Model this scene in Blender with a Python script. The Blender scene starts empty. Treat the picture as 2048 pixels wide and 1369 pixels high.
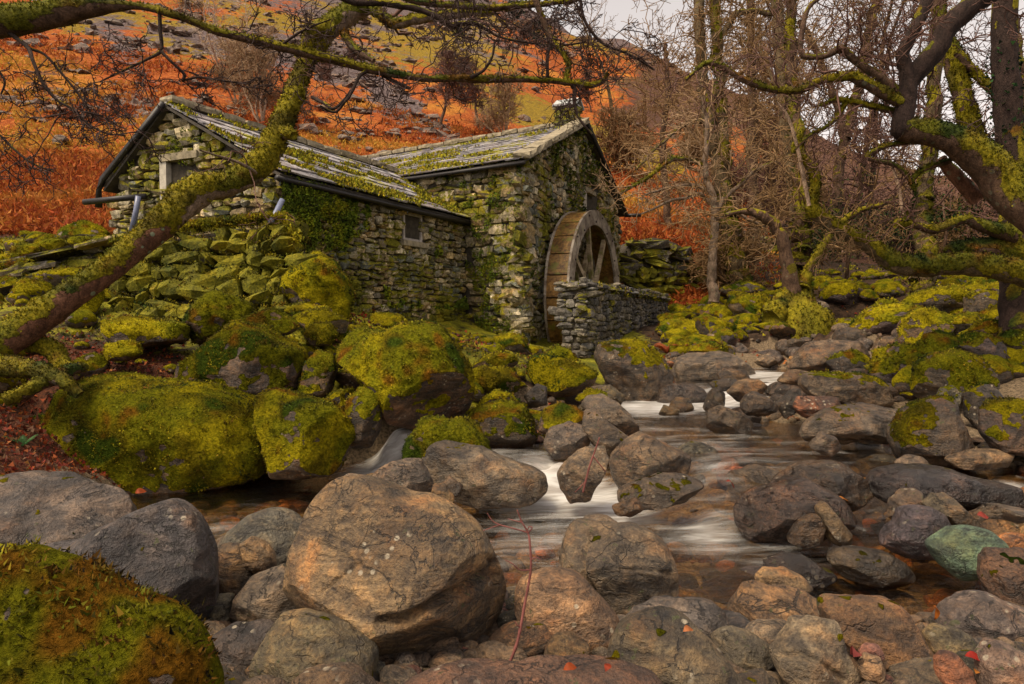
import bpy, math, random
import numpy as np
from mathutils import Vector, Matrix

sc = bpy.context.scene
C = sc.collection
pi = math.pi

# ------------------------------------------------------------------ camera
CAM_H = 1.3
F = 1365.0
PITCH = math.atan((684.5 - 640) / F)
cam_d = bpy.data.cameras.new('camera')
cam_d.sensor_width = 36.0
cam_d.lens = 24.0
cam_d.clip_start = 0.05
cam_d.clip_end = 2000
cam = bpy.data.objects.new('camera', cam_d)
C.objects.link(cam)
cam.location = (0, 0, CAM_H)
cam.rotation_euler = (pi / 2 - PITCH, 0, 0)
sc.camera = cam

# ------------------------------------------------------------------ sky, sun, exposure
SUN_EL, SUN_AZ = math.radians(60), math.radians(-128)     # azimuth from +Y, clockwise
world = bpy.data.worlds.new('World')
sc.world = world
world.use_nodes = True
wn = world.node_tree
wn.nodes.clear()
w_out = wn.nodes.new('ShaderNodeOutputWorld')
w_bg = wn.nodes.new('ShaderNodeBackground')
w_bg.inputs['Strength'].default_value = 0.095
sky = wn.nodes.new('ShaderNodeTexSky')
sky.sky_type = 'NISHITA'
sky.sun_disc = False
sky.sun_elevation = SUN_EL
sky.sun_rotation = SUN_AZ
sky.altitude = 100
sky.air_density = 1.0
sky.dust_density = 2.5
hsv = wn.nodes.new('ShaderNodeHueSaturation')
hsv.inputs['Saturation'].default_value = 0.10
hsv.inputs['Value'].default_value = 1.0
tint = wn.nodes.new('ShaderNodeMix')
tint.data_type = 'RGBA'
tint.blend_type = 'MULTIPLY'
tint.inputs[0].default_value = 1.0
tint.inputs[7].default_value = (1.0, 0.895, 0.83, 1)
wn.links.new(sky.outputs[0], hsv.inputs['Color'])
wn.links.new(hsv.outputs[0], tint.inputs[6])
wn.links.new(tint.outputs[2], w_bg.inputs['Color'])
wn.links.new(w_bg.outputs[0], w_out.inputs[0])

sun_d = bpy.data.lights.new('sun', 'SUN')
sun_d.energy = 1.5
sun_d.angle = math.radians(22)
sun_d.color = (1.0, 0.83, 0.58)
sun = bpy.data.objects.new('sun', sun_d)
C.objects.link(sun)
sd = Vector((math.sin(SUN_AZ) * math.cos(SUN_EL), math.cos(SUN_AZ) * math.cos(SUN_EL), math.sin(SUN_EL)))
sun.rotation_euler = sd.to_track_quat('Z', 'Y').to_euler()
sun.location = (0, 0, 60)

sc.view_settings.view_transform = 'Standard'
sc.view_settings.look = 'None'
sc.view_settings.gamma = 1.0
sc.view_settings.use_curve_mapping = False
sc.view_settings.exposure = 1.36
sc.cycles.use_denoising = True
sc.cycles.max_bounces = 6
sc.cycles.diffuse_bounces = 2
sc.cycles.transparent_max_bounces = 12

# ------------------------------------------------------------------ projection helpers
cp, sp = math.cos(PITCH), math.sin(PITCH)


def ray(px, py):
    u = (np.asarray(px, float) - 1024) / F
    v = (684.5 - np.asarray(py, float)) / F
    return np.stack([u, cp + v * sp, -sp + v * cp], -1)


def P(px, py, d):
    r = ray(px, py)
    return r * (np.asarray(d, float) / r[..., 1])[..., None] + np.array([0, 0, CAM_H])


def Pz(px, py, z):
    r = ray(px, py)
    t = (z - CAM_H) / r[..., 2]
    return r * np.asarray(t)[..., None] + np.array([0, 0, CAM_H])


def pxof(p):
    p = np.atleast_2d(p).astype(float)
    x, y, z = p[:, 0], p[:, 1], p[:, 2] - CAM_H
    f = y * cp - z * sp
    up = y * sp + z * cp
    return 1024 + F * x / f, 684.5 - F * up / f


# ------------------------------------------------------------------ noise
_rs = np.random.RandomState(7)
_G = _rs.normal(size=(256, 3))
_G /= np.linalg.norm(_G, axis=1)[:, None]
_PERM = _rs.permutation(256)
_PERM = np.concatenate([_PERM, _PERM, _PERM])


def noise(p, seed=0):
    p = np.asarray(p, float) + seed * 17.31
    i = np.floor(p).astype(np.int64)
    f = p - i
    i &= 255
    w = f * f * f * (f * (f * 6 - 15) + 10)
    res = 0
    for dx in (0, 1):
        wx = w[:, 0] if dx else 1 - w[:, 0]
        a = _PERM[(i[:, 0] + dx) & 255]
        for dy in (0, 1):
            wy = w[:, 1] if dy else 1 - w[:, 1]
            b = _PERM[(a + i[:, 1] + dy) & 255]
            for dz in (0, 1):
                wz = w[:, 2] if dz else 1 - w[:, 2]
                g = _G[_PERM[(b + i[:, 2] + dz) & 255]]
                res = res + wx * wy * wz * (g[:, 0] * (f[:, 0] - dx) + g[:, 1] * (f[:, 1] - dy) + g[:, 2] * (f[:, 2] - dz))
    return res * 1.6


def fbm(p, oct=4, seed=0, gain=.5):
    p = np.asarray(p, float)
    a, s, r = 1.0, 1.0, 0
    for o in range(oct):
        r = r + a * noise(p * s, seed + o * 3)
        a *= gain
        s *= 2.03
    return r


def sstep(a, b, x):
    t = np.clip((x - a) / (b - a), 0, 1)
    return t * t * (3 - 2 * t)


# ------------------------------------------------------------------ mesh helpers
def mesh(name, V, faces, smooth=True, attrs=None, mat=None):
    """faces: one (M,k) int array or a list of them"""
    if not isinstance(faces, list):
        faces = [faces]
    faces = [np.asarray(f, np.int32) for f in faces if len(f)]
    V = np.asarray(V, np.float32)
    me = bpy.data.meshes.new(name)
    me.vertices.add(len(V))
    me.vertices.foreach_set('co', V.ravel())
    nl = sum(f.size for f in faces)
    nf = sum(len(f) for f in faces)
    me.loops.add(nl)
    me.loops.foreach_set('vertex_index', np.concatenate([f.ravel() for f in faces]))
    me.polygons.add(nf)
    tot = np.concatenate([np.full(len(f), f.shape[1], np.int32) for f in faces])
    st = np.concatenate([[0], np.cumsum(tot)[:-1]]).astype(np.int32)
    me.polygons.foreach_set('loop_start', st)
    me.polygons.foreach_set('loop_total', tot)
    me.polygons.foreach_set('use_smooth', np.full(nf, smooth, bool))
    me.update(calc_edges=True)
    for k, a in (attrs or {}).items():
        a = np.asarray(a, np.float32)
        if a.ndim == 1:
            at = me.attributes.new(k, 'FLOAT', 'POINT')
            at.data.foreach_set('value', a)
        else:
            at = me.attributes.new(k, 'FLOAT_COLOR', 'POINT')
            if a.shape[1] == 3:
                a = np.concatenate([a, np.ones((len(a), 1), np.float32)], 1)
            at.data.foreach_set('color', a.ravel())
    if mat:
        me.materials.append(mat)
    return me


def ob(name, me, parent=None, loc=None, label=None, cat=None, group=None, kind=None):
    o = bpy.data.objects.new(name, me)
    C.objects.link(o)
    if parent is not None:
        o.parent = parent
    if loc is not None:
        o.location = loc
    tag(o, label, cat, group, kind)
    return o


def tag(o, label=None, cat=None, group=None, kind=None):
    if label: o['label'] = label
    if cat: o['category'] = cat
    if group: o['group'] = group
    if kind: o['kind'] = kind
    return o


def thing(name, label, cat, loc=(0, 0, 0), group=None):
    return ob(name, None, None, loc, label, cat, group)


def mk(name, V, faces, mat, parent=None, smooth=True, attrs=None, **kw):
    V = np.asarray(V, float)
    if parent is not None:
        V = V - np.array(parent.matrix_basis.translation if parent.parent is None else (parent.matrix_basis.translation + parent.parent.matrix_basis.translation))
    return ob(name, mesh(name, V, faces, smooth, attrs, mat), parent, **kw)


def dup(root, loc=None, rotz=0, scale=1, label=None, group=None):
    r = root.copy()
    C.objects.link(r)
    if loc is not None: r.location = loc
    r.rotation_euler = (0, 0, rotz)
    r.scale = (scale,) * 3 if not hasattr(scale, '__len__') else scale
    if label: r['label'] = label
    if group: r['group'] = group
    for ch in list(root.children):
        c = ch.copy()
        C.objects.link(c)
        c.parent = r
        for g in list(ch.children):
            d = g.copy()
            C.objects.link(d)
            d.parent = c
    return r


_ICO = {}


def ico(level):
    if level not in _ICO:
        t = (1 + 5 ** .5) / 2
        V = np.array([(-1, t, 0), (1, t, 0), (-1, -t, 0), (1, -t, 0), (0, -1, t), (0, 1, t), (0, -1, -t), (0, 1, -t), (t, 0, -1), (t, 0, 1), (-t, 0, -1), (-t, 0, 1)], float)
        V /= np.linalg.norm(V[0])
        Fc = np.array([(0, 11, 5), (0, 5, 1), (0, 1, 7), (0, 7, 10), (0, 10, 11), (1, 5, 9), (5, 11, 4), (11, 10, 2), (10, 7, 6), (7, 1, 8), (3, 9, 4), (3, 4, 2), (3, 2, 6), (3, 6, 8), (3, 8, 9), (4, 9, 5), (2, 4, 11), (6, 2, 10), (8, 6, 7), (9, 8, 1)])
        for _ in range(level):
            e = np.sort(np.concatenate([Fc[:, [0, 1]], Fc[:, [1, 2]], Fc[:, [2, 0]]]), 1)
            u, inv = np.unique(e, axis=0, return_inverse=True)
            inv = inv.ravel()
            mid = V[u[:, 0]] + V[u[:, 1]]
            mid /= np.linalg.norm(mid, axis=1)[:, None]
            n = len(Fc)
            a, b, c = inv[:n] + len(V), inv[n:2 * n] + len(V), inv[2 * n:] + len(V)
            V = np.concatenate([V, mid])
            Fc = np.concatenate([np.stack([Fc[:, 0], a, c], 1), np.stack([Fc[:, 1], b, a], 1), np.stack([Fc[:, 2], c, b], 1), np.stack([a, b, c], 1)])
        _ICO[level] = (V, Fc)
    return _ICO[level]


def vnormals(V, T):
    n = np.cross(V[T[:, 1]] - V[T[:, 0]], V[T[:, 2]] - V[T[:, 0]])
    N = np.zeros_like(V)
    for k in range(3):
        for j in range(3):
            N[:, j] += np.bincount(T[:, k], n[:, j], len(V))
    return N / (np.linalg.norm(N, axis=1)[:, None] + 1e-12)


def quads2tris(Q):
    return np.concatenate([Q[:, [0, 1, 2]], Q[:, [0, 2, 3]]])


def join(parts):
    """parts: list of (V, F) with equal face size -> V, F"""
    Vs, Fs, n = [], [], 0
    for V, Fc in parts:
        Vs.append(V)
        Fs.append(np.asarray(Fc) + n)
        n += len(V)
    return np.concatenate(Vs), np.concatenate(Fs)


BOXF = np.array([(0, 3, 2, 1), (4, 5, 6, 7), (0, 1, 5, 4), (1, 2, 6, 5), (2, 3, 7, 6), (3, 0, 4, 7)])


def boxv(c, ax, ay, az):
    """box from centre and three half-axis vectors"""
    c, ax, ay, az = (np.asarray(q, float) for q in (c, ax, ay, az))
    return np.array([c + sx * ax + sy * ay + sz * az for sz in (-1, 1) for sx, sy in ((-1, -1), (1, -1), (1, 1), (-1, 1))])


# ------------------------------------------------------------------ moss colour shared by surfaces and tufts
MOSS = np.array([(.33, .27, .009), (.17, .165, .008), (.10, .075, .007), (.19, .078, .009), (.05, .075, .007)])


def mosscol(p, seed=0, brown=0.0, bright=1.0):
    n1 = fbm(p * 1.5, 2, seed + 41)
    n2 = fbm(p * 4.7, 2, seed + 57)
    n3 = fbm(p * 2.3, 2, seed + 63)
    c = MOSS[1] * np.ones((len(p), 1))
    m = lambda c, k, w: c + (MOSS[k] - c) * w[:, None]
    c = m(c, 0, sstep(-.15, .35, n1 + n2 * .4 + .12))
    c = m(c, 2, sstep(.05, .5, n3) * .8)
    c = m(c, 3, sstep(.25 - brown, .65 - brown, n2 * .7 - n1 * .4) * .9)
    c = m(c, 4, sstep(.45, .7, n3 - n1 * .6))
    return c * bright


def tufts(name, pts, nrm, size, parent, mat, seed, brown=0.0, blades=3, spread=.8, bright=1.0, up=.15, width=.42, col=None, offset=0.0):
    """little moss shoots: each a few triangles leaning out of the surface; one uncountable mass"""
    rs = np.random.RandomState(seed)
    n = len(pts)
    if n == 0:
        return None
    pts = np.repeat(pts, blades, 0)
    nrm = np.repeat(nrm, blades, 0)
    m = len(pts)
    size = np.broadcast_to(np.asarray(size, float), (n,))
    s = np.repeat(size, blades) * rs.uniform(.55, 1.35, m)
    d = nrm + rs.normal(size=(m, 3)) * spread * .6 + np.array([0, 0, up])
    d /= np.linalg.norm(d, axis=1)[:, None]
    side = np.cross(d, rs.normal(size=(m, 3)))
    side /= np.linalg.norm(side, axis=1)[:, None] + 1e-9
    base = pts + rs.normal(size=(m, 3)) * s[:, None] * .45 - d * s[:, None] * .25 + nrm * offset
    V = np.empty((m, 3, 3))
    V[:, 0] = base - side * s[:, None] * width
    V[:, 1] = base + side * s[:, None] * width
    V[:, 2] = base + d * s[:, None]
    c = mosscol(pts, 0, brown, bright) if col is None else np.repeat(col, blades, 0)
    c = c * rs.uniform(.72, 1.26, (m, 1)) * (1 + rs.normal(size=(m, 3)) * .08)
    c = np.clip(np.repeat(c, 3, 0), 0, 1)
    sn = nrm / (np.linalg.norm(nrm, axis=1)[:, None] + 1e-9) + rs.normal(size=(m, 3)) * .28
    sn = np.repeat(sn / np.linalg.norm(sn, axis=1)[:, None], 3, 0)
    T = np.arange(m * 3).reshape(-1, 3)
    return mk(name, V.reshape(-1, 3), T, mat, parent, smooth=False, attrs={'col': c, 'sn': sn}, kind='stuff')


def sample(V, T, n, rs, weight=None):
    a = np.linalg.norm(np.cross(V[T[:, 1]] - V[T[:, 0]], V[T[:, 2]] - V[T[:, 0]]), axis=1)
    if weight is not None:
        a = a * weight[T].mean(1)
    cs = np.cumsum(a)
    if cs[-1] <= 0:
        return np.zeros((0, 3)), np.zeros(0, int), np.zeros((0, 3))
    t = np.searchsorted(cs, rs.rand(n) * cs[-1])
    t = np.clip(t, 0, len(T) - 1)
    u, v = rs.rand(n), rs.rand(n)
    k = u + v > 1
    u[k], v[k] = 1 - u[k], 1 - v[k]
    b = np.stack([1 - u - v, u, v], 1)
    return (V[T[t]] * b[:, :, None]).sum(1), t, b


# ------------------------------------------------------------------ materials
class NT:
    def __init__(self, name):
        self.m = bpy.data.materials.new(name)
        self.m.use_nodes = True
        self.t = self.m.node_tree
        self.t.nodes.clear()
        self.out = self.t.nodes.new('ShaderNodeOutputMaterial')

    def n(self, typ, **kw):
        nd = self.t.nodes.new('ShaderNode' + typ)
        for k, v in kw.items():
            setattr(nd, k, v)
        return nd

    def set(self, sock, v):
        if isinstance(v, bpy.types.NodeSocket):
            self.t.links.new(v, sock)
        elif v is not None:
            if hasattr(sock.default_value, '__len__') and not hasattr(v, '__len__'):
                v = (v,) * len(sock.default_value)
            if hasattr(v, '__len__') and len(v) == 3 and len(sock.default_value) == 4:
                v = (*v, 1)
            sock.default_value = v

    def noise(self, vec, scale, detail=4, rough=.55, dist=0):
        nd = self.n('TexNoise')
        self.set(nd.inputs['Vector'], vec)
        self.set(nd.inputs['Scale'], scale)
        self.set(nd.inputs['Detail'], detail)
        self.set(nd.inputs['Roughness'], rough)
        self.set(nd.inputs['Distortion'], dist)
        return nd.outputs[0]

    def voro(self, vec, scale, feature='F1', out=0, rand=1):
        nd = self.n('TexVoronoi', feature=feature)
        self.set(nd.inputs['Vector'], vec)
        self.set(nd.inputs['Scale'], scale)
        self.set(nd.inputs['Randomness'], rand)
        return nd.outputs[out]

    def math(self, op, a, b=None, c=None, clamp=False):
        nd = self.n('Math', operation=op, use_clamp=clamp)
        self.set(nd.inputs[0], a)
        if b is not None: self.set(nd.inputs[1], b)
        if c is not None: self.set(nd.inputs[2], c)
        return nd.outputs[0]

    def rng(self, v, a, b, c=0., d=1., smooth=True):
        nd = self.n('MapRange', interpolation_type='SMOOTHSTEP' if smooth else 'LINEAR')
        for k, q in zip(range(5), (v, a, b, c, d)):
            self.set(nd.inputs[k], q)
        return nd.outputs[0]

    def mix(self, f, a, b, blend='MIX'):
        nd = self.n('Mix', data_type='RGBA', blend_type=blend)
        self.set(nd.inputs[0], f)
        self.set(nd.inputs[6], a)
        self.set(nd.inputs[7], b)
        return nd.outputs[2]

    def ramp(self, f, stops, interp='LINEAR'):
        nd = self.n('ValToRGB')
        self.set(nd.inputs[0], f)
        cr = nd.color_ramp
        cr.interpolation = interp
        while len(cr.elements) < len(stops):
            cr.elements.new(.5)
        for e, (p_, c_) in zip(cr.elements, stops):
            e.position = p_
            e.color = (*c_, 1)
        return nd.outputs[0]

    def attr(self, name, typ='GEOMETRY', out=0):
        nd = self.n('Attribute', attribute_type=typ, attribute_name=name)
        return nd.outputs[out]

    def vmul(self, vec, s):
        nd = self.n('VectorMath', operation='MULTIPLY')
        self.set(nd.inputs[0], vec)
        nd.inputs[1].default_value = s
        return nd.outputs[0]

    def vadd(self, a, b):
        nd = self.n('VectorMath', operation='ADD')
        self.set(nd.inputs[0], a)
        self.set(nd.inputs[1], b)
        return nd.outputs[0]

    def bump(self, h, strength, dist, normal=None):
        nd = self.n('Bump')
        self.set(nd.inputs['Strength'], strength)
        self.set(nd.inputs['Distance'], dist)
        self.set(nd.inputs['Height'], h)
        if normal is not None: self.set(nd.inputs['Normal'], normal)
        return nd.outputs[0]

    def bsdf(self, col, rough=.7, normal=None, spec=.3, **kw):
        nd = self.n('BsdfPrincipled')
        self.set(nd.inputs['Base Color'], col)
        self.set(nd.inputs['Roughness'], rough)
        self.set(nd.inputs['Specular IOR Level'], spec)
        if normal is not None: self.set(nd.inputs['Normal'], normal)
        for k, v in kw.items():
            self.set(nd.inputs[k], v)
        return nd.outputs[0]

    def done(self, sh):
        self.t.links.new(sh, self.out.inputs['Surface'])
        return self.m


def mat_rock():
    t = NT('boulder_stone')
    oi = t.n('ObjectInfo')
    tc = t.n('TexCoord')
    off = t.n('VectorMath', operation='SCALE')
    t.set(off.inputs[0], (7.1, 3.3, 5.7))
    t.set(off.inputs['Scale'], oi.outputs['Random'])
    off2 = t.n('VectorMath', operation='SCALE')
    t.set(off2.inputs[0], off.outputs[0])
    off2.inputs['Scale'].default_value = 9
    v = t.vadd(tc.outputs['Object'], off2.outputs[0])
    big = t.noise(v, 2.6, 5, .6, .4)
    mid = t.noise(v, 11, 6, .65)
    fine = t.noise(v, 70, 4, .7)
    col = t.mix(1, oi.outputs['Color'], (.52, .465, .395), 'MULTIPLY')
    c = t.mix(t.rng(big, .3, .7), t.mix(1, col, (.55, .52, .5), 'MULTIPLY'), t.mix(1, col, (1.45, 1.4, 1.32), 'MULTIPLY'))
    c = t.mix(t.rng(mid, .45, .62), c, t.mix(1, c, (1.55, 1.4, 1.2), 'MULTIPLY'))
    c = t.mix(t.rng(mid, .46, .30), c, t.mix(1, c, (.32, .30, .32), 'MULTIPLY'))
    # rust and ochre staining
    rust = t.noise(t.vadd(v, (3, 9, 4)), 3.7, 5, .6)
    c = t.mix(t.math('MULTIPLY', t.math('MULTIPLY', t.rng(rust, .5, .72), t.rng(mid, .3, .6, .2, 1)), .6), c, t.mix(1, c, (1.5, .95, .45), 'MULTIPLY'))
    vn = t.math('ABSOLUTE', t.math('SUBTRACT', t.noise(t.vmul(v, (1, 1, 1.8)), 3.1, 6, .62, .8), .5))
    vein = t.math('MULTIPLY', t.rng(vn, .012, .0), t.rng(t.noise(v, 1.7, 2), .42, .55))
    # mineral speckle
    c = t.mix(t.rng(fine, .35, .65), t.mix(1, c, (.66, .64, .64), 'MULTIPLY'), t.mix(1, c, (1.32, 1.3, 1.25), 'MULTIPLY'))
    st_ = t.noise(t.vmul(v, (5, 5, 17)), 1.0, 6, .7, .6)
    c = t.mix(t.rng(st_, .38, .62), t.mix(1, c, (.52, .5, .5), 'MULTIPLY'), t.mix(1, c, (1.3, 1.27, 1.2), 'MULTIPLY'))
    # pale lichen discs in loose colonies
    lv = t.voro(v, 24)
    lz = t.math('MULTIPLY', t.rng(lv, .30, .20), t.rng(t.noise(v, 4.4, 3), .56, .66))
    c = t.mix(t.math('MULTIPLY', lz, .7), c, (.42, .36, .26))
    # dark cracks
    cr = t.voro(t.vadd(v, t.vmul(t.n('TexNoise').outputs[1], (.12, .12, .12))), 4.3, 'DISTANCE_TO_EDGE')
    crk = t.math('MULTIPLY', t.rng(cr, .018, .0), t.rng(t.noise(v, 2.0, 2), .55, .66))
    c = t.mix(t.math('MULTIPLY', crk, .35), c, (.03, .025, .02))
    c = t.mix(t.math('MULTIPLY', vein, .7), c, (.025, .02, .016))
    # small dark moss flecks
    fl = t.math('MULTIPLY', t.rng(t.noise(v, 28, 3, .6), .62, .68), t.rng(t.noise(v, 5, 2), .5, .6))
    c = t.mix(t.math('MULTIPLY', fl, .8), c, (.05, .055, .012))
    moss = t.attr('moss', out=2)
    mcol = t.attr('mosscol', out=0)
    mn = t.noise(v, 46, 5, .7)
    mm = t.rng(t.math('ADD', moss, t.math('MULTIPLY', t.math('SUBTRACT', mn, .5), .9)), .38, .58)
    mc = t.mix(t.rng(mn, .3, .7), t.mix(1, mcol, (.45, .5, .5), 'MULTIPLY'), t.mix(1, mcol, (1.35, 1.3, 1.2), 'MULTIPLY'))
    c = t.mix(mm, c, mc)
    wet = oi.outputs['Alpha']
    c = t.mix(t.math('MULTIPLY', wet, t.math('SUBTRACT', 1, mm)), c, t.mix(1, c, (.5, .47, .45), 'MULTIPLY'))
    h = t.math('ADD', t.math('MULTIPLY', mid, .8), t.math('MULTIPLY', fine, .28))
    h = t.math('SUBTRACT', h, t.math('MULTIPLY', crk, .25))
    h = t.math('SUBTRACT', h, t.math('MULTIPLY', vein, .35))
    h = t.math('ADD', h, t.math('MULTIPLY', st_, .5))
    h = t.math('ADD', h, t.math('MULTIPLY', mm, t.math('MULTIPLY', mn, 1.1)))
    nb = t.bump(h, 1.0, .05)
    rough = t.rng(wet, 0, .8, .66, .22)
    rough = t.math('ADD', rough, t.math('MULTIPLY', mm, .5), clamp=True)
    rough = t.math('ADD', rough, t.math('MULTIPLY', t.math('SUBTRACT', mid, .5), .3), clamp=True)
    return t.done(t.bsdf(c, rough, nb, t.math('MULTIPLY', t.math('SUBTRACT', 1.05, mm), .55)))


def mat_col(name, rough=.8, trans=.3, attr='col', follow=False):
    """colour from the mesh's own colour attribute, slightly translucent (moss shoots, leaves, bracken)"""
    t = NT(name)
    c = t.attr(attr)
    nn = None
    if follow:                # shoots are shaded with the surface they grow on
        vt = t.n('VectorTransform', vector_type='NORMAL', convert_from='OBJECT', convert_to='WORLD')
        t.set(vt.inputs[0], t.attr('sn', out=1))
        nz_ = t.n('VectorMath', operation='NORMALIZE')
        t.set(nz_.inputs[0], vt.outputs[0])
        nn = nz_.outputs[0]
    a = t.bsdf(c, rough, nn, .15)
    if trans:
        b = t.n('BsdfTranslucent')
        t.set(b.inputs['Color'], c)
        if nn is not None: t.set(b.inputs['Normal'], nn)
        m = t.n('MixShader')
        m.inputs[0].default_value = trans
        t.t.links.new(a, m.inputs[1])
        t.t.links.new(b.outputs[0], m.inputs[2])
        a = m.outputs[0]
    return t.done(a)


def mat_wallstone(name, palette, moss=.45, lo=.42, stain=.5):
    t = NT(name)
    oi = t.n('ObjectInfo')
    geo = t.n('NewGeometry')
    tc = t.n('TexCoord')
    rnd = t.math('FRACT', t.math('ADD', oi.outputs['Random'], t.attr('rnd', out=2)))
    n = len(palette)
    c = t.ramp(rnd, [(i / n, p_) for i, p_ in enumerate(palette)], 'CONSTANT')
    r2 = t.math('FRACT', t.math('MULTIPLY', rnd, 37.7))
    c = t.mix(1, c, t.mix(r2, (.6, .6, .6), (1.4, 1.4, 1.4)), 'MULTIPLY')
    v = geo.outputs['Position']
    mid = t.noise(v, 14, 6, .65)
    fine = t.noise(v, 55, 4, .7)
    c = t.mix(t.rng(mid, .35, .65), t.mix(1, c, (.55, .53, .5), 'MULTIPLY'), t.mix(1, c, (1.4, 1.35, 1.25), 'MULTIPLY'))
    c = t.mix(t.rng(fine, .35, .7), t.mix(1, c, (.7, .7, .7), 'MULTIPLY'), t.mix(1, c, (1.3, 1.3, 1.25), 'MULTIPLY'))
    ru = t.noise(t.vadd(v, (5, 1, 3)), 2.2, 5, .6)
    c = t.mix(t.math('MULTIPLY', t.rng(ru, .5, .7), stain), c, t.mix(1, c, (1.5, 1.05, .5), 'MULTIPLY'))
    li = t.math('MULTIPLY', t.rng(t.noise(v, 22, 3), .58, .64), t.rng(t.noise(v, 3.3, 3), .5, .62))
    c = t.mix(t.math('MULTIPLY', li, .65), c, (.46, .42, .33))
    sep = t.n('SeparateXYZ')
    t.t.links.new(geo.outputs['Normal'], sep.inputs[0])
    mo = t.math('ADD', t.noise(v, 1.3, 4, .6), t.math('MULTIPLY', t.math('SUBTRACT', t.noise(v, 9, 4, .65), .5), .55))
    mo = t.math('ADD', mo, t.math('MULTIPLY', sep.outputs[2], .16))
    mm = t.rng(mo, 1.0 - moss, 1.0 - moss + .10)
    mn = t.noise(v, 40, 4, .7)
    mc = t.ramp(t.noise(v, 3.1, 4, .6), [(.3, (.045, .06, .007)), (.42, (.10, .092, .008)), (.52, (.155, .145, .009)), (.62, (.24, .20, .011)), (.75, (.16, .08, .009))])
    mc = t.mix(t.rng(mn, .3, .7), t.mix(1, mc, (.45, .5, .5), 'MULTIPLY'), t.mix(1, mc, (1.35, 1.3, 1.2), 'MULTIPLY'))
    c = t.mix(mm, c, mc)
    h = t.math('ADD', t.math('MULTIPLY', mid, .7), t.math('MULTIPLY', fine, .3))
    h = t.math('ADD', h, t.math('MULTIPLY', mm, t.math('MULTIPLY', mn, 1.0)))
    return t.done(t.bsdf(c, .85, t.bump(h, .7, .03), .2))


def mat_slate():
    t = NT('roof_slate')
    oi = t.n('ObjectInfo')
    geo = t.n('NewGeometry')
    rnd = t.math('FRACT', t.math('ADD', oi.outputs['Random'], t.attr('rnd', out=2)))
    c = t.ramp(rnd, [(0, (.17, .16, .165)), (.2, (.26, .25, .25)), (.4, (.115, .11, .125)), (.6, (.33, .31, .31)), (.8, (.20, .17, .165))], 'CONSTANT')
    v = geo.outputs['Position']
    mid = t.noise(v, 9, 6, .7)
    fine = t.noise(v, 60, 4, .7)
    c = t.mix(t.rng(mid, .35, .65), t.mix(1, c, (.5, .5, .52), 'MULTIPLY'), t.mix(1, c, (1.45, 1.4, 1.4), 'MULTIPLY'))
    li = t.rng(t.noise(v, 26, 3), .57, .63)
    c = t.mix(t.math('MULTIPLY', li, .5), c, (.42, .4, .34))
    mo = t.math('ADD', t.noise(v, 1.1, 4, .6), t.math('MULTIPLY', t.math('SUBTRACT', t.noise(v, 8, 4, .7), .5), .6))
    mm = t.rng(mo, .58, .66)
    c = t.mix(mm, c, t.mix(fine, (.14, .14, .012), (.42, .37, .02)))
    h = t.math('ADD', mid, t.math('MULTIPLY', fine, .3))
    return t.done(t.bsdf(c, t.rng(mm, 0, 1, .42, .9), t.bump(h, .5, .02), .45))


def mat_wood(name, a, b, rough=.6, scale=(3, 3, 30), moss=0.0):
    t = NT(name)
    oi = t.n('ObjectInfo')
    tc = t.n('TexCoord')
    off = t.n('VectorMath', operation='SCALE')
    t.set(off.inputs[0], (17, 13, 11))
    t.set(off.inputs['Scale'], oi.outputs['Random'])
    v = t.vadd(tc.outputs['Object'], off.outputs[0])
    g = t.noise(t.vmul(v, scale), 2.2, 6, .65, .3)
    k = t.noise(v, 4, 4, .6)
    f = t.noise(v, 60, 3)
    c = t.mix(t.rng(g, .3, .7), a, b)
    c = t.mix(t.rng(k, .4, .65), c, t.mix(1, c, (.45, .4, .36), 'MULTIPLY'))
    c = t.mix(1, c, t.mix(oi.outputs['Random'], (.65, .62, .6), (1.3, 1.25, 1.2)), 'MULTIPLY')
    c = t.mix(t.rng(f, .6, .7, 0, .5), c, (.05, .03, .015))
    if moss:
        c = t.mix(t.math('MULTIPLY', t.rng(t.noise(v, 5, 5, .7), .62 - moss, .72 - moss), .8), c, (.12, .12, .012))
    return t.done(t.bsdf(c, rough, t.bump(t.math('ADD', g, t.math('MULTIPLY', f, .4)), .5, .015), .35))


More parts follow.
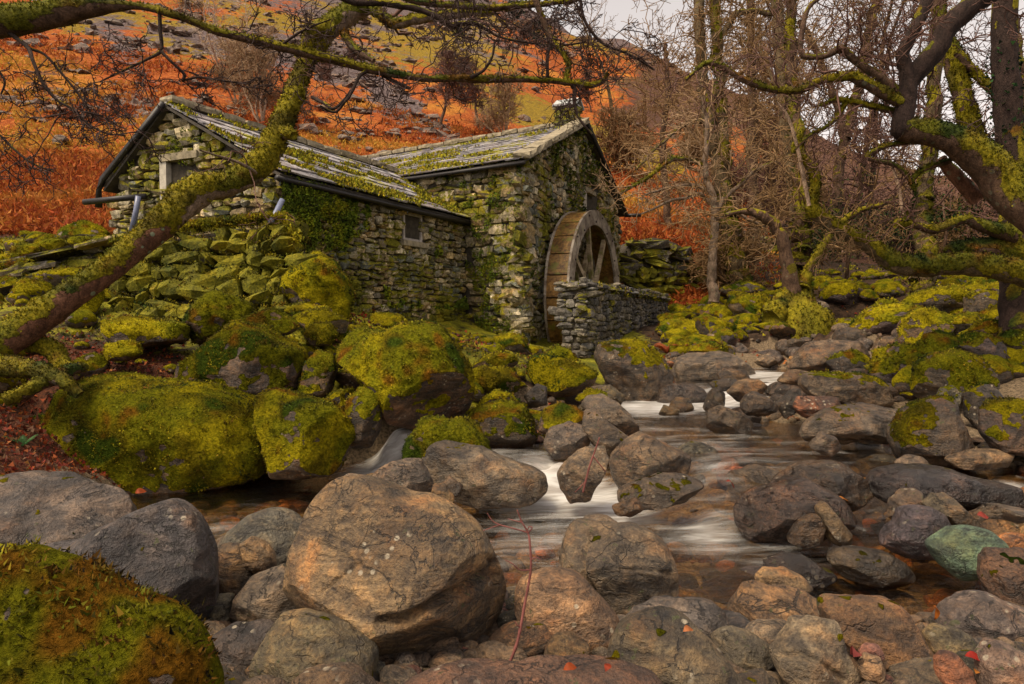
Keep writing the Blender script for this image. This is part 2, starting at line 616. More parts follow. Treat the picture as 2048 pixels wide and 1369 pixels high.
def mat_bark():
    """trunks and limbs: bark tint from the object colour, moss from the mesh's moss attribute"""
    t = NT('mossy_bark')
    oi = t.n('ObjectInfo')
    geo = t.n('NewGeometry')
    v = geo.outputs['Position']
    a = t.noise(t.vmul(v, (1, 1, .5)), 16, 6, .7, .5)
    f = t.noise(v, 70, 4, .7)
    col = oi.outputs['Color']
    c = t.mix(t.rng(a, .3, .7), t.mix(1, col, (.45, .42, .4), 'MULTIPLY'), t.mix(1, col, (1.5, 1.4, 1.3), 'MULTIPLY'))
    c = t.mix(t.rng(f, .35, .7), t.mix(1, c, (.7, .7, .7), 'MULTIPLY'), t.mix(1, c, (1.3, 1.3, 1.3), 'MULTIPLY'))
    lv = t.voro(v, 11)
    li = t.math('MULTIPLY', t.rng(lv, .27, .22), t.rng(t.noise(v, 3, 2), .50, .56))
    c = t.mix(t.math('MULTIPLY', t.math('MULTIPLY', li, oi.outputs['Alpha']), .8), c, t.mix(f, (.10, .15, .09), (.3, .34, .22)))
    moss = t.attr('moss', out=2)
    mcol = t.attr('mosscol')
    mn = t.noise(v, 38, 5, .7)
    mm = t.rng(t.math('ADD', moss, t.math('MULTIPLY', t.math('SUBTRACT', mn, .5), .9)), .38, .58)
    mc = t.mix(t.rng(mn, .3, .7), t.mix(1, mcol, (.4, .45, .5), 'MULTIPLY'), t.mix(1, mcol, (1.3, 1.25, 1.2), 'MULTIPLY'))
    c = t.mix(mm, c, mc)
    h = t.math('ADD', t.math('ADD', a, t.math('MULTIPLY', f, .3)), t.math('MULTIPLY', mm, mn))
    return t.done(t.bsdf(c, .85, t.bump(h, .8, .03), .2))


def mat_plain(name, col, rough=.6, var=.3, metal=0, spec=.4):
    t = NT(name)
    v = t.n('TexCoord').outputs['Object']
    a = t.noise(v, 12, 5, .65)
    c = t.mix(t.rng(a, .3, .7), [q * (1 - var) for q in col], [min(1, q * (1 + var)) for q in col])
    return t.done(t.bsdf(c, rough, t.bump(a, .25, .01), spec, Metallic=metal))


def mat_ground():
    t = NT('mossy_soil')
    v = t.n('NewGeometry').outputs['Position']
    big = t.noise(v, .9, 5, .6, .3)
    mid = t.noise(v, 6, 6, .65)
    fine = t.noise(v, 40, 5, .7)
    soil_shade = t.mix(t.rng(mid, .35, .65), (.022, .014, .009), (.07, .042, .025))  # soil darkened to carry the shade in gaps between boulders
    leaf = t.mix(t.rng(fine, .35, .65), (.03, .013, .008), (.11, .036, .016))
    grav = t.mix(t.rng(fine, .3, .7), (.05, .038, .025), (.25, .18, .11))
    w = t.attr('zone')
    sp_ = t.n('SeparateColor')
    t.t.links.new(w, sp_.inputs[0])
    n2 = t.math('SUBTRACT', mid, .5)
    c = t.mix(t.rng(t.math('ADD', sp_.outputs[1], n2), .4, .6), soil_shade, leaf)
    c = t.mix(t.rng(t.math('ADD', sp_.outputs[2], n2), .4, .6), c, grav)
    mossc = t.ramp(t.noise(v, 2.6, 5, .65), [(.3, (.05, .07, .008)), (.42, (.12, .11, .01)), (.52, (.20, .19, .012)), (.62, (.31, .27, .014)), (.75, (.18, .09, .01))])
    mossc = t.mix(t.rng(fine, .3, .7), t.mix(1, mossc, (.45, .5, .5), 'MULTIPLY'), t.mix(1, mossc, (1.3, 1.25, 1.2), 'MULTIPLY'))
    c = t.mix(t.rng(t.math('ADD', sp_.outputs[0], t.math('ADD', n2, t.math('MULTIPLY', t.math('SUBTRACT', big, .5), .8))), .4, .6), c, mossc)
    h = t.math('ADD', mid, t.math('MULTIPLY', fine, .5))
    return t.done(t.bsdf(c, .9, t.bump(h, .8, .05), .15))


def mat_hill():
    t = NT('bracken_fellside')
    v = t.n('NewGeometry').outputs['Position']
    w = t.attr('zone')
    sp_ = t.n('SeparateColor')
    t.t.links.new(w, sp_.inputs[0])
    vv = t.vmul(v, (1, .6, 1))
    n0 = t.noise(vv, .16, 6, .62)
    n1 = t.noise(vv, .9, 6, .66)
    n2 = t.noise(vv, 5, 5, .7)
    d = t.math('ADD', t.math('MULTIPLY', t.math('SUBTRACT', n1, .5), 1.5), t.math('MULTIPLY', t.math('SUBTRACT', n2, .5), .9))
    brk = t.ramp(n2, [(.28, (.08, .020, .008)), (.42, (.24, .052, .012)), (.55, (.40, .105, .020)), (.7, (.48, .19, .04))])
    brk = t.mix(t.rng(n1, .5, .68, 0, .7), brk, (.24, .045, .012))
    brk = t.mix(t.rng(n0, .5, .65, 0, .5), brk, (.50, .24, .035))
    gr = t.ramp(n2, [(.3, (.07, .05, .010)), (.5, (.23, .15, .016)), (.68, (.38, .25, .028))])
    scr = t.ramp(n2, [(.3, (.025, .017, .016)), (.46, (.095, .068, .066)), (.6, (.19, .145, .14)), (.72, (.33, .27, .26))])
    c = t.mix(t.rng(t.math('ADD', sp_.outputs[1], d), .42, .58), brk, gr)
    c = t.mix(t.rng(t.math('ADD', sp_.outputs[2], d), .42, .56), c, scr)
    hth = t.rng(t.math('ADD', sp_.outputs[0], d), .45, .6)
    c = t.mix(hth, c, t.mix(n2, (.05, .03, .022), (.16, .075, .045)))
    h = t.math('ADD', n1, t.math('MULTIPLY', n2, .5))
    return t.done(t.bsdf(c, .95, t.bump(h, .9, .5), .1))


def mat_water():
    t = NT('stream_water')
    v = t.n('NewGeometry').outputs['Position']
    foam = t.attr('foam', out=2)  # white water, plus pale sky reflection painted on the pool
    fl = t.attr('flow')                     # stretched coordinates along the current
    s1 = t.noise(t.vmul(fl, (1, 1, 1)), 1.0, 6, .62, .3)
    s2 = t.noise(t.vmul(fl, (2.3, 3.1, 1)), 1.0, 5, .6, .2)
    f = t.math('ADD', foam, t.math('MULTIPLY', t.math('SUBTRACT', s1, .5), 1.1))
    f = t.math('MULTIPLY', t.rng(f, .18, 1.0), t.rng(foam, .0, .22))
    nb = t.bump(t.math('ADD', s1, t.math('MULTIPLY', s2, .4)), .45, .06)
    fr = t.n('Fresnel')
    fr.inputs['IOR'].default_value = 1.36
    t.set(fr.inputs['Normal'], nb)
    tr = t.n('BsdfTransparent')
    t.set(tr.inputs[0], t.mix(t.rng(s2, .35, .65), (.80, .60, .34), (.95, .84, .62)))
    gl = t.n('BsdfGlossy')
    gl.inputs['Roughness'].default_value = .14
    t.set(gl.inputs['Color'], (.95, .95, .95))
    t.set(gl.inputs['Normal'], nb)
    m = t.n('MixShader')
    t.set(m.inputs[0], t.math('MULTIPLY', fr.outputs[0], 1.25, clamp=True))
    t.t.links.new(tr.outputs[0], m.inputs[1])
    t.t.links.new(gl.outputs[0], m.inputs[2])
    fd = t.n('BsdfDiffuse')
    t.set(fd.inputs[0], t.mix(t.rng(s2, .35, .65), (.50, .46, .42), (.90, .89, .86)))
    ft = t.n('BsdfTranslucent')
    t.set(ft.inputs[0], (.8, .8, .8))
    fm = t.n('MixShader')
    fm.inputs[0].default_value = .35
    t.t.links.new(fd.outputs[0], fm.inputs[1])
    t.t.links.new(ft.outputs[0], fm.inputs[2])
    m2 = t.n('MixShader')
    t.set(m2.inputs[0], t.math('MULTIPLY', f, .92))
    t.t.links.new(m.outputs[0], m2.inputs[1])
    t.t.links.new(fm.outputs[0], m2.inputs[2])
    return t.done(m2.outputs[0])


M_ROCK = mat_rock()
M_MOSS = mat_col('moss_shoots', .85, .12, follow=True)
M_LEAF = mat_col('dead_leaf', .6, .25)
M_BRACK = mat_col('dead_bracken', .85, .3)
M_GROUND = mat_ground()
M_HILL = mat_hill()
M_WATER = mat_water()
M_BARK = mat_bark()
# ------------------------------------------------------------------ boulders: outline in the photograph, distance, stone colour, moss cover, wetness
GREY, BROWN, BLUE, GREEN = (.24, .215, .19), (.22, .155, .085), (.125, .125, .155), (.15, .20, .175)
TAN, PINK, RED, DARK, OLIVE = (.30, .225, .135), (.34, .24, .165), (.24, .085, .05), (.10, .085, .07), (.17, .15, .09)
PALE, PURP = (.36, .32, .27), (.16, .135, .155)
R = []


def rk(name, label, d, tint, moss, wet, pts, lv=4, dk=.9, **kw):
    if moss > .45 and d > 2:           # mossy stones carry an olive brown film
        tint = tuple(.45 * a + .55 * b for a, b in zip(tint, (.13, .10, .048)))
        moss = min(.95, moss + .07)
        dk = max(dk, 1.0) if d > 2 else dk
        kw.setdefault('cuts', 4)
    if d > 3.5 and moss <= .45:        # stones in and by the stream are damp and dark
        tint = tuple(.82 * a for a in tint)
        wet = min(1, wet + .15)
    q = np.array(pts, float).reshape(-1, 2)
    if 3.3 < d < 9.9 and moss <= .45:
        kw.setdefault('bed', 1)
    R.append(dict(name=name, label=label, d=d, tint=tint, moss=moss, wet=wet, q=q, lv=lv, dk=dk, **kw))


rk('boulder', 'big tan boulder with a long diagonal crack in front of the white water', 2.6, (.275, .215, .135), .0, .05,
   (565,1191, 567,1160, 579,1119, 592,1071, 603,1030, 627,996, 661,970, 692,967, 733,974, 767,986, 808,999, 856,1003, 894,1016, 928,1037, 956,1058, 976,1088, 997,1133, 1017,1171, 1029,1198, 1029,1243, 1010,1287, 980,1311, 880,1330, 800,1312, 700,1272, 620,1228), 6, .8,
   amp=.4, cracks=[([(1005,1130),(945,1174),(894,1198),(843,1229),(801,1246),(760,1251)], 11, .085), ([(985,1120),(1010,1200),(1012,1260)], 10, .02), ([(640,1185),(690,1150),(720,1128)], 5, .015)], lichen=1)
rk('boulder', 'moss and lichen covered boulder in the near corner with shaggy golden shoots', 1.72, (.10, .075, .06), .9, 0,
   (-160,1130, 0,1122, 86,1143, 171,1174, 240,1207, 343,1243, 397,1290, 432,1350, 448,1400, 440,1520, 200,1620, -150,1620, -260,1400), 6, .45, brown=.34, shag=1, bright=.7, amp=.5)
rk('boulder', 'rounded blue grey boulder with dark moss flecks beside the shaggy mossy corner', 2.6, (.105, .105, .135), .12, .0,
   (51,1107, 137,1100, 206,1062, 257,1030, 301,1016, 329,1018, 363,1037, 391,1071, 411,1112, 425,1167, 420,1215, 394,1267, 330,1320, 200,1320, 60,1240, 20,1150), 5)
rk('boulder', 'dark grey slab streaked with moss at the edge of the brown pool', 3.15, (.15, .135, .14), .28, .1,
   (-120,975, 0,956, 45,961, 96,962, 130,969, 154,981, 192,986, 223,998, 252,1029, 262,1090, 200,1160, 40,1180, -140,1170), 5)
rk('boulder', 'smooth rounded grey green boulder tucked behind the tan boulder', 3.3, (.21, .225, .21), 0, .1,
   (442,1092, 456,1064, 486,1037, 524,1022, 558,1025, 589,1040, 604,1062, 615,1110, 590,1155, 500,1165, 448,1135), 5, smooth=1)
rk('rock', 'square brown rock between the blue grey and the smooth green boulder', 3.0, BROWN, 0, .1,
   (413,1105, 425,1095, 460,1096, 482,1110, 517,1135, 505,1175, 460,1200, 415,1192, 405,1150))
rk('rock', 'leaning brown wedge of rock against the smooth grey green boulder', 2.98, TAN, .05, .1,
   (473,1092, 500,1076, 527,1090, 545,1112, 557,1138, 520,1148, 485,1122))
rk('rock', 'weathered grey rock under the overhang of the tan boulder', 2.75, GREY, .1, .05,
   (460,1245, 472,1190, 500,1160, 555,1140, 610,1160, 640,1230, 600,1275, 490,1270))
rk('stone', 'small greenish stone below the blue grey boulder', 2.72, (.17, .17, .13), .25, .1,
   (401,1250, 425,1194, 462,1195, 464,1256, 430,1275))
rk('rock', 'dark smooth flat rock wedged below the grey rock', 2.35, (.09, .08, .085), 0, .25,
   (411,1280, 455,1258, 534,1252, 565,1280, 548,1325, 500,1368, 460,1372, 425,1328))
rk('boulder', 'olive grey boulder carrying the tan boulder on its shoulder', 2.2, (.17, .155, .10), .08, .1,
   (500,1360, 512,1304, 536,1248, 600,1240, 690,1270, 750,1310, 760,1410, 620,1440, 505,1420), 5)
rk('stone', 'tan stone half out of view at the bottom edge', 1.98, (.30, .21, .12), 0, 0,
   (565,1385, 603,1347, 640,1343, 688,1341, 723,1350, 755,1385, 720,1440, 600,1440))
rk('boulder', 'flat reddish brown slab with orange leaves along the bottom edge', 1.95, (.165, .098, .07), .06, .15,
   (795,1375, 877,1341, 960,1348, 1050,1341, 1120,1336, 1200,1332, 1280,1346, 1335,1372, 1340,1440, 790,1440), 5, .7)
rk('boulder', 'pinkish tan speckled boulder right behind the bare red sapling', 2.65, PINK, 0, 0,
   (1028,1185, 1040,1166, 1065,1158, 1100,1148, 1146,1150, 1170,1163, 1189,1183, 1213,1210, 1232,1232, 1241,1250, 1232,1267, 1208,1288, 1175,1300, 1127,1299, 1090,1290, 1055,1265, 1030,1225), 5, smooth=1)
rk('boulder', 'round grey brown pitted boulder with cracks in front of the white pool', 3.0, (.215, .185, .145), .05, .0,
   (1116,1116, 1130,1081, 1143,1065, 1165,1055, 1208,1058, 1262,1061, 1305,1070, 1335,1092, 1351,1119, 1356,1146, 1352,1172, 1340,1199, 1310,1222, 1289,1228, 1245,1240, 1210,1225, 1180,1195, 1150,1165, 1124,1146), 5,
   cracks=[([(1178,1068),(1165,1110),(1165,1150),(1185,1185)], 5, .03), ([(1240,1138),(1300,1141),(1340,1146)], 4, .015)])
rk('stone', 'low rounded stone lapped by white water', 3.62, GREY, .1, .3,
   (1163,1044, 1173,1032, 1216,1034, 1240,1046, 1234,1062, 1208,1068, 1170,1062))
rk('rock', 'mottled blue grey rock under the round pitted boulder', 2.6, (.155, .15, .165), .05, .1,
   (1244,1250, 1275,1225, 1316,1209, 1370,1206, 1423,1212, 1450,1232, 1471,1260, 1440,1300, 1380,1315, 1290,1300), 5)
rk('boulder', 'dark olive boulder with an orange leaf on its shoulder', 2.14, (.155, .135, .095), .12, .05,
   (1217,1310, 1229,1278, 1251,1256, 1289,1247, 1329,1243, 1364,1240, 1388,1252, 1418,1280, 1450,1310, 1477,1342, 1495,1375, 1480,1430, 1330,1440, 1240,1400, 1220,1345), 5)
rk('stone', 'round grey green cobble beside the dark olive boulder', 2.36, (.21, .20, .16), .05, 0,
   (1423,1284, 1445,1270, 1472,1263, 1504,1271, 1531,1288, 1548,1305, 1547,1332, 1518,1352, 1485,1355, 1450,1330))
rk('boulder', 'blocky tan boulder with a rust orange underside', 2.75, (.33, .225, .13), .0, 0,
   (1455,1222, 1475,1202, 1499,1183, 1531,1177, 1590,1181, 1629,1194, 1652,1213, 1655,1235, 1637,1252, 1588,1268, 1564,1288, 1540,1298, 1500,1280, 1462,1250), 5, cuts=12)
rk('boulder', 'pale grey angular boulder with a slanting seam', 2.18, (.29, .26, .205), .03, 0,
   (1550,1310, 1572,1286, 1602,1251, 1642,1247, 1683,1260, 1692,1278, 1699,1302, 1710,1337, 1717,1375, 1690,1420, 1600,1420, 1552,1340), 5, cuts=12,
   cracks=[([(1560,1310),(1600,1305),(1640,1325),(1690,1365)], 6, .02)])
rk('boulder', 'large brown boulder with mossy ochre face at the water edge', 2.38, (.25, .16, .085), .22, .1,
   (1650,1220, 1670,1208, 1710,1207, 1750,1202, 1785,1209, 1807,1224, 1826,1251, 1845,1283, 1861,1310, 1867,1337, 1860,1366, 1818,1378, 1780,1365, 1755,1330, 1700,1300, 1660,1262), 5, cuts=9)
rk('boulder', 'broad flat purple grey boulder low on the gravel bank', 2.62, (.17, .15, .16), .0, 0,
   (1872,1250, 1893,1226, 1925,1207, 1974,1195, 2001,1202, 2041,1216, 2080,1230, 2090,1265, 1979,1298, 1950,1305, 1900,1275), 5)
rk('stone', 'small pinkish stone lying next to red leaves', 2.22, (.34, .17, .15), 0, 0,
   (1718,1305, 1737,1290, 1758,1293, 1768,1310, 1755,1325, 1728,1325), 3)
rk('stone', 'small pale tan stone in front of the pinkish one', 2.14, (.34, .25, .17), 0, 0,
   (1717,1335, 1737,1311, 1764,1319, 1774,1345, 1750,1362, 1723,1355), 3)
rk('rock', 'greenish pyramid shaped rock between the brown and purple boulders', 2.42, (.22, .20, .13), .03, 0,
   (1851,1275, 1877,1256, 1912,1258, 1939,1271, 1956,1294, 1950,1315, 1925,1325, 1880,1320, 1858,1300), 4, cuts=10)
rk('stone', 'red brown upright stone near the bottom corner', 2.08, (.28, .125, .07), 0, 0,
   (1878,1320, 1896,1309, 1917,1314, 1939,1338, 1948,1365, 1935,1410, 1880,1410))
rk('rock', 'rough purple brown rock cut by the bottom corner', 2.06, (.20, .155, .145), .03, 0,
   (1968,1375, 1973,1321, 2001,1296, 2033,1301, 2080,1330, 2095,1400, 2060,1450, 1980,1430))
rk('boulder', 'turquoise green boulder with a pointed end at the water edge', 3.3, (.115, .215, .175), .0, .05,
   (1859,1094, 1882,1078, 1912,1062, 1952,1057, 1985,1063, 2006,1081, 2012,1100, 1995,1116, 1981,1134, 1947,1156, 1912,1158, 1880,1132), 5, smooth=1)
rk('boulder', 'dark brown boulder with a rust red top at the frame edge', 3.0, (.14, .085, .055), .03, .15,
   (1972,1160, 1979,1127, 1995,1105, 2048,1102, 2105,1115, 2120,1200, 2040,1228, 1980,1195), 5)
rk('rock', 'flat dark oval rock lying in the still pool', 3.4, (.115, .10, .075), .05, .55,
   (1656,1122, 1669,1105, 1699,1099, 1750,1103, 1782,1108, 1809,1127, 1828,1150, 1790,1166, 1737,1164, 1680,1146), 5)
rk('rock', 'wet black rock awash near the tan stones', 3.35, (.085, .07, .07), .05, .8,
   (1528,1122, 1575,1111, 1602,1112, 1637,1129, 1674,1150, 1630,1168, 1600,1166, 1530,1146))
rk('stone', 'smooth tan stone at the lip of the still pool', 3.1, TAN, 0, .1,
   (1511,1155, 1531,1138, 1575,1139, 1610,1157, 1624,1175, 1580,1186, 1520,1180))
rk('boulder', 'blue purple pyramid shaped boulder standing in the pool', 3.6, (.145, .13, .185), .0, .25,
   (1758,1082, 1791,1049, 1812,1024, 1839,1015, 1866,1017, 1896,1034, 1906,1059, 1890,1085, 1858,1105, 1818,1106, 1775,1094), 5)
rk('rock', 'brown block of rock behind the blue purple pyramid', 3.92, (.19, .145, .105), .05, .2,
   (1775,1033, 1786,1000, 1808,981, 1840,981, 1856,1010, 1840,1040, 1804,1048), 4, cuts=10)
rk('rock', 'tilted olive flagstone leaning on the blue purple pyramid', 3.8, (.19, .17, .12), .05, .1,
   (1849,1011, 1873,990, 1899,989, 1921,1013, 1950,1042, 1930,1062, 1899,1045), 4, cuts=10)
rk('boulder', 'long low dark bluish boulder across the side channel', 4.25, (.095, .085, .105), .08, .6,
   (1740,966, 1753,946, 1811,934, 1884,935, 1939,952, 1994,967, 2038,974, 2075,1000, 2012,1020, 1921,1016, 1811,1008, 1755,996), 5)
rk('boulder', 'domed wet brown boulder midstream above the sheet of water', 4.3, (.16, .125, .095), .12, .5,
   (1546,962, 1585,942, 1621,928, 1665,925, 1702,934, 1731,958, 1748,993, 1730,1016, 1665,1014, 1600,1000), 5)
rk('boulder', 'sloping wet rock with pale scratches beside the sheet of water', 4.0, (.165, .125, .115), .05, .6,
   (1473,1020, 1505,986, 1556,970, 1592,956, 1629,967, 1665,981, 1687,1004, 1711,1040, 1665,1052, 1621,1066, 1570,1072, 1505,1074, 1470,1052), 5, cuts=10)
rk('stone', 'small dark wedge of rock at the foot of the sloping wet rock', 3.7, BROWN, .05, .4,
   (1572,1076, 1603,1044, 1636,1029, 1649,1055, 1632,1082, 1599,1088))
rk('stone', 'upright finger of brown stone beside the small dark wedge', 3.72, (.23, .18, .11), .05, .2,
   (1636,1015, 1654,1003, 1672,1032, 1703,1070, 1690,1094, 1658,1074, 1642,1044), 4, cuts=8)
rk('rock', 'long tan driftwood shaped rock below the dark angular boulder', 4.9, (.24, .185, .125), .0, .05,
   (1886,919, 1939,905, 1994,899, 2029,905, 2010,930, 1957,936, 1915,934))
rk('stone', 'pale grey block in the shallows below the dark angular boulder', 4.9, (.24, .21, .185), 0, .15,
   (1789,925, 1819,910, 1851,914, 1861,933, 1830,946, 1800,944), 3, cuts=9)
rk('boulder', 'big dark angular boulder streaked with moss beside the stream', 5.2, (.115, .09, .065), .42, .1,
   (1784,886, 1789,862, 1811,829, 1848,806, 1892,795, 1928,799, 1945,833, 1941,884, 1930,930, 1884,938, 1840,922, 1804,916), 5, cuts=9)
rk('boulder', 'dark rounded mossy boulder behind the dark angular one', 5.8, DARK, .4, .1,
   (1930,830, 1940,785, 1976,768, 1998,784, 2008,812, 1990,850, 1945,850))
rk('boulder', 'brown mossy boulder at the frame edge above the long tan rock', 5.0, (.13, .09, .065), .38, .05,
   (1966,864, 1972,825, 2001,802, 2048,799, 2095,820, 2100,890, 2048,902, 1985,896), 5)
rk('rock', 'small green topped rock perched above the dark angular boulder', 5.8, (.14, .15, .115), .3, .05,
   (1871,802, 1888,777, 1903,771, 1921,784, 1925,812, 1890,815))
rk('boulder', 'huge dark mossy boulder on the bank under the low mossy limb', 6.6, (.12, .095, .075), .62, 0,
   (1832,775, 1841,730, 1870,707, 1921,700, 1957,711, 1978,745, 1972,780, 1930,806, 1870,812, 1830,802), 5)
rk('boulder', 'bright green mossy boulder above the huge dark mossy one', 7.4, GREY, .85, 0,
   (1838,699, 1859,668, 1892,660, 1917,675, 1925,700, 1890,722, 1842,722))
rk('boulder', 'purple grey boulder with a bare crown among mossy boulders', 7.2, PURP, .38, 0,
   (1915,690, 1936,666, 1965,664, 1994,678, 2014,708, 2005,735, 1950,725))
rk('boulder', 'low mossy boulder behind the purple grey one', 8.0, GREY, .8, 0, (1940,660, 1971,637, 2026,647, 2030,668, 1990,680, 1950,675))
rk('boulder', 'mossy boulder at the frame edge beside the purple grey one', 7.4, GREY, .82, 0, (1992,678, 2026,660, 2075,664, 2085,705, 2020,710))
rk('boulder', 'lichen spotted boulder with orange moss near the dark trunk', 10.0, GREY, .5, 0, (1932,632, 1940,590, 1975,582, 2022,586, 2032,618, 2015,645, 1960,648))
rk('boulder', 'long boulder with a grassy green cap below the low mossy limb', 11.0, (.16, .13, .11), .55, 0, (1805,620, 1815,598, 1858,578, 1913,570, 1959,574, 1965,605, 1900,628, 1827,634))
rk('boulder', 'brown boulder draped with red twigs and moss by the far riffle', 9.0, (.17, .12, .095), .5, 0, (1797,682, 1811,642, 1846,615, 1881,617, 1911,634, 1900,660, 1850,692, 1803,698))
rk('boulder', 'mossy boulder with a dark hollow side near the far riffle', 12.0, DARK, .65, 0, (1747,618, 1764,598, 1788,598, 1809,624, 1790,642, 1753,640))
# midstream
rk('boulder', 'sloping tan slab spanning the upper stream', 9.0, (.26, .205, .155), .0, .1,
   (1573,735, 1597,708, 1620,683, 1670,680, 1718,683, 1747,704, 1700,722, 1645,745, 1578,747), 5, cuts=12)
rk('boulder', 'dark mossy hump leaning on the sloping tan slab', 8.6, DARK, .42, .1, (1653,724, 1679,708, 1714,699, 1741,719, 1751,743, 1730,755, 1675,752))
rk('rock', 'upright brown rock behind the dark mossy hump', 9.5, BROWN, .1, .1, (1742,706, 1761,677, 1780,672, 1792,692, 1782,720, 1750,720), 4, cuts=9)
rk('boulder', 'long pale boulder with dark moss at both ends midstream', 7.0, (.26, .22, .175), .33, .1,
   (1599,768, 1609,747, 1659,744, 1710,746, 1753,754, 1774,774, 1778,803, 1718,818, 1663,800, 1615,788), 5)
rk('rock', 'flat tan rock in front of the sloping tan slab', 7.9, TAN, 0, .1, (1552,762, 1581,740, 1632,742, 1630,764, 1593,770))
rk('boulder', 'grey fissured boulder with pleated sides above the small fall', 9.4, (.27, .245, .22), .12, .15,
   (1340,745, 1359,712, 1379,703, 1437,703, 1468,707, 1492,727, 1513,748, 1480,762, 1420,764, 1350,764), 5, cuts=12)
rk('rock', 'orange brown moss capped rock behind the grey fissured boulder', 9.9, DARK, .75, 0, (1370,704, 1395,688, 1425,683, 1462,694, 1468,712, 1400,714), brown=.35)
rk('rock', 'square brown rock at the edge of the upper riffle', 8.8, BROWN, 0, .1, (1435,749, 1453,736, 1492,742, 1501,761, 1470,770, 1440,766), 4, cuts=10)
rk('rock', 'golden tan oval rock above the small white fall', 7.2, (.31, .23, .14), .0, 0, (1451,784, 1480,761, 1519,759, 1536,774, 1517,794, 1472,800))
rk('rock', 'dark flat rock behind the golden tan oval', 7.6, DARK, .1, .2, (1419,766, 1445,758, 1480,759, 1460,780, 1428,782))
rk('rock', 'smooth brown rock below the golden tan oval', 6.5, (.16, .125, .09), .02, .1, (1478,815, 1492,789, 1507,783, 1538,796, 1558,814, 1530,830, 1492,828))
rk('rock', 'reddish block of rock beneath the long pale boulder', 6.3, (.22, .12, .08), .0, .1, (1587,816, 1597,793, 1640,793, 1679,796, 1686,815, 1650,838, 1605,832), 4, cuts=10)
rk('rock', 'dark slanting wedge beside the reddish block', 6.6, DARK, .05, .1, (1552,808, 1585,781, 1605,777, 1595,815, 1565,832), 4, cuts=10)
rk('stone', 'dark pointed stone in the middle of the white water', 7.3, (.14, .12, .085), .15, .4, (1404,816, 1421,782, 1441,773, 1455,790, 1445,815, 1420,822))
rk('rock', 'fissured rock with layered edge in the amber shallows', 6.3, (.22, .18, .13), .08, .3, (1410,850, 1418,820, 1445,812, 1484,828, 1509,846, 1490,862, 1425,862), 4, cuts=9)
rk('stone', 'yellow brown rounded stone in the foam', 7.5, (.28, .2, .08), .1, .4, (1338,815, 1351,795, 1379,796, 1387,817, 1370,830, 1348,828), 3)
rk('stone', 'pale yellow flat stone at the edge of the foam', 7.3, (.3, .24, .12), .1, .4, (1316,828, 1328,810, 1361,820, 1352,832, 1330,834), 3)
rk('boulder', 'smooth wet dome veiled by falling water', 8.3, (.21, .18, .165), .0, .7, (1310,800, 1320,778, 1345,767, 1385,768, 1408,778, 1418,795, 1390,812, 1330,812), 4, smooth=1)
rk('boulder', 'broad grey flat rock with a moss patch by the amber water', 5.65, (.215, .19, .165), .15, .25,
   (1601,868, 1616,843, 1659,820, 1718,808, 1768,810, 1825,826, 1810,852, 1768,876, 1698,884, 1620,884), 5, cuts=9)
rk('stone', 'pointed grey stone below the broad flat rock', 5.1, (.22, .19, .165), 0, .2, (1618,893, 1644,863, 1667,871, 1681,897, 1650,908), 3, cuts=8)
# mossy bank
rk('boulder', 'huge bright moss covered boulder overhanging the brown pool', 5.6, (.17, .14, .13), .93, 0,
   (70,955, 70,913, 88,878, 110,840, 125,805, 140,772, 170,758, 219,755, 285,757, 351,764, 416,769, 473,786, 517,821, 544,860, 554,904, 548,940, 482,958, 420,972, 307,985, 200,985, 110,978), 6, .7)
rk('boulder', 'darker mossy boulder hugging the end of the huge bright one', 5.75, DARK, .8, 0, (20,940, 26,873, 60,836, 105,830, 120,860, 105,960, 50,970), brown=.15)
rk('boulder', 'mossy boulder with wet dark foot beside the little side waterfall', 5.4, (.15, .12, .10), .72, .1,
   (500,790, 548,780, 614,794, 672,818, 706,851, 711,875, 696,908, 685,940, 620,952, 560,948, 540,905, 520,840), 5)
rk('boulder', 'mossy boulder with bare purple patches and tiny ferns', 6.3, (.23, .17, .165), .73, 0,
   (355,758, 373,724, 403,698, 438,667, 473,644, 526,653, 566,680, 605,702, 611,738, 594,783, 560,800, 495,800, 420,785), 5)
rk('boulder', 'upright egg shaped mossy boulder between two larger ones', 6.2, BROWN, .62, 0, (600,788, 609,733, 627,702, 658,706, 672,738, 664,783, 640,808, 608,804))
rk('boulder', 'peaked mossy boulder in front of the mossy retaining wall', 7.2, BROWN, .88, 0, (373,650, 381,619, 403,597, 425,583, 473,592, 497,615, 495,650, 452,672, 400,690), 5)
rk('boulder', 'thin moss capped slab balanced on the purple patched boulder', 6.7, BROWN, .8, 0, (474,642, 517,623, 552,620, 587,640, 600,656, 580,672, 520,662), brown=.1)
rk('boulder', 'tall dome of bright moss with a pale bare end against the mill', 8.2, (.26, .24, .22), .88, 0,
   (564,560, 574,525, 592,505, 627,500, 666,526, 693,552, 705,600, 700,640, 640,648, 590,640, 560,610), 5)
rk('rock', 'long thin mossy slab below the tall dome', 7.6, BROWN, .85, 0, (559,618, 605,607, 658,614, 660,632, 590,636))
rk('rock', 'mossy rock with a grey crown below the tall dome', 7.3, GREY, .62, 0, (581,632, 615,620, 649,618, 697,642, 690,668, 620,668))
rk('rock', 'small round mossy rock above the egg shaped boulder', 6.9, BROWN, .85, 0, (607,663, 631,644, 660,648, 676,668, 660,694, 615,690))
rk('boulder', 'massive central boulder patched with moss and reddish stone', 6.0, (.25, .165, .14), .82, 0,
   (672,715, 683,668, 712,653, 749,664, 771,667, 796,653, 822,642, 855,644, 884,656, 914,686, 937,731, 945,811, 940,838, 906,858, 840,855, 790,840, 760,800, 720,760), 6, .75)
rk('boulder', 'wet mossy boulder right beside the little side waterfall', 5.6, (.13, .11, .10), .6, .25,
   (685,830, 698,796, 720,773, 753,772, 768,796, 766,830, 756,868, 735,905, 705,895), 5)
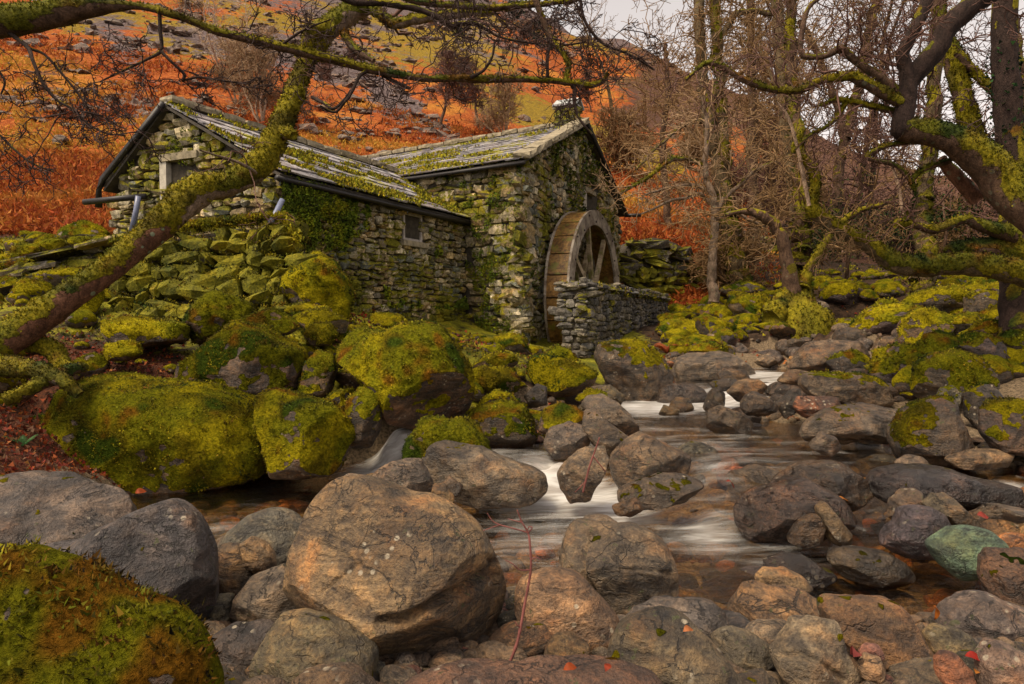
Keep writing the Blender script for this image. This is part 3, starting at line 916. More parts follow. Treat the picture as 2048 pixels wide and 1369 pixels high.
rk('rock', 'low dark mossy rock behind the wet mossy boulder', 6.0, DARK, .75, 0, (636,805, 680,781, 708,777, 705,820, 655,835))
rk('boulder', 'humped olive mossy boulder at the head of the little side waterfall', 5.3, (.18, .15, .09), .68, .05,
   (806,915, 812,877, 832,854, 840,836, 870,836, 899,844, 928,836, 954,854, 976,884, 984,910, 906,940, 830,942), 5)
rk('boulder', 'dark boulder with a thin moss cap behind the humped olive one', 5.9, (.15, .12, .09), .5, .1,
   (925,838, 961,814, 1001,803, 1045,810, 1067,840, 1077,874, 1060,900, 998,900, 950,875), 5)
rk('rock', 'small brown mossy rock above the thin capped dark boulder', 6.4, BROWN, .7, 0, (948,820, 969,793, 994,781, 1023,788, 1042,808, 1010,826), brown=.15)
rk('boulder', 'long pale fractured boulder lying along the white water', 4.6, (.26, .235, .20), .12, .15,
   (840,928, 855,895, 877,883, 914,891, 961,898, 1016,920, 1053,935, 1089,942, 1104,974, 1060,992, 980,998, 906,982, 850,955), 5, cuts=12)
rk('boulder', 'pale speckled rounded boulder behind the big tan boulder', 4.3, (.27, .24, .22), .12, .1,
   (732,975, 745,950, 771,931, 807,918, 837,924, 862,956, 872,982, 858,1008, 796,1010, 745,995), 5)
rk('stone', 'small grey stone peeping over the big tan boulder', 4.4, GREY, .2, .1, (670,968, 694,946, 723,953, 734,970, 715,988, 680,985), 3)
rk('stone', 'yellow square stone beside the pale speckled boulder', 4.1, (.36, .27, .13), .05, .1, (860,1003, 866,971, 888,966, 908,994, 900,1014, 872,1014), 3, cuts=8)
rk('stone', 'small grey stone above the yellow square stone', 4.3, GREY, .1, .2, (881,968, 899,954, 927,972, 915,988, 892,986), 3)
rk('boulder', 'pale striped upright rock with a twig growing before it', 4.5, (.30, .25, .19), .1, .1,
   (1113,950, 1137,917, 1174,898, 1214,894, 1218,921, 1201,956, 1174,986, 1137,990, 1118,975), 5, cuts=9)
rk('boulder', 'big pale peaked rock with tilted layers in midstream', 4.95, (.31, .25, .185), .05, .1,
   (1216,925, 1225,905, 1243,891, 1287,867, 1309,876, 1346,898, 1384,915, 1372,942, 1320,965, 1243,975, 1222,952), 5, cuts=11)
rk('boulder', 'dark pitted flat rock at the brink of the sheet of water', 4.3, (.17, .145, .12), .22, .35,
   (1230,984, 1272,964, 1327,949, 1382,953, 1412,968, 1375,995, 1309,1010, 1240,1006), 5)
rk('stone', 'brown slab under the dark pitted flat rock', 4.12, BROWN, .1, .4, (1223,1012, 1272,998, 1290,1018, 1262,1030, 1230,1028), 3)
rk('boulder', 'round boulder with a mossy cap in front of the wheel pit wall', 8.7, (.20, .165, .125), .40, .1,
   (1188,716, 1199,690, 1229,680, 1272,680, 1309,689, 1335,715, 1344,748, 1330,778, 1305,805, 1254,798, 1212,765), 5)
rk('boulder', 'slanting mossy boulder below the wheel pit', 8.0, BROWN, .72, 0,
   (1055,752, 1056,720, 1082,709, 1126,719, 1170,730, 1198,746, 1185,768, 1150,794, 1110,794, 1078,778), 5)
rk('rock', 'mossy rock with a grey crest close under the wheel', 8.7, BROWN, .75, 0, (1083,712, 1111,691, 1141,700, 1161,724, 1120,732))
rk('boulder', 'low mossy boulder below the mill corner', 7.0, BROWN, .82, 0, (936,776, 939,742, 972,731, 1016,737, 1040,758, 1038,785, 987,790))
rk('rock', 'wedge of mossy rock above the low mossy boulder', 7.5, BROWN, .8, 0, (940,734, 972,711, 998,704, 1031,711, 1037,738, 990,746))
rk('rock', 'grey knobbly rock with a pale top by the calm side pool', 5.5, (.27, .245, .235), .12, .15,
   (1084,884, 1100,859, 1141,843, 1170,854, 1179,884, 1165,908, 1105,908))
rk('rock', 'mossy rock with a bare purple patch above the grey knobbly one', 5.9, PURP, .62, .05, (1073,858, 1089,822, 1122,806, 1152,814, 1172,833, 1160,855, 1100,870), brown=.15)
rk('rock', 'leaning split slab with a sharp edge midstream', 5.5, (.26, .22, .175), .12, .1,
   (1165,858, 1168,818, 1192,821, 1221,850, 1260,874, 1250,892, 1221,905, 1183,885), 4, cuts=12)
rk('rock', 'smooth grey slab dipping towards the amber water', 6.0, (.28, .25, .215), .03, .1,
   (1161,815, 1174,793, 1207,790, 1236,806, 1261,832, 1283,857, 1262,868, 1221,845, 1177,825), 4, cuts=11)
rk('stone', 'dark stone in the gap below the low mossy boulder', 7.0, DARK, .2, .2, (1047,792, 1075,768, 1095,775, 1094,806, 1060,814), 3)
rk('rock', 'low moss topped rock above the smooth grey slab', 6.7, OLIVE, .65, .05, (1145,800, 1181,777, 1214,784, 1216,802, 1170,808))
rk('rock', 'brown flat rock below the round mossy capped boulder', 7.3, OLIVE, .2, .1, (1179,774, 1221,770, 1252,794, 1236,810, 1195,800))
rk('rock', 'mossy hummock with a grey end among red leaves', 6.85, (.24, .21, .2), .8, 0, (206,662, 210,645, 254,631, 307,640, 338,644, 373,648, 374,684, 316,698, 240,694))
rk('rock', 'small mossy hummock below the leaning tree', 6.35, BROWN, .92, 0, (204,710, 210,688, 246,680, 272,688, 284,708, 260,722, 215,722))


def poly_radius(q, th):
    a = q
    b = np.roll(q, -1, 0)
    D = np.stack([np.cos(th), np.sin(th)], 1)
    e = b - a
    den = D[:, None, 0] * e[None, :, 1] - D[:, None, 1] * e[None, :, 0]
    den = np.where(abs(den) < 1e-9, 1e-9, den)
    t = (a[None, :, 0] * e[None, :, 1] - a[None, :, 1] * e[None, :, 0]) / den
    s = (a[None, :, 0] * D[:, None, 1] - a[None, :, 1] * D[:, None, 0]) / den
    t = np.where((s >= -1e-6) & (s <= 1 + 1e-6) & (t > 0), t, -1)
    return t.max(1)


def build_rock(r, seed):
    rs = np.random.RandomState(seed)
    d = r['d']
    q3 = P(r['q'][:, 0], r['q'][:, 1], np.full(len(r['q']), d))
    q = q3[:, [0, 2]]
    lo, hi = q.min(0), q.max(0)
    c = (lo + hi) / 2
    sx, sz = (hi - lo) / 2
    th = np.linspace(-pi, pi, 361)[:-1]
    rad = poly_radius(q - c, th)
    k = np.exp(-.5 * (np.arange(-9, 10) / 3.0) ** 2)
    k /= k.sum()
    rad = np.convolve(np.concatenate([rad[-9:], rad, rad[:9]]), k, 'valid')
    V, T = ico(r['lv'])
    n = V.copy()
    rr = np.hypot(n[:, 0], n[:, 2])
    ang = np.arctan2(n[:, 2], n[:, 0])
    Rr = np.interp(ang, np.append(th, pi), np.append(rad, rad[0]))
    f = rr ** .80
    D = r['dk'] * (sx * sz) ** .5
    p = np.stack([f * Rr * np.cos(ang), np.sign(n[:, 1]) * abs(n[:, 1]) ** .85 * D, f * Rr * np.sin(ang)], 1)
    dims = np.array([sx, D, sz])
    sm = r.get('smooth', 0)
    # facets: planes that shave the body
    u = p / dims
    for _ in range(r.get('cuts', 4 if sm else 7)):
        nn = rs.normal(size=3) * np.array([.8, 1.0, .9])
        nn[1] = -abs(nn[1]) - .35
        nn /= np.linalg.norm(nn)
        h = rs.uniform(.70, .92)
        over = np.maximum(0, u @ nn - h)
        u -= nn * (over * (.9 if not sm else .5))[:, None]
    p = u * dims
    s = (sx * sz) ** .5
    nd = n
    a = .35 if sm else 1
    g = p / s + seed * 3.7
    disp = .075 * fbm(g * 1.3, 3, seed) * a
    disp += .022 * (abs(noise(g * np.array([2.2, 2.2, 4.0]), seed + 5)) - .3) * a
    disp += .006 * fbm(p * 9 + seed, 3, seed + 9) / s * a
    p = p + nd * (disp * s * r.get('amp', 1))[:, None]
    if r.get('bed'):                     # bedded in the stream: the foot runs on below the water
        p[:, 2] = np.where(p[:, 2] < 0, p[:, 2] * 1.2, p[:, 2])
    p[:, 1] += (p[:, 2]) * .25
    for cq in r.get('cracks', []):
        wp = p + np.array([c[0], d, c[1]])
        X, Y = pxof(wp)
        pts = np.array(cq[0], float)
        dist = np.full(len(p), 1e9)
        for a0, b0 in zip(pts[:-1], pts[1:]):
            e = b0 - a0
            t = np.clip(((X - a0[0]) * e[0] + (Y - a0[1]) * e[1]) / (e @ e), 0, 1)
            dist = np.minimum(dist, np.hypot(X - a0[0] - t * e[0], Y - a0[1] - t * e[1]))
        dist += 3 * noise(p * 14, seed + 3)
        m = np.exp(-(dist / cq[1]) ** 2) * (n[:, 1] < .1) * cq[2]
        p = p - nd * m[:, None]
    return p, T, np.array([c[0], d, c[1]]), s


def moss_mask(pw, N, cover, seed):
    if cover <= 0:
        return np.zeros(len(pw))
    if cover < .3:           # only scattered cushions and flecks
        sc_ = N[:, 2] * .35 + fbm(pw * 7, 3, seed + 2) * .8 + fbm(pw * 22, 2, seed + 4) * .5 + fbm(pw * 1.6, 2, seed + 6) * .5 + cover * 1.6 - 1.08
        return sstep(-.1, .25, sc_) * .8
    sc_ = N[:, 2] * 1.0 + fbm(pw * 2.6, 3, seed + 2) * .75 + fbm(pw * 9, 3, seed + 4) * .5 + (cover * 2 - 1) * .95 - .30
    return sstep(-.08, .3, sc_)


for i, r in enumerate(R):
    r['V'], r['T'], r['c'], r['s'] = build_rock(r, 11 + i * 7)

# ------------------------------------------------------------------ stream: centre line points (px, py, height, half width)
ST = [(1760,662,.86,1.1), (1735,688,.79,1.0), (1690,690,.76,.7), (1640,700,.72,.7), (1560,714,.66,.8), (1530,745,.56,.8), (1600,750,.55,.6), (1680,760,.5,.6), (1760,770,.48,.5), (1450,750,.52,.7), (1390,766,.48,.55), (1310,806,.30,.5), (1400,812,.30,.7), (1330,850,.27,.7),
      (1460,870,.255,.8), (1560,880,.25,.8), (1660,910,.23,.6), (1480,910,.235,.6), (1560,930,.22,.5), (1430,945,.2,.4), (1350,965,.13,.4), (1400,1000,.10,.45), (1350,1045,.02,.45),
      (1250,1030,.0,.55), (1100,1030,.0,.5), (1180,985,.02,.4), (1000,1010,.0,.4), (900,1000,.0,.35), (760,995,.0,.4), (600,1010,-.01,.4), (480,1040,-.01,.4), (390,1060,-.02,.4), (340,1010,-.01,.4), (560,960,0,.4), (650,955,0,.4),
      (1000,1060,0,.5), (1090,1090,0,.45), (960,1110,0,.4), (1060,1130,0,.4), (900,1040,0,.45), (820,1010,0,.4), (700,1000,0,.45), (540,1000,0,.45), (450,990,0,.4), (1400,1130,0,.45), (1380,1180,-.01,.3), (1480,1150,0,.4), (1560,1140,0,.4), (1660,1160,0,.4), (1720,1060,0,.4), (1740,1090,0,.4), (1830,1120,-.01,.4), (1450,1090,.0,.5), (1560,1110,.0,.5), (1660,1090,.0,.5), (1740,1140,-.01,.4), (1700,1180,-.02,.35), (1830,1170,-.01,.35), (1710,1020,.02,.35), (1780,980,.10,.3), (1900,1035,.03,.4), (2000,1030,.04,.4), (1950,940,.2,.35), (1850,945,.2,.3),
      (1000,905,.21,.4), (1060,905,.21,.4), (1110,925,.19,.3), (1200,890,.225,.3), (1100,962,.04,.2), (1060,830,.26,.3),
      (805,858,.34,.22), (780,890,.22,.16), (757,932,.06,.18), (725,942,.02,.3), (690,948,.01,.3)]
ST = np.array(ST, float)
STW = Pz(ST[:, 0], ST[:, 1], ST[:, 2])
STR = ST[:, 3]


def water_level(xy):
    d = np.hypot(xy[:, None, 0] - STW[None, :, 0], (xy[:, None, 1] - STW[None, :, 1])) / STR[None]
    w = 1 / (d ** 2 + .02) ** 1.8
    return (w * STW[None, :, 2]).sum(1) / w.sum(1), d.min(1)


# ------------------------------------------------------------------ ground height: control points seen in the photograph
BASE_X = [-2500, -800, 0, 345, 700, 1000, 1300, 1600, 2048, 2800, 4500]
BASE_Y = [230, 250, 300, 330, 400, 430, 470, 525, 540, 520, 520]
SKY_X = [-2500, -600, 0, 500, 900, 1000, 1060, 1110, 1150, 1200, 1250, 1330, 1450, 1600, 1750, 2048, 2600, 4500]
SKY_Y = [-350, -400, -330, -190, -55, -12, 18, 45, 74, 84, 92, 130, 190, 265, 325, 380, 430, 430]
D0, D1 = 25.0, 250.0


def hill_z(x, y):
    px = 1024 + F * x / y
    t = np.clip(np.log(y / D0) / math.log(D1 / D0), 0, 1.0)
    b, s = np.interp(px, BASE_X, BASE_Y), np.interp(px, SKY_X, SKY_Y)
    py = b + (s - b) * t ** .85
    z = CAM_H + (640 - py) / F * y
    g = np.stack([x, y, np.zeros_like(x)], 1)
    amp = sstep(D0, 60, y)
    z = z + amp * (fbm(g * .035, 4, 5) * y * .012 + (abs(noise(g * .06, 8)) - .3) * y * .014 * sstep(80, 200, y))
    over = np.maximum(0, y - D1)
    return z - over * .35


GP = [(100,600,7.8), (0,590,8.2), (0,640,7.0), (200,690,6.9), (100,740,6.0), (0,770,5.3), (200,745,6.1), (300,740,6.4), (0,850,4.8), (0,935,4.3), (100,500,9.6), (100,440,13), (225,470,10.3), (0,420,14), (100,350,20), (-300,600,8), (-300,800,5), (-300,450,13), (-250,950,3.6),
      (700,625,10.3), (930,645,13.2), (1050,690,12.4), (850,662,11), (950,690,9.8), (1000,692,11), (750,645,9.5), (640,640,8.8), (560,640,8.2), (450,645,8.0), (330,640,8.0), (1180,728,11.6), (1330,692,18), (1100,700,13), (1060,712,9.6), (1040,720,9), (900,690,8), (700,700,7.2), (560,700,6.8),
      (1300,560,21), (1420,600,17), (1600,600,14), (1500,655,14), (1650,640,15), (1600,685,11.5), (1800,600,14), (2000,565,13), (2048,645,8.5), (2048,560,20), (1480,520,24), (1700,570,18), (1900,525,22), (1400,690,12), (1345,712,10.5), (2300,640,9), (2300,780,6), (2400,950,4.5), (2100,980,4.4), (2048,1060,3.4),
      (1240,540,22), (600,430,17), (300,400,16), (900,470,20),
      (1024,1369,2.35), (1600,1369,2.3), (1300,1369,2.3), (2048,1320,2.35), (2300,1250,2.5), (1800,1369,2.25), (700,1369,2.1), (450,1400,2.0)]
GP = np.array(GP, float)
gpw = P(GP[:, 0], GP[:, 1], GP[:, 2])
ctrl = [gpw]
rb = []
for r in R:
    zlo = r['c'][2] + (r['q'][:, 1].mean() * 0)
    zb = P(np.array([r['q'][:, 0].mean()]), np.array([r['q'][:, 1].max()]), np.array([r['d']]))[0]
    hgt = (r['q'][:, 1].max() - r['q'][:, 1].min()) / F * r['d']
    if r['label'].startswith(('thin moss capped', 'moss and lichen', 'tall dome', 'red brown upright', 'tan stone half', 'flat reddish')):
        continue
    if 'shoulder' in r['label'] or 'big tan' in r['label']:
        continue
    rb.append((zb[0], r['d'], zb[2] + (.10 * hgt if r['d'] < 3.5 else -.09)))
ctrl.append(np.array(rb))
ctrl.append(np.array([(0, .6, 0), (-1, .6, .15), (-2, 1.5, .45), (-3, 2.5, .5), (1.5, .6, 0), (3, 2, .15), (5, 4, .5), (7, 7, 1.2), (0, 1.5, 0), (-.6, 1.6, .1), (-5, 4, 1.0)], float))
yy = np.array([23.0, 25.5])
for y in yy:
    pxs = np.linspace(-1500, 3500, 26)
    x = (pxs - 1024) / F * y
    ctrl.append(np.stack([x, np.full_like(x, y), hill_z(x, np.full_like(x, y))], 1))
ctrl = np.concatenate(ctrl)
_d = np.hypot(ctrl[:, None, 0] - ctrl[None, :, 0], ctrl[:, None, 1] - ctrl[None, :, 1])
nC = len(ctrl)
A = np.zeros((nC + 3, nC + 3))
A[:nC, :nC] = -_d + np.eye(nC) * .25
A[:nC, nC] = 1
A[:nC, nC + 1:] = ctrl[:, :2]
A[nC:, :nC] = A[:nC, nC:].T
_w = np.linalg.solve(A, np.concatenate([ctrl[:, 2], np.zeros(3)]))


def ground0(x, y):
    x, y = np.asarray(x, float), np.asarray(y, float)
    out = np.empty(len(x))
    for s in range(0, len(x), 20000):
        a, b = x[s:s + 20000], y[s:s + 20000]
        dd = np.hypot(a[:, None] - ctrl[None, :, 0], b[:, None] - ctrl[None, :, 1])
        out[s:s + 20000] = -dd @ _w[:nC] + _w[nC] + _w[nC + 1] * a + _w[nC + 2] * b
    return out


def ground_z(x, y, carve=True, bumps=True):
    x, y = np.atleast_1d(np.asarray(x, float)), np.atleast_1d(np.asarray(y, float))
    z = ground0(x, np.minimum(y, 25.5))
    k = sstep(22.5, 25, y)
    z = z * (1 - k) + hill_z(x, np.maximum(y, 1)) * k
    if bumps:
        g = np.stack([x, y, np.zeros_like(x)], 1)
        z = z + .05 * fbm(g * 1.4, 3, 21) * sstep(1.5, 5, y) + .02 * noise(g * 6, 22)
    if carve:
        near = y < 22
        if near.any():
            lv, dm = water_level(np.stack([x[near], y[near]], 1))
            k = 1 - sstep(.85, 1.5, dm)
            zz = z[near]
            bed = np.minimum(zz, lv - .07 - .08 * k)
            z[near] = zz + (bed - zz) * k
    return z


def gz(x, y):
    return float(ground_z([x], [y])[0])


def ggrid(px, ys):
    X = (px[None, :] - 1024) / F * ys[:, None]
    Y = np.repeat(ys[:, None], len(px), 1)
    n, m = X.shape
    i = np.arange(n * m).reshape(n, m)
    Q = np.stack([i[:-1, :-1], i[:-1, 1:], i[1:, 1:], i[1:, :-1]], -1).reshape(-1, 4)
    return X.ravel(), Y.ravel(), Q


pxs = np.concatenate([np.linspace(-2400, -200, 60)[:-1], np.linspace(-200, 2250, 420)[:-1], np.linspace(2250, 4400, 60)])
ys = np.geomspace(.55, 25.0, 250)
X, Y, Q = ggrid(pxs, ys)
Z = ground_z(X, Y)
lv, dm = water_level(np.stack([X, Y], 1))
PXg, PYg = pxof(np.stack([X, Y, Z], 1))
# what covers the ground: moss / leaf litter / gravel
g3 = np.stack([X, Y, Z], 1)
leafz = np.exp(-(((X + 4.0) / 1.6) ** 2 + ((Y - 6.0) / 1.0) ** 2)) * 1.1 + np.exp(-(((X + 3.3) / .5) ** 2 + ((Y - 4.5) / .9) ** 2)) + .5 * np.exp(-(((X + .4) / .9) ** 2 + ((Y - 10.3) / .8) ** 2)) + .35 * sstep(5, 7, Y) * sstep(1.5, 3.5, X)
grav = sstep(2.4, 1.2, dm) * (Y < 12) + sstep(4.2, 3.2, Y)
mossz = sstep(1.6, 2.6, dm) * sstep(3.6, 5, Y) * .95
brk_ = sstep(10.6, 11.6, Y) * (X < -2.5) + sstep(17, 19, Y) * (PXg < 1500)
mossz = mossz * (1 - brk_)
leafz = leafz + brk_ * 1.2
mossz = mossz * (1 - .62 * sstep(1.5, 3.5, X)) * (1 - .35 * (X < 1))  # less ground moss, so the dark soil paints contact shade between boulders
riff = ((PXg > 1500) & (PXg < 1850) & (PYg > 680)) | ((PXg > 1340) & (PYg > 705)) 
mossz = mossz * (1 - .8 * riff)
grav = np.maximum(grav, riff * .8 * (Y < 14))
zone = np.stack([np.clip(mossz - leafz * .55, 0, 1), np.clip(leafz, 0, 1), np.clip(grav, 0, 1)], 1)
# rough grass and bracken take over behind the walls
GROUND = ob('ground', mesh('ground', g3, Q, True, {'zone': zone}, M_GROUND), kind='structure')

# hillside
pxh = np.concatenate([np.linspace(-2400, -150, 70)[:-1], np.linspace(-150, 2200, 520)[:-1], np.linspace(2200, 4400, 70)])
yh = np.concatenate([[22.9, 24.0], np.geomspace(25.0, D1, 230), [262, 285, 330, 420]])
Xh, Yh, Qh = ggrid(pxh, yh)
Zh = hill_z(Xh, Yh)
Zh = Zh - .35 * (1 - sstep(23, 26, Yh))
gh = np.stack([Xh, Yh, Zh], 1)
PX, PY = pxof(gh)
PX = PX + 60 * fbm(gh * .05, 3, 61) + 20 * fbm(gh * .2, 3, 62)
PY = PY + 22 * fbm(gh * .06, 3, 63) + 8 * fbm(gh * .25, 3, 64)
n_a = fbm(gh * .04, 4, 91)
n_b = fbm(gh * .05, 4, 93)
upper = sstep(185, 95, PY + .05 * (PX - 700) * (PX > 700)) * (PX > 330) + sstep(70, 10, PY) * (PX <= 330)
scree = upper * (.50 + .6 * n_a)
scree += np.exp(-((PY - (165 + (PX - 700) * .55)) / 26) ** 2) * ((PX > 640) & (PX < 900)) * .85
scree += np.exp(-(((PX - 250 - (PY - 60) * .2) / 70) ** 2 + ((PY - 110) / 90) ** 2)) * .7
scree += .55 * np.exp(-((PY - 205) / 24) ** 2) * (PX < 420) * (PX > 100)
scree += .5 * sstep(195, 245, Yh) * (PX > 930)
grass = upper * (.40 - .6 * n_b) + np.exp(-((PY - (200 + (PX - 1000) * .42)) / 30) ** 2) * ((PX > 900) & (PX < 1340)) * .95
grass += np.exp(-(((PX - 880) / 260) ** 2 + ((PY - 95) / 45) ** 2)) * .35 + np.exp(-(((PX - 560) / 150) ** 2 + ((PY - 45) / 26) ** 2)) * .4
grass += np.exp(-(((PX - 110) / 190) ** 2 + ((PY - 300) / 48) ** 2)) * .45 + np.exp(-(((PX - 180) / 160) ** 2 + ((PY - 50) / 35) ** 2)) * .5
grass += np.exp(-(((PX - 1280) / 90) ** 2 + ((PY - 190) / 60) ** 2)) * .5
heath = .75 * sstep(1420, 1650, PX) + .35 * np.exp(-(((PX - 1000) / 120) ** 2 + ((PY - 205) / 30) ** 2)) + .5 * np.exp(-(((PX - 120) / 70) ** 2 + ((PY - 140) / 60) ** 2)) + upper * .25 * n_b + .62 * sstep(1170, 1300, PX) * sstep(290, 230, PY) + .25 * sstep(1170, 1300, PX)
nz = fbm(gh * np.array([.03, .03, .03]), 4, 77)
zone = np.clip(np.stack([heath + .22 * n_a, grass + nz * .34 + .14, scree + fbm(gh * .045, 3, 99) * .2 + .02], 1), 0, 1)
HILL = ob('hillside', mesh('hillside', gh, Qh, True, {'zone': zone}, M_HILL), kind='structure')

# ------------------------------------------------------------------ water sheet
wx, wy = [], []
res = 340
pxw = np.linspace(150, 2200, res)
yw = np.geomspace(2.55, 21, 240)
Xw, Yw, Qw = ggrid(pxw, yw)
lv, dm = water_level(np.stack([Xw, Yw], 1))
keep = (dm < 1.75)
Qw = Qw[keep[Qw].all(1)]
used = np.unique(Qw)
remap = np.full(len(Xw), -1)
remap[used] = np.arange(len(used))
Qw = remap[Qw]
Xw, Yw, lv, dm = Xw[used], Yw[used], lv[used], dm[used]
gw = np.stack([Xw, Yw, lv], 1)
lv = lv + .008 * fbm(gw * np.array([2, 6, 1]), 3, 31) + .004 * noise(gw * np.array([7, 18, 1]), 33)
gw[:, 2] = lv
FOAM_SHEEN = [(1130,990,.03,.42,.95), (1210,1000,.02,.38,.95), (1060,1005,.0,.4,.75), (950,1000,0,.35,.45), (1090,1070,0,.4,.42), (1000,1050,0,.4,.35), (1020,1100,0,.4,.35), (1200,1050,0,.3,.6), (1100,955,.08,.16,1.0), (1110,972,.03,.25,1.1), (1150,975,.02,.3,1.0), (1040,1060,0,.3,.45),
      (1290,818,.28,.5,1.0), (1350,815,.29,.5,.95), (1430,815,.29,.42,.95), (1400,800,.33,.35,.85), (1310,790,.37,.35,1.1), (1460,800,.33,.3,1.0), (1450,795,.35,.3,.8), (1340,780,.42,.25,.5), (1405,775,.44,.2,.4),
      (1430,940,.2,.3,.5), (1370,962,.13,.28,.5), (1330,1000,.1,.25,.32), (1420,1000,.1,.3,.28), (1290,1030,.04,.25,.6), (1420,1075,.0,.36,.55), (1360,1075,0,.3,.42), (1240,1040,.01,.25,.75), (1480,1050,.04,.3,.35), (1500,930,.22,.35,.35),
      (1000,910,.2,.4,.5), (1080,915,.2,.35,.55), (1060,925,.2,.25,.55), (1190,885,.22,.3,.5), (1260,930,.2,.25,.3),
      (1530,748,.56,.6,.8), (1545,768,.5,.5,.8), (1530,722,.65,.5,.6), (1660,700,.74,.5,.5), (1690,760,.5,.4,.4), (1590,780,.46,.4,.3), (1745,672,.82,.6,.6), (1735,690,.78,.5,.6),
      (795,862,.32,.25,1.1), (785,885,.22,.25,1.1), (772,905,.15,.25,1.1), (757,930,.07,.25,1.1), (735,943,.03,.3,1.0), (700,945,.02,.25,.6),
      (2030,1010,.04,.12,.7), (1740,1030,.02,.3,.32), (430,1050,0,.3,.3), (520,1010,0,.3,.18), (380,1050,0,.3,.25), (1680,1100,0,.4,.16), (1330,880,.26,.6,.34), (1430,880,.25,.8,.32), (1540,895,.24,.7,.28), (1620,915,.23,.5,.24), (1480,915,.23,.6,.36), (1290,855,.27,.5,.34), (1600,1120,0,.5,.22), (1520,1090,0,.45,.34), (840,1000,0,.4,.25)]  # faint pool entries paint the sky's pale reflection as foam streaks
foam = np.zeros(len(gw))
for a, b, z, rad, s in FOAM_SHEEN:
    c_ = Pz(a, b, z)
    foam = np.maximum(foam, s * np.exp(-(((gw[:, 0] - c_[0]) / rad) ** 2 + ((gw[:, 1] - c_[1]) / (rad * 1.15)) ** 2)))
for r in R:
    cx, cy, s_ = r['c'][0], r['c'][1], r['s']
    if 3.9 < cy < 9.6 and -.8 < cx < 3.2:
        dd = np.hypot(gw[:, 0] - cx, gw[:, 1] - cy)
        foam = np.maximum(foam, .42 * np.exp(-((dd - s_ * .95) / (.22 * s_)) ** 2) * (foam > .12))
flow = np.stack([gw[:, 0] * 1.6 + gw[:, 1] * .35, gw[:, 1] * 6.0 - gw[:, 0] * .6, lv * 4], 1)
WATER = ob('stream_water', mesh('stream_water', gw, Qw, True, {'foam': foam, 'flow': flow}, M_WATER), kind='structure')

# ------------------------------------------------------------------ place the boulders
NEARN = np.array([0, -1, .25])
CTH = []          # rock tops for scattering leaves


def moss_on(o, V, T, N, mask, c, s, d, seed, brown=0, shag=0, dens=1.0, bright=1.0):
    rs = np.random.RandomState(seed)
    w = mask * ((N[:, 1] < .45) | (N[:, 2] > .25))
    px = d / 682.0
    size = max(.011, 1.55 * px) if not shag else .019
    tri = V[T]
    area = (np.linalg.norm(np.cross(tri[:, 1] - tri[:, 0], tri[:, 2] - tri[:, 0]), axis=1) * .5 * w[T].mean(1)).sum()
    n = int(min(15000 if not shag else 26000, dens * area / (size * 1.15) ** 2))
    if n < 10:
        return
    p, t, b = sample(V, T, n, rs, w ** 2)
    nn = (N[T[t]] * b[:, :, None]).sum(1)
    nn /= np.linalg.norm(nn, axis=1)[:, None]
    cl = noise((p + c) / (size * 4.5), seed) + .4 * noise((p + c) / (size * 11), seed + 1)
    k = cl > (-.22 if not shag else -.3)
    p, nn, cl = p[k], nn[k], cl[k]
    tufts('moss', p + c, nn, size * (.6 + .75 * sstep(-.2, .7, cl)), o, M_MOSS, seed, brown, 3 if not shag else 4, .8, bright, width=.42 if not shag else .24, offset=size * .05)


for i, r in enumerate(R):
    V, T, c = r['V'], r['T'], r['c']
    N = vnormals(V, T)
    mask = moss_mask(V + c, N, r['moss'], i)
    rv = np.random.RandomState(i + 5)
    br, bw = r.get('bright', rv.uniform(.78, 1.22)), r.get('brown', rv.uniform(-.12, .12))
    if r['moss'] < .3: br *= .42
    elif r['c'][0] > 2.6 and r['d'] < 6.8: br *= .6
    mc = mosscol(V + c, i % 3, bw, br)
    o = ob(r['name'], mesh(r['name'], V, T, True, {'moss': mask, 'mosscol': mc}, M_ROCK), None, c, r['label'], r['name'])
    o.color = (*r['tint'], r['wet'])
    if r['moss'] > .3:
        moss_on(o, V, T, N, mask, c, r['s'], r['d'], i + 900, bw, r.get('shag', 0), 1.0, br)
    r['o'] = o
# ------------------------------------------------------------------ masonry helpers
def chunk(seed, sub=1, blk=.5, jit=.14):
    """a rough block stone, 48 triangles"""
    rs = np.random.RandomState(seed)
    k = 2
    V, Fq, idx = [], [], {}
    for ax in range(3):
        for sg in (-1, 1):
            g = {}
            for i in range(k + 1):
                for j in range(k + 1):
                    p = [0, 0, 0]
                    p[ax] = sg
                    p[(ax + 1) % 3] = -1 + 2 * i / k
                    p[(ax + 2) % 3] = -1 + 2 * j / k
                    key = tuple(np.round(p, 3))
                    if key not in idx:
                        idx[key] = len(V)
                        V.append(p)
                    g[i, j] = idx[key]
            for i in range(k):
                for j in range(k):
                    f = [g[i, j], g[i + 1, j], g[i + 1, j + 1], g[i, j + 1]]
                    Fq.append(f if sg > 0 else f[::-1])
    V = np.array(V, float)
    s = V / np.linalg.norm(V, axis=1)[:, None]
    V = V * (1 - blk) + s * blk * 1.22
    V += rs.normal(size=V.shape) * jit
    return V, np.array(Fq)


CHUNKS = [chunk(300 + i, blk=.3 + .35 * (i % 3) / 2) for i in range(14)]


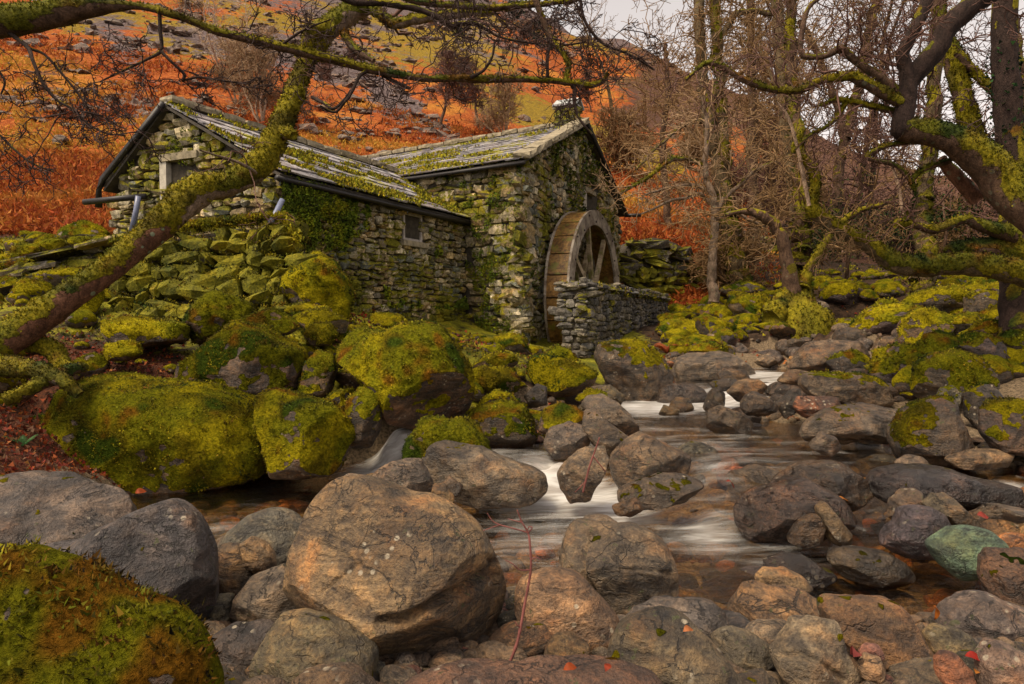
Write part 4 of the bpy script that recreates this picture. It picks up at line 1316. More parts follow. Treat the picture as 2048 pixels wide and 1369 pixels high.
class Masonry:
    """collects stones; the largest in view become parts, the remainder one joined mass"""

    def __init__(self, mat, name='stone', variants=CHUNKS, smooth=False):
        self.mat, self.name, self.S, self.smooth = mat, name, [], smooth
        self.var = variants
        self.me = None

    def add(self, parent, pos, basis, var):
        self.S.append((parent, np.asarray(pos, float), np.asarray(basis, float), var))

    def finish(self, thing_, cap=290, rest='stone_infill'):
        self.me = [mesh(self.name, V, Fc, self.smooth, {'rnd': np.zeros(len(V))}, self.mat) for V, Fc in self.var]
        size = [abs(np.linalg.det(b[:, [0, 2]].T @ b[:, [0, 2]])) ** .5 / (p[1] ** 2) for _, p, b, _ in self.S]
        order = np.argsort(size)[::-1]
        off0 = np.array(thing_.location)
        for i in order[:cap]:
            par, p, b, v = self.S[i]
            o = bpy.data.objects.new(self.name, self.me[v])
            C.objects.link(o)
            o.parent = par
            m = np.eye(4)
            m[:3, :3] = b
            m[:3, 3] = p - off0
            o.matrix_local = Matrix(m.tolist())
        rs = np.random.RandomState(len(self.S))
        if len(order) > cap:
            Vs, Fs, rr, n = [], [], [], 0
            for i in order[cap:]:
                par, p, b, v = self.S[i]
                V, Fc = self.var[v]
                Vs.append(V @ b.T + p)
                Fs.append(Fc + n)
                n += len(V)
                rr.append(np.full(len(V), rs.rand()))
            mk(rest, np.concatenate(Vs), np.concatenate(Fs), self.mat, thing_, self.smooth, {'rnd': np.concatenate(rr)}, kind='stuff')


def rubble(ms, parent, O, U, Vv, w, h, hr, wr, depth, rng, clip=None, nrm=None, proud=.0, tilt=.08, wav=.03):
    U, Vv = np.asarray(U, float), np.asarray(Vv, float)
    U, Vv = U / np.linalg.norm(U), Vv / np.linalg.norm(Vv)
    n = np.cross(U, Vv) if nrm is None else np.asarray(nrm, float)
    v, row = 0., 0
    ph = rng.random() * 9
    while v < h:
        rh = rng.uniform(*hr)
        u = -rng.random() * wr[1]
        while u < w:
            sw = rng.uniform(*wr) * (1 + .5 * (rng.random() < .12))
            parts = [(u, v, sw, rh)]
            if rng.random() < .28 and rh > (hr[0] + hr[1]) / 2:
                k = rng.uniform(.35, .65)
                parts = [(u, v, sw, rh * k), (u, v + rh * k, sw, rh * (1 - k))]
            for (a, b, c_, d_) in parts:
                cu, cv = a + c_ / 2, b + d_ / 2
                cv += wav * math.sin(cu * 2.3 + ph) + wav * .5 * math.sin(cu * 5.1 + row)
                p = np.asarray(O, float) + U * cu + Vv * cv
                if not (-.05 < cu < w + .05) or (clip and not clip(p, cu, cv, c_, d_)):
                    continue
                t_ = rng.gauss(0, tilt)
                u2 = U * math.cos(t_) + Vv * math.sin(t_)
                v2 = Vv * math.cos(t_) - U * math.sin(t_)
                n2 = n + U * rng.gauss(0, .07) + Vv * rng.gauss(0, .09)
                dp = depth * rng.uniform(.8, 1.2)
                B = np.stack([u2 * c_ * .5 * rng.uniform(.86, .99), v2 * d_ * .5 * rng.uniform(.84, 1.0), n2 * dp * .5], 1)
                ms.add(parent, p + n * (proud - dp * .5 + rng.gauss(0, .012)), B, rng.randrange(len(ms.var)))
            u += sw
        v += rh
        row += 1


def prism(poly, n, t):
    """a slab: polygon of 3-D points, thickness t against n; returns V, list of faces"""
    p = np.asarray(poly, float)
    k = len(p)
    V = np.concatenate([p, p - np.asarray(n) * t])
    side = np.array([(i, i + k, (i + 1) % k + k, (i + 1) % k) for i in range(k)])
    return V, [np.arange(k)[None], np.arange(k)[::-1][None] + k, side]


def unit(v):
    v = np.asarray(v, float)
    return v / np.linalg.norm(v)


UP = np.array([0, 0, 1.])
M_WALL = mat_wallstone('mill_rubble', [(.32, .27, .18), (.23, .205, .15), (.40, .34, .23), (.17, .15, .115), (.26, .245, .20), (.31, .235, .12), (.15, .16, .14), (.46, .41, .31), (.21, .165, .10)], .525)
M_PIT = mat_wallstone('pit_wall_stone', [(.10, .095, .092), (.135, .125, .11), (.075, .07, .07), (.18, .16, .13), (.115, .098, .075), (.15, .14, .13), (.085, .085, .09)], .33, stain=.25)
M_DRY = mat_wallstone('mossy_dry_stone', [(.20, .17, .13), (.13, .12, .11), (.26, .22, .17), (.10, .09, .085), (.18, .17, .16)], .60)
M_RUBM = mat_wallstone('buried_stone', [(.085, .07, .055), (.05, .043, .038), (.11, .095, .078), (.07, .066, .07)], .78)
M_MORTAR = mat_plain('earth_mortar', (.045, .036, .024), .95, .4)
M_SLATE = mat_slate()
M_GUTTER = mat_plain('dark_gutter', (.018, .015, .015), .5, .3)
M_PIPE = mat_plain('blue_grey_pipe', (.16, .18, .27), .35, .15)
M_PLASTER = mat_plain('pale_render', (.42, .38, .31), .9, .22)
M_FRAME = mat_plain('weathered_frame', (.36, .32, .28), .7, .25)
M_GLASS = mat_plain('dark_pane', (.018, .012, .011), .3, .2, spec=.25)
M_DECK = mat_plain('dark_roof_edge', (.055, .046, .036), .9, .4)
M_PALE = mat_plain('pale_slate', (.40, .42, .40), .5, .2)
M_RIDGE = mat_plain('ridge_stone', (.24, .20, .13), .9, .4)

# ------------------------------------------------------------------ the mill
A1 = np.array([-3.10, 9.04, 0]); A2 = np.array([-6.0, 10.3, 0]); AX = unit([.469, .883, 0])
B0 = np.array([.19, 12.5, 0]); G = unit([.406, .914, 0]); BX = unit([-.85, .53, 0])
NB = unit([.914, -.406, 0])            # outward from the wheel gable
BW = 6.84                              # wheel gable width
EAVE_A, RIDGE_A, EAVE_B, RIDGE_B = 3.30, 4.37, 4.25, 5.76
GA = unit(A2 - A1)
WA = np.linalg.norm(A2 - A1)
RA = A1 + GA * WA * .61                 # below the near ridge end
LA = 4.70                               # side wall length
NSIDE = unit(np.cross(AX, UP))          # outward of the long side wall
NGAB = unit(np.cross(UP, GA)) * -1
if NGAB[1] > 0: NGAB = -NGAB
if NSIDE[0] < 0: NSIDE = -NSIDE
NFRONT = unit([-BX[1], BX[0], 0])
if NFRONT[1] > 0: NFRONT = -NFRONT
mill = thing('stone_mill', 'old moss grown stone watermill with slate roofs below the bracken hillside', 'watermill', (0, 11, 1))
rng = random.Random(5)
ms = Masonry(M_WALL)


def roofA(p):
    s = (p - A1) @ GA
    if s < WA * .61:
        return EAVE_A + (RIDGE_A - EAVE_A) * s / (WA * .61)
    return RIDGE_A - (RIDGE_A - 3.37) * (s - WA * .61) / (WA * .39)


def roofB(p):
    s = (p - B0) @ G
    return EAVE_B + (RIDGE_B - EAVE_B) * (1 - abs(s - BW / 2) / (BW / 2))


def wallcore(name, poly, n, t):
    V, Fs = prism(poly, n, t)
    return mk(name, V, Fs, M_MORTAR, mill, False)


def zed(p, z):
    return np.array([p[0], p[1], z])


# cores stand 5 cm behind the stone faces
b_ = .07
O_ = A1 - NGAB * b_
wg = wallcore('gable_wall', [zed(A1 + GA * .1 - NGAB * b_, .8), zed(A2 - GA * .1 - NGAB * b_, .8), zed(A2 - GA * .1 - NGAB * b_, 3.36), zed(RA - NGAB * b_, RIDGE_A - .05), zed(A1 + GA * .1 - NGAB * b_, EAVE_A - .02)], NGAB, .3)
ws = wallcore('side_wall', [zed(A1 + AX * .1 - NSIDE * b_, .7), zed(A1 + AX * LA - NSIDE * b_, .7), zed(A1 + AX * LA - NSIDE * b_, EAVE_A - .04), zed(A1 + AX * .1 - NSIDE * b_, EAVE_A - .04)], NSIDE, .3)
CX = B0 + BX * 4.2
wf = wallcore('front_wall', [zed(CX - NFRONT * b_, .5), zed(B0 + BX * .1 - NFRONT * b_, .5), zed(B0 + BX * .1 - NFRONT * b_, EAVE_B - .05), zed(CX - NFRONT * b_, EAVE_B - .05)], NFRONT, .3)
BE = B0 + G * BW
BM = B0 + G * BW / 2
ww = wallcore('wheel_gable', [zed(B0 + G * .1 - NB * b_, .3), zed(BE - NB * b_, .3), zed(BE - NB * b_, EAVE_B * 1 - .06), zed(BM - NB * b_, RIDGE_B - .08), zed(B0 + G * .1 - NB * b_, EAVE_B - .02)], NB, .3)
wallcore('rear_wall', [zed(A2 - GA * .05 + AX * .15, .8), zed(A2 - GA * .05 + AX * LA, .8), zed(A2 - GA * .05 + AX * LA, 3.33), zed(A2 - GA * .05 + AX * .15, 3.33)], -NSIDE, .25)


def pixrect(x0, y0, x1, y1):
    def f(p):
        a, b = pxof(p)
        return x0 < a[0] < x1 and y0 < b[0] < y1
    return f


win1 = pixrect(326, 330, 376, 412)
win2 = pixrect(808, 426, 850, 486)
win3 = pixrect(1168, 370, 1200, 428)
rubble(ms, wg, zed(A1, 1.6), GA, UP, WA, 2.9, (.08, .17), (.13, .34), .16, rng, lambda p, u, v, w, h: p[2] + h * .2 < roofA(p) - .05 and not win1(p), NGAB)
rubble(ms, ws, zed(A1, .9), AX, UP, LA, 2.45, (.07, .15), (.11, .30), .16, rng, lambda p, u, v, w, h: not win2(p) and p[2] + h / 2 < EAVE_A, NSIDE)
rubble(ms, wf, zed(B0, .5), BX, UP, 4.1, 3.8, (.10, .21), (.18, .45), .16, rng, lambda p, u, v, w, h: p[2] + h / 2 < EAVE_B and (u < 1.3 or p[2] > roofA(p) - .1), NFRONT)
rubble(ms, ww, zed(B0, .4), G, UP, BW, 5.4, (.10, .20), (.15, .40), .16, rng, lambda p, u, v, w, h: p[2] + h * .2 < roofB(p) - .05 and not win3(p), NB, tilt=.16)
# big quoins on the corner nearest the stream
z = .55
k = 0
while z < EAVE_B - .2:
    h = rng.uniform(.16, .30)
    w1, w2 = (.5, .3) if k % 2 else (.3, .5)
    Bm = np.stack([BX * w1 * .5, G * w2 * .5, UP * h * .5], 1)
    ms.add(wf, zed(B0 + BX * (w1 * .5 - .03) + G * (w2 * .5 - .03), z + h / 2), Bm, rng.randrange(14))
    z += h
    k += 1
ms.finish(mill, 290)

# windows: reveal, frame, pane
def window(wall, p0, U, n, w, h, recess, mull, pale=None):
    """p0 lower corner of the opening on the wall face"""
    U, n = unit(U), np.asarray(n, float)
    fr = []
    t = .045
    c0 = p0 - n * recess
    for (a, b, c_, d_) in ((0, 0, t, h), (w - t, 0, t, h), (t, 0, w - 2 * t, t), (t, h - t, w - 2 * t, t)) + (((w / 2 - t / 2, t, t * .7, h - 2 * t),) if mull else ()):
        cc = c0 + U * (a + c_ / 2) + UP * (b + d_ / 2)
        fr.append((boxv(cc, U * c_ / 2, n * .03, UP * d_ / 2), BOXF))
    V, Fq = join(fr)
    f = mk('window_frame', V, Fq, M_FRAME, mill, False)
    pv = boxv(c0 + U * w / 2 + UP * h / 2 - n * .012, U * (w / 2 - .01), n * .006, UP * (h / 2 - .01))
    g = mk('pane', pv, BOXF, M_GLASS, f, False)
    if pale:
        Vj, Fj = join([(boxv(p0 + U * (-pale / 2 - .004) + UP * (h / 2 - .02) - n * .10, U * pale / 2, n * .12, UP * (h / 2 + .03)), BOXF)])
        mk('window_jamb', Vj, Fj, M_PLASTER, mill, False)
    sv = boxv(p0 + U * w / 2 - UP * .05 - n * .06, U * (w / 2 + .09), n * .10, UP * .045)
    mk('window_sill', sv, BOXF, M_RIDGE, mill, False)
    lv_ = boxv(p0 + U * w / 2 + UP * (h + .055) - n * .06, U * (w / 2 + .12), n * .10, UP * .05)
    mk('lintel', lv_, BOXF, M_RIDGE, mill, False)


# wall-plane hits for pixels
def hit(px, py, O, n):
    r = ray(px, py)
    o = np.array([0, 0, CAM_H])
    t = ((np.asarray(O) - o) @ n) / (r @ n)
    return o + r * t


q0 = hit(374, 412, A1, NGAB)
q1 = hit(336, 412, A1, NGAB)
window(wg, q1, -GA, NGAB, np.linalg.norm((q1 - q0)[:2]) + .12, .62, .17, False, .13)
q0, q1 = hit(811, 480, A1, NSIDE), hit(846, 486, A1, NSIDE)
window(ws, zed(q0, q0[2]), AX, NSIDE, np.linalg.norm((q1 - q0)[:2]) + .04, .48, .07, False)
q0 = hit(1172, 428, B0, NB)
window(ww, q0, G, NB, .55, .5, .12, False, .2)

# roofs: deck, slates in courses, ridge stones
def roof(name, E0, E1, R0, R1, courses, wr, cap, rs_seed, overhang=.16):
    """slates on the quadrilateral E0-E1 (eave) R0-R1 (ridge)"""
    E0, E1, R0, R1 = (np.asarray(q, float) for q in (E0, E1, R0, R1))
    nn = unit(np.cross(E1 - E0, R0 - E0))
    if nn[2] < 0: nn = -nn
    dn = unit(E0 - R0)
    E0, E1 = E0 + dn * overhang, E1 + unit(E1 - R1) * overhang
    V, Fs = prism([E0 - nn * .03, E1 - nn * .03, R1 - nn * .03, R0 - nn * .03], nn, .035)
    deck = mk(name, V, Fs, M_DECK, mill, False)
    r = random.Random(rs_seed)
    slabs = []
    ln = np.linalg.norm(E1 - E0)
    for k in range(courses):
        v0, v1 = k / courses, (k + 1.45) / courses
        v1 = min(v1, 1.0)
        u = -r.random() * .2
        while u < 1:
            w = r.uniform(*wr) / ln * (1.15 - .5 * k / courses)
            a, b = max(u, 0), min(u + w, 1)
            if b - a > .006:
                lo0, lo1 = E0 + (E1 - E0) * a, E0 + (E1 - E0) * b
                hi0, hi1 = R0 + (R1 - R0) * a, R0 + (R1 - R0) * b
                j = r.gauss(0, .006)
                p = [lo0 + (hi0 - lo0) * (v0 + j), lo1 + (hi1 - lo1) * (v0 + j + r.gauss(0, .004)), lo1 + (hi1 - lo1) * v1, lo0 + (hi0 - lo0) * v1]
                g = .004
                lift = np.array([.030, .030, .004, .004])[:, None] * nn + nn * r.uniform(0, .012)
                p = np.array(p) + lift
                th = r.uniform(.014, .026)
                uu = unit(lo1 - lo0)
                p[[0, 3]] += uu * g
                p[[1, 2]] -= uu * g
                Vq = np.concatenate([p - nn * th, p])
                slabs.append(Vq)
            u += w
    return deck, nn, slabs, (E0, E1, R0, R1)


EA0, EA1 = zed(A1 - AX * .06, EAVE_A), zed(A1 + AX * (LA + .05), EAVE_A)
RA0, RA1 = zed(RA - AX * .07, RIDGE_A), zed(RA + AX * 5.15, RIDGE_A)
EB0, EB1 = zed(B0 - NB * -.10, EAVE_B), zed(B0 + BX * 6.5, EAVE_B)
RB0, RB1 = zed(BM + NB * .10, RIDGE_B), zed(BM + BX * 6.9, RIDGE_B)
deckA, nA, slA, qA = roof('low_roof', EA0, EA1, RA0, RA1, 9, (.22, .40), 0, 1)
deckA2, nA2, slA2, qA2 = roof('low_roof_back', zed(A2 - AX * .06, 3.37), zed(A2 + AX * 5, 3.37), RA0, RA1, 6, (.3, .5), 0, 2)
deckB, nBr, slB, qB = roof('main_roof', EB0, EB1, RB0, RB1, 15, (.26, .46), 0, 3)
EB2, EB3 = zed(BE + NB * .1, EAVE_B), zed(BE + BX * 6.5, EAVE_B)
deckB2, nB2, slB2, qB2 = roof('main_roof_back', EB2, EB3, RB0, RB1, 10, (.3, .5), 0, 4)
allsl = [(deckA, s) for s in slA] + [(deckB, s) for s in slB]
allsl.sort(key=lambda q: -np.linalg.norm(np.cross(q[1][5] - q[1][4], q[1][7] - q[1][4])) * abs(unit(np.cross(q[1][5] - q[1][4], q[1][7] - q[1][4])) @ unit(q[1][4] - np.array([0, 0, CAM_H]))) / q[1][4][1] ** 2)
for dk_, Vq in allsl[:290]:
    o = mk('slate', Vq, BOXF, M_SLATE, dk_, False)
    o.parent = dk_
    o.location = (0, 0, 0)
rest = [q[1] for q in allsl[290:]] + slA2 + slB2
V, Fq = join([(v, BOXF) for v in rest])
rsx = np.random.RandomState(3)
mk('slate_infill', V, Fq, M_SLATE, mill, False, {'rnd': np.repeat(rsx.rand(len(rest)), 8)}, kind='stuff')


def roofmoss(q, nn, seed, n, thr, eave, size):
    rs = np.random.RandomState(seed)
    u, v = rs.rand(n), rs.rand(n)
    E0, E1, R0, R1 = q
    p = (E0 + (E1 - E0) * u[:, None]) * (1 - v)[:, None] + (R0 + (R1 - R0) * u[:, None]) * v[:, None]
    st = np.stack([u * np.linalg.norm(E1 - E0) * .8, v * np.linalg.norm(R0 - E0) * 2.2, u * 0], 1)
    m = fbm(st * 1.3, 4, seed) + eave(u, v)
    k = m > thr
    p = p[k] + nn * .03
    tufts('roof_moss', p, np.repeat(nn[None], len(p), 0), size, mill, M_MOSS, seed + 1, -.1, 3, .6, 1, col=np.array([(.42, .37, .015), (.33, .30, .012), (.24, .23, .012), (.46, .36, .02)])[rs.randint(0, 4, len(p))])


roofmoss(qA, nA, 11, 22000, .20, lambda u, v: .55 * sstep(.42, .10, v) * sstep(.05, .4, u) + .7 * sstep(.06, .01, u) - .25 * sstep(.5, .8, v) + .35 * sstep(.93, 1, v), .035)
roofmoss(qB, nBr, 15, 16000, .31, lambda u, v: .5 * sstep(.22, .04, v) * sstep(.9, .6, u) - .15 * sstep(.3, .7, v), .04)

# ridge stones
def ridge(R0, R1, n, seed, w=.13):
    r = random.Random(seed)
    for i in range(n):
        a = R0 + (R1 - R0) * ((i + .02) / n)
        b = R0 + (R1 - R0) * ((i + .97) / n)
        c = (a + b) / 2 + UP * (.035 + r.gauss(0, .008))
        d = (b - a) / 2
        s = np.cross(unit(d), UP)
        V, Fq = chunk(700 + seed + i, blk=.18, jit=.06)
        mk('ridge_stone', V[:, :1] * d + V[:, 1:2] * s * w + V[:, 2:] * UP * .05 + c, Fq, M_RIDGE, mill, False)


ridge(qA[2], qA[3], 12, 1)
ridge(qB[2], qB[3], 16, 40)

# gutters and pipes
def tube1(p, r, k=10):
    p = np.asarray(p, float)
    t = np.gradient(p, axis=0)
    t /= np.linalg.norm(t, axis=1)[:, None]
    ref = np.array([.31, .17, .93])
    a = np.cross(t, ref)
    a /= np.linalg.norm(a, axis=1)[:, None]
    b = np.cross(t, a)
    th = np.arange(k) / k * 2 * pi
    V = p[:, None] + np.broadcast_to(np.asarray(r, float), (len(p),))[:, None, None] * (np.cos(th)[None, :, None] * a[:, None] + np.sin(th)[None, :, None] * b[:, None])
    i = np.arange(len(p) * k).reshape(len(p), k)
    j = np.roll(i, -1, 1)
    Q_ = np.stack([i[:-1], j[:-1], j[1:], i[1:]], -1).reshape(-1, 4)
    return V.reshape(-1, 3), [Q_, i[0][::-1][None], i[-1][None]]


def pipe(name, pts, r, mat, parent=mill, k=10):
    V, Fs = tube1(pts, r, k)
    return mk(name, V, Fs, mat, parent, True)


gA = [qA[0] - nA * .06 - UP * .03 - AX * .05, qA[1] - nA * .06 - UP * .03]
pipe('gutter', np.linspace(gA[0], gA[1], 5), .036, M_GUTTER)
V, Fq = join([(boxv((qA[0] + qA[1]) / 2 - UP * .075 - NSIDE * .06, (qA[1] - qA[0]) / 2, NSIDE * .012, UP * .045), BOXF)])
mk('fascia_board', V, Fq, M_GUTTER, mill, False)
gB = [qB[0] - UP * .07, qB[1] - UP * .07]
pipe('gutter', np.linspace(gB[0], gB[1], 5), .034, M_GUTTER)
# barge board along the far slope of the near gable, bending down at its foot
va = zed(RA - AX * .09, RIDGE_A - .02)
vb = zed(A2 - AX * .09 + GA * .05, 3.40)
pipe('barge_board', np.array([va, va * .5 + vb * .5, vb, vb + GA * .10 - UP * .16, vb + GA * .11 - UP * .42]), .05, M_GUTTER, k=4)
vr = zed(BE + NB * .12 + G * .12, EAVE_B - .03)
pipe('barge_board', np.array([zed(BM + NB * .14, RIDGE_B - .02), (zed(BM + NB * .14, RIDGE_B) + vr) / 2, vr]), .06, M_GUTTER, k=4)
pipe('gutter', np.array([vr + UP * -.08 - G * .1, vr + UP * -.08 + NB * .42]), .05, M_GUTTER, k=6)
pipe('gutter', np.array([P(168, 405, 9.9), P(292, 393, 9.9)]), .045, M_GUTTER, k=8)
pipe('drainpipe', np.array([P(277, 393, 9.8), P(272, 425, 9.8), P(262, 468, 9.8)]), .038, M_PIPE)
pipe('drainpipe', np.array([P(565, 400, 8.55), P(548, 434, 8.45), P(541, 446, 8.4)]), .035, M_PIPE)
for px_, py_ in ((560, 350), (688, 372), (815, 410)):
    a = hit(px_, py_, A1 + NSIDE * .09, NSIDE)
    pipe('gutter_bracket', np.array([a, a - UP * .14]), .008, M_PIPE, k=5)

# chimney: stack of stones under two leaning slates
cc = zed(BM - NB * .30 - G * .05, 0)
chim = mk('chimney', boxv(zed(cc, 5.87), G * .24, NB * .20, UP * .27), BOXF, M_MORTAR, mill, False)
ms2 = Masonry(M_WALL)
for n_, u_, w_, o_ in ((NB, G, .52, .22), (NFRONT, NB, .46, .26)):
    nn_ = n_ if n_ is NB else -G
    c0 = zed(cc + nn_ * o_ - u_ * w_ / 2, 5.58)
    rubble(ms2, chim, c0, u_, UP, w_, .50, (.06, .11), (.12, .26), .10, rng, None, nn_)
ms2.finish(mill, 60)
for sgn in (-1, 1):
    a = zed(cc, 6.30)
    lo = zed(cc + G * .27 * sgn, 6.12)
    sl = (a + lo) / 2
    dd = (lo - a) / 2 * 1.06
    mk('chimney_slate', boxv(sl, dd, NB * .29, unit(np.cross(dd, NB)) * .018), BOXF, M_PALE, mill, False)
mk('chimney_slab', boxv(zed(cc, 6.12), G * .30, NB * .27, UP * .02), BOXF, M_SLATE, mill, False)
# coping stones climbing the near verge of the wheel gable
for i in range(9):
    a = qB[0] + (qB[2] - qB[0]) * ((i + .05) / 9)
    b = qB[0] + (qB[2] - qB[0]) * ((i + .98) / 9)
    V, Fq = chunk(860 + i, blk=.2, jit=.09)
    dd = (b - a) / 2
    mk('coping_stone', V[:, :1] * dd * 1.05 + V[:, 1:2] * NB * .17 + V[:, 2:] * nBr * .06 + (a + b) / 2 - NB * .05 + nBr * .05, Fq, M_RIDGE, mill, False)

# moss hanging on the long wall next to the leaning tree, and lighter growth elsewhere
def wallmoss(O, U, w, h, n_, seed, cnt, dens, size, bright=1.0, brown=0.):
    GRN = np.array([(.16, .20, .012), (.10, .14, .010), (.24, .25, .012), (.30, .28, .012), (.11, .14, .010)])
    rs = np.random.RandomState(seed)
    u, v = rs.rand(cnt) * w, rs.rand(cnt) * h
    p = np.asarray(O) + unit(U) * u[:, None] + UP * v[:, None]
    m = fbm(p * np.array([1.3, 1.3, 1.0]), 3, seed) * .5 + fbm(p * 4.5, 2, seed + 2) * .35 + dens(u / w, v / h, p)
    p = p[m > .3]
    mm = m[m > .3]
    p = p + np.asarray(n_) * (.01 + .10 * sstep(.3, 1.0, mm))[:, None]
    f = fbm(p * 3.3, 2, seed + 7)
    ci = np.clip(((f + .9) * 2.6).astype(int), 0, 4)
    tufts('wall_moss', p, np.repeat(unit(np.asarray(n_) + UP * .5)[None], len(p), 0), size, mill, M_MOSS, seed, brown, 3, .8, bright, up=.1, col=GRN[[4, 1, 0, 2, 3]][ci] * bright)


wallmoss(zed(A1, 1.5), AX, LA, 1.7, NSIDE, 51, 42000, lambda u, v, p: 1.05 * sstep(.42, .12, u + (1 - v) * .12) - .12 - .15 * sstep(.5, .8, v) * (u > .4) + .35 * sstep(.22, .0, v), .024, 1.7)
wallmoss(zed(A1, 1.9), GA, WA, 2.4, NGAB, 52, 9000, lambda u, v, p: np.where([q[2] < roofA(q) - .1 and not win1(q) for q in p], -.05 + .6 * sstep(.35, .05, v), -3), .032, .8)
wallmoss(zed(B0, .7), BX, 3.2, 3.5, NFRONT, 53, 11000, lambda u, v, p: np.where((u < .42) | (p[:, 2] > 3.5), .02 + .25 * sstep(.5, .1, abs(u - .15)), -3), .036, .95)
wallmoss(zed(B0, .7), G, BW, 5, NB, 54, 15000, lambda u, v, p: np.where([q[2] < roofB(q) - .1 and not win3(q) for q in p], .02 + .4 * sstep(.55, .9, v), -3), .04, .8)

# ------------------------------------------------------------------ water wheel
M_TREAD = mat_wood('wet_oak', (.10, .052, .016), (.34, .19, .045), .45, (9, 9, 9), .10)
M_RIM = mat_wood('grey_rim', (.20, .17, .14), (.35, .31, .25), .6, (6, 6, 6), .03)
M_SPOKE = mat_wood('pale_spoke', (.26, .2, .12), (.44, .36, .24), .65, (3, 3, 14), .1)
M_IRON = mat_plain('rusty_iron', (.05, .035, .03), .6, .4)
WC = zed(B0 + G * 2.62 + NB * .37, 1.76)
wheel = thing('water_wheel', 'tall wooden water wheel with grey rims and brown boards against the mill gable', 'water wheel', WC)
RO, RI_ = 1.86, 1.55


def ring(r0, r1, o0, o1, seg=72, a0=0., a1=2 * pi):
    th = np.linspace(a0, a1, seg + 1)
    cs = np.cos(th)[:, None] * G + np.sin(th)[:, None] * UP
    V = np.stack([WC + cs * r0 + NB * o0, WC + cs * r1 + NB * o0, WC + cs * r1 + NB * o1, WC + cs * r0 + NB * o1], 1)
    i = np.arange((seg + 1) * 4).reshape(seg + 1, 4)
    Q_ = np.concatenate([np.stack([i[:-1, k], i[:-1, (k + 1) % 4], i[1:, (k + 1) % 4], i[1:, k]], -1) for k in range(4)])
    return V.reshape(-1, 3), [Q_, i[0][None], i[-1][::-1][None]]


for o0 in (-.25, .21):
    for s in range(8):                      # each rim is made of eight felloes
        V, Fs = ring(RI_, RO, o0, o0 + .045, 10, s * pi / 4 + .004, (s + 1) * pi / 4 - .004)
        mk('rim', V, Fs, M_RIM, wheel, False)
for k in range(26):
    a0, a1 = k * 2 * pi / 26 + .030, (k + 1) * 2 * pi / 26
    V, Fs = ring(RO - .055, RO - .02, -.205, .21, 4, a0, a1)
    mk('bucket_board', V, Fs, M_TREAD, wheel, False)
    V, Fs = ring(RI_ + .03, RO - .02, -.2, .2, 1, a1 - .002, a1 + .016)
    mk('bucket_divider', V, Fs, M_TREAD, wheel, False)
V, Fs = ring(RI_ + .01, RI_ + .035, -.2, .2, 64)
mk('sole', V, Fs, M_TREAD, wheel, False)
for side in (-.17, .15):
    for k in range(8):
        a = k * pi / 4 + .22
        c_ = math.cos(a) * G + math.sin(a) * UP
        t_ = -math.sin(a) * G + math.cos(a) * UP
        mk('spoke', boxv(WC + c_ * .85 + NB * side, c_ * .75, t_ * .055, NB * .04), BOXF, M_SPOKE, wheel, False)
V, Fs = ring(.03, .24, -.26, .30, 24)
mk('hub', V, Fs, M_RIM, wheel, False)
pipe('axle', np.array([WC - NB * .6, WC + NB * .92]), .085, M_IRON, wheel, 12)
bl = []
for k in range(24):
    a = k * pi / 12 + .07
    rr_ = 1.62 + .16 * (k % 2)
    c_ = WC + (math.cos(a) * G + math.sin(a) * UP) * rr_ + NB * .262
    V, Fs = tube1(np.array([c_ - NB * .01, c_ + NB * .012]), .022, 6)
    mk('bolt', V, Fs, M_IRON, wheel, False)

# ------------------------------------------------------------------ wheel pit wall
S0 = -.2
po = zed(B0 + NB * 1.3 + G * S0, 0)
pit = thing('pit_wall', 'low dark rubble wall with a mossy top in front of the water wheel', 'stone wall', zed(po, .6))
ROUND = [chunk(1500 + i, blk=.62, jit=.12) for i in range(14)]
mp = Masonry(M_PIT, 'stone', ROUND)
LP = 7.2
inn = zed(B0 + NB * .76 + G * S0, 0)
core = mk('wall_core', prism([zed(po - NB * .07 + G * .05, .1), zed(po - NB * .07 + G * LP, .1), zed(po - NB * .07 + G * LP, 1.80), zed(po - NB * .07 + G * .05, 1.84)], NB, .40)[0],
          prism([UP] * 4, NB, 1)[1], M_MORTAR, pit, False)
rubble(mp, core, zed(po, .30), G, UP, LP, 1.60, (.07, .14), (.10, .27), .15, rng, lambda p, u, v, w, h: True, NB)
rubble(mp, core, zed(inn, .30), unit(po - inn), UP, .56, 1.60, (.08, .17), (.14, .34), .15, rng, None, -G)
for i in range(17):
    s = (i + .5) / 17 * LP
    V, Fq = chunk(rng.randrange(9999))
    L = LP / 17 * .54
    Bm = np.stack([G * L, NB * .31, UP * rng.uniform(.045, .06)], 1)
    mp.add(core, zed(po + G * s - NB * .27, 1.89 - .006 * s), Bm, rng.randrange(14))
mp.finish(pit, 295)
rs = np.random.RandomState(9)
n = 5200
s, o_ = rs.rand(n) * LP, rs.rand(n) * .62
p = zed(po, 0)[None] + G * s[:, None] - NB * (o_ - .05)[:, None] + UP * (1.95 - .006 * s)[:, None]
m = fbm(p * 2.5, 3, 4) + .9 * sstep(.8, 3.2, s) - .15 + .3 * sstep(.5, 0, s)
k = m > .2
p = p[k] - UP * (np.where(o_[k] < .08, rs.rand(k.sum()) * .16, 0))[:, None]
tufts('moss', p, np.repeat(UP[None], len(p), 0), .035, pit, M_MOSS, 10, 0, 3, .9, 1.15)
# ------------------------------------------------------------------ mossy retaining wall and field wall, ruined stub, far wall
EGGS = []
for i in range(8):
    V, Fq = chunk(1200 + i, blk=.7, jit=.17)
    EGGS.append((V, Fq))


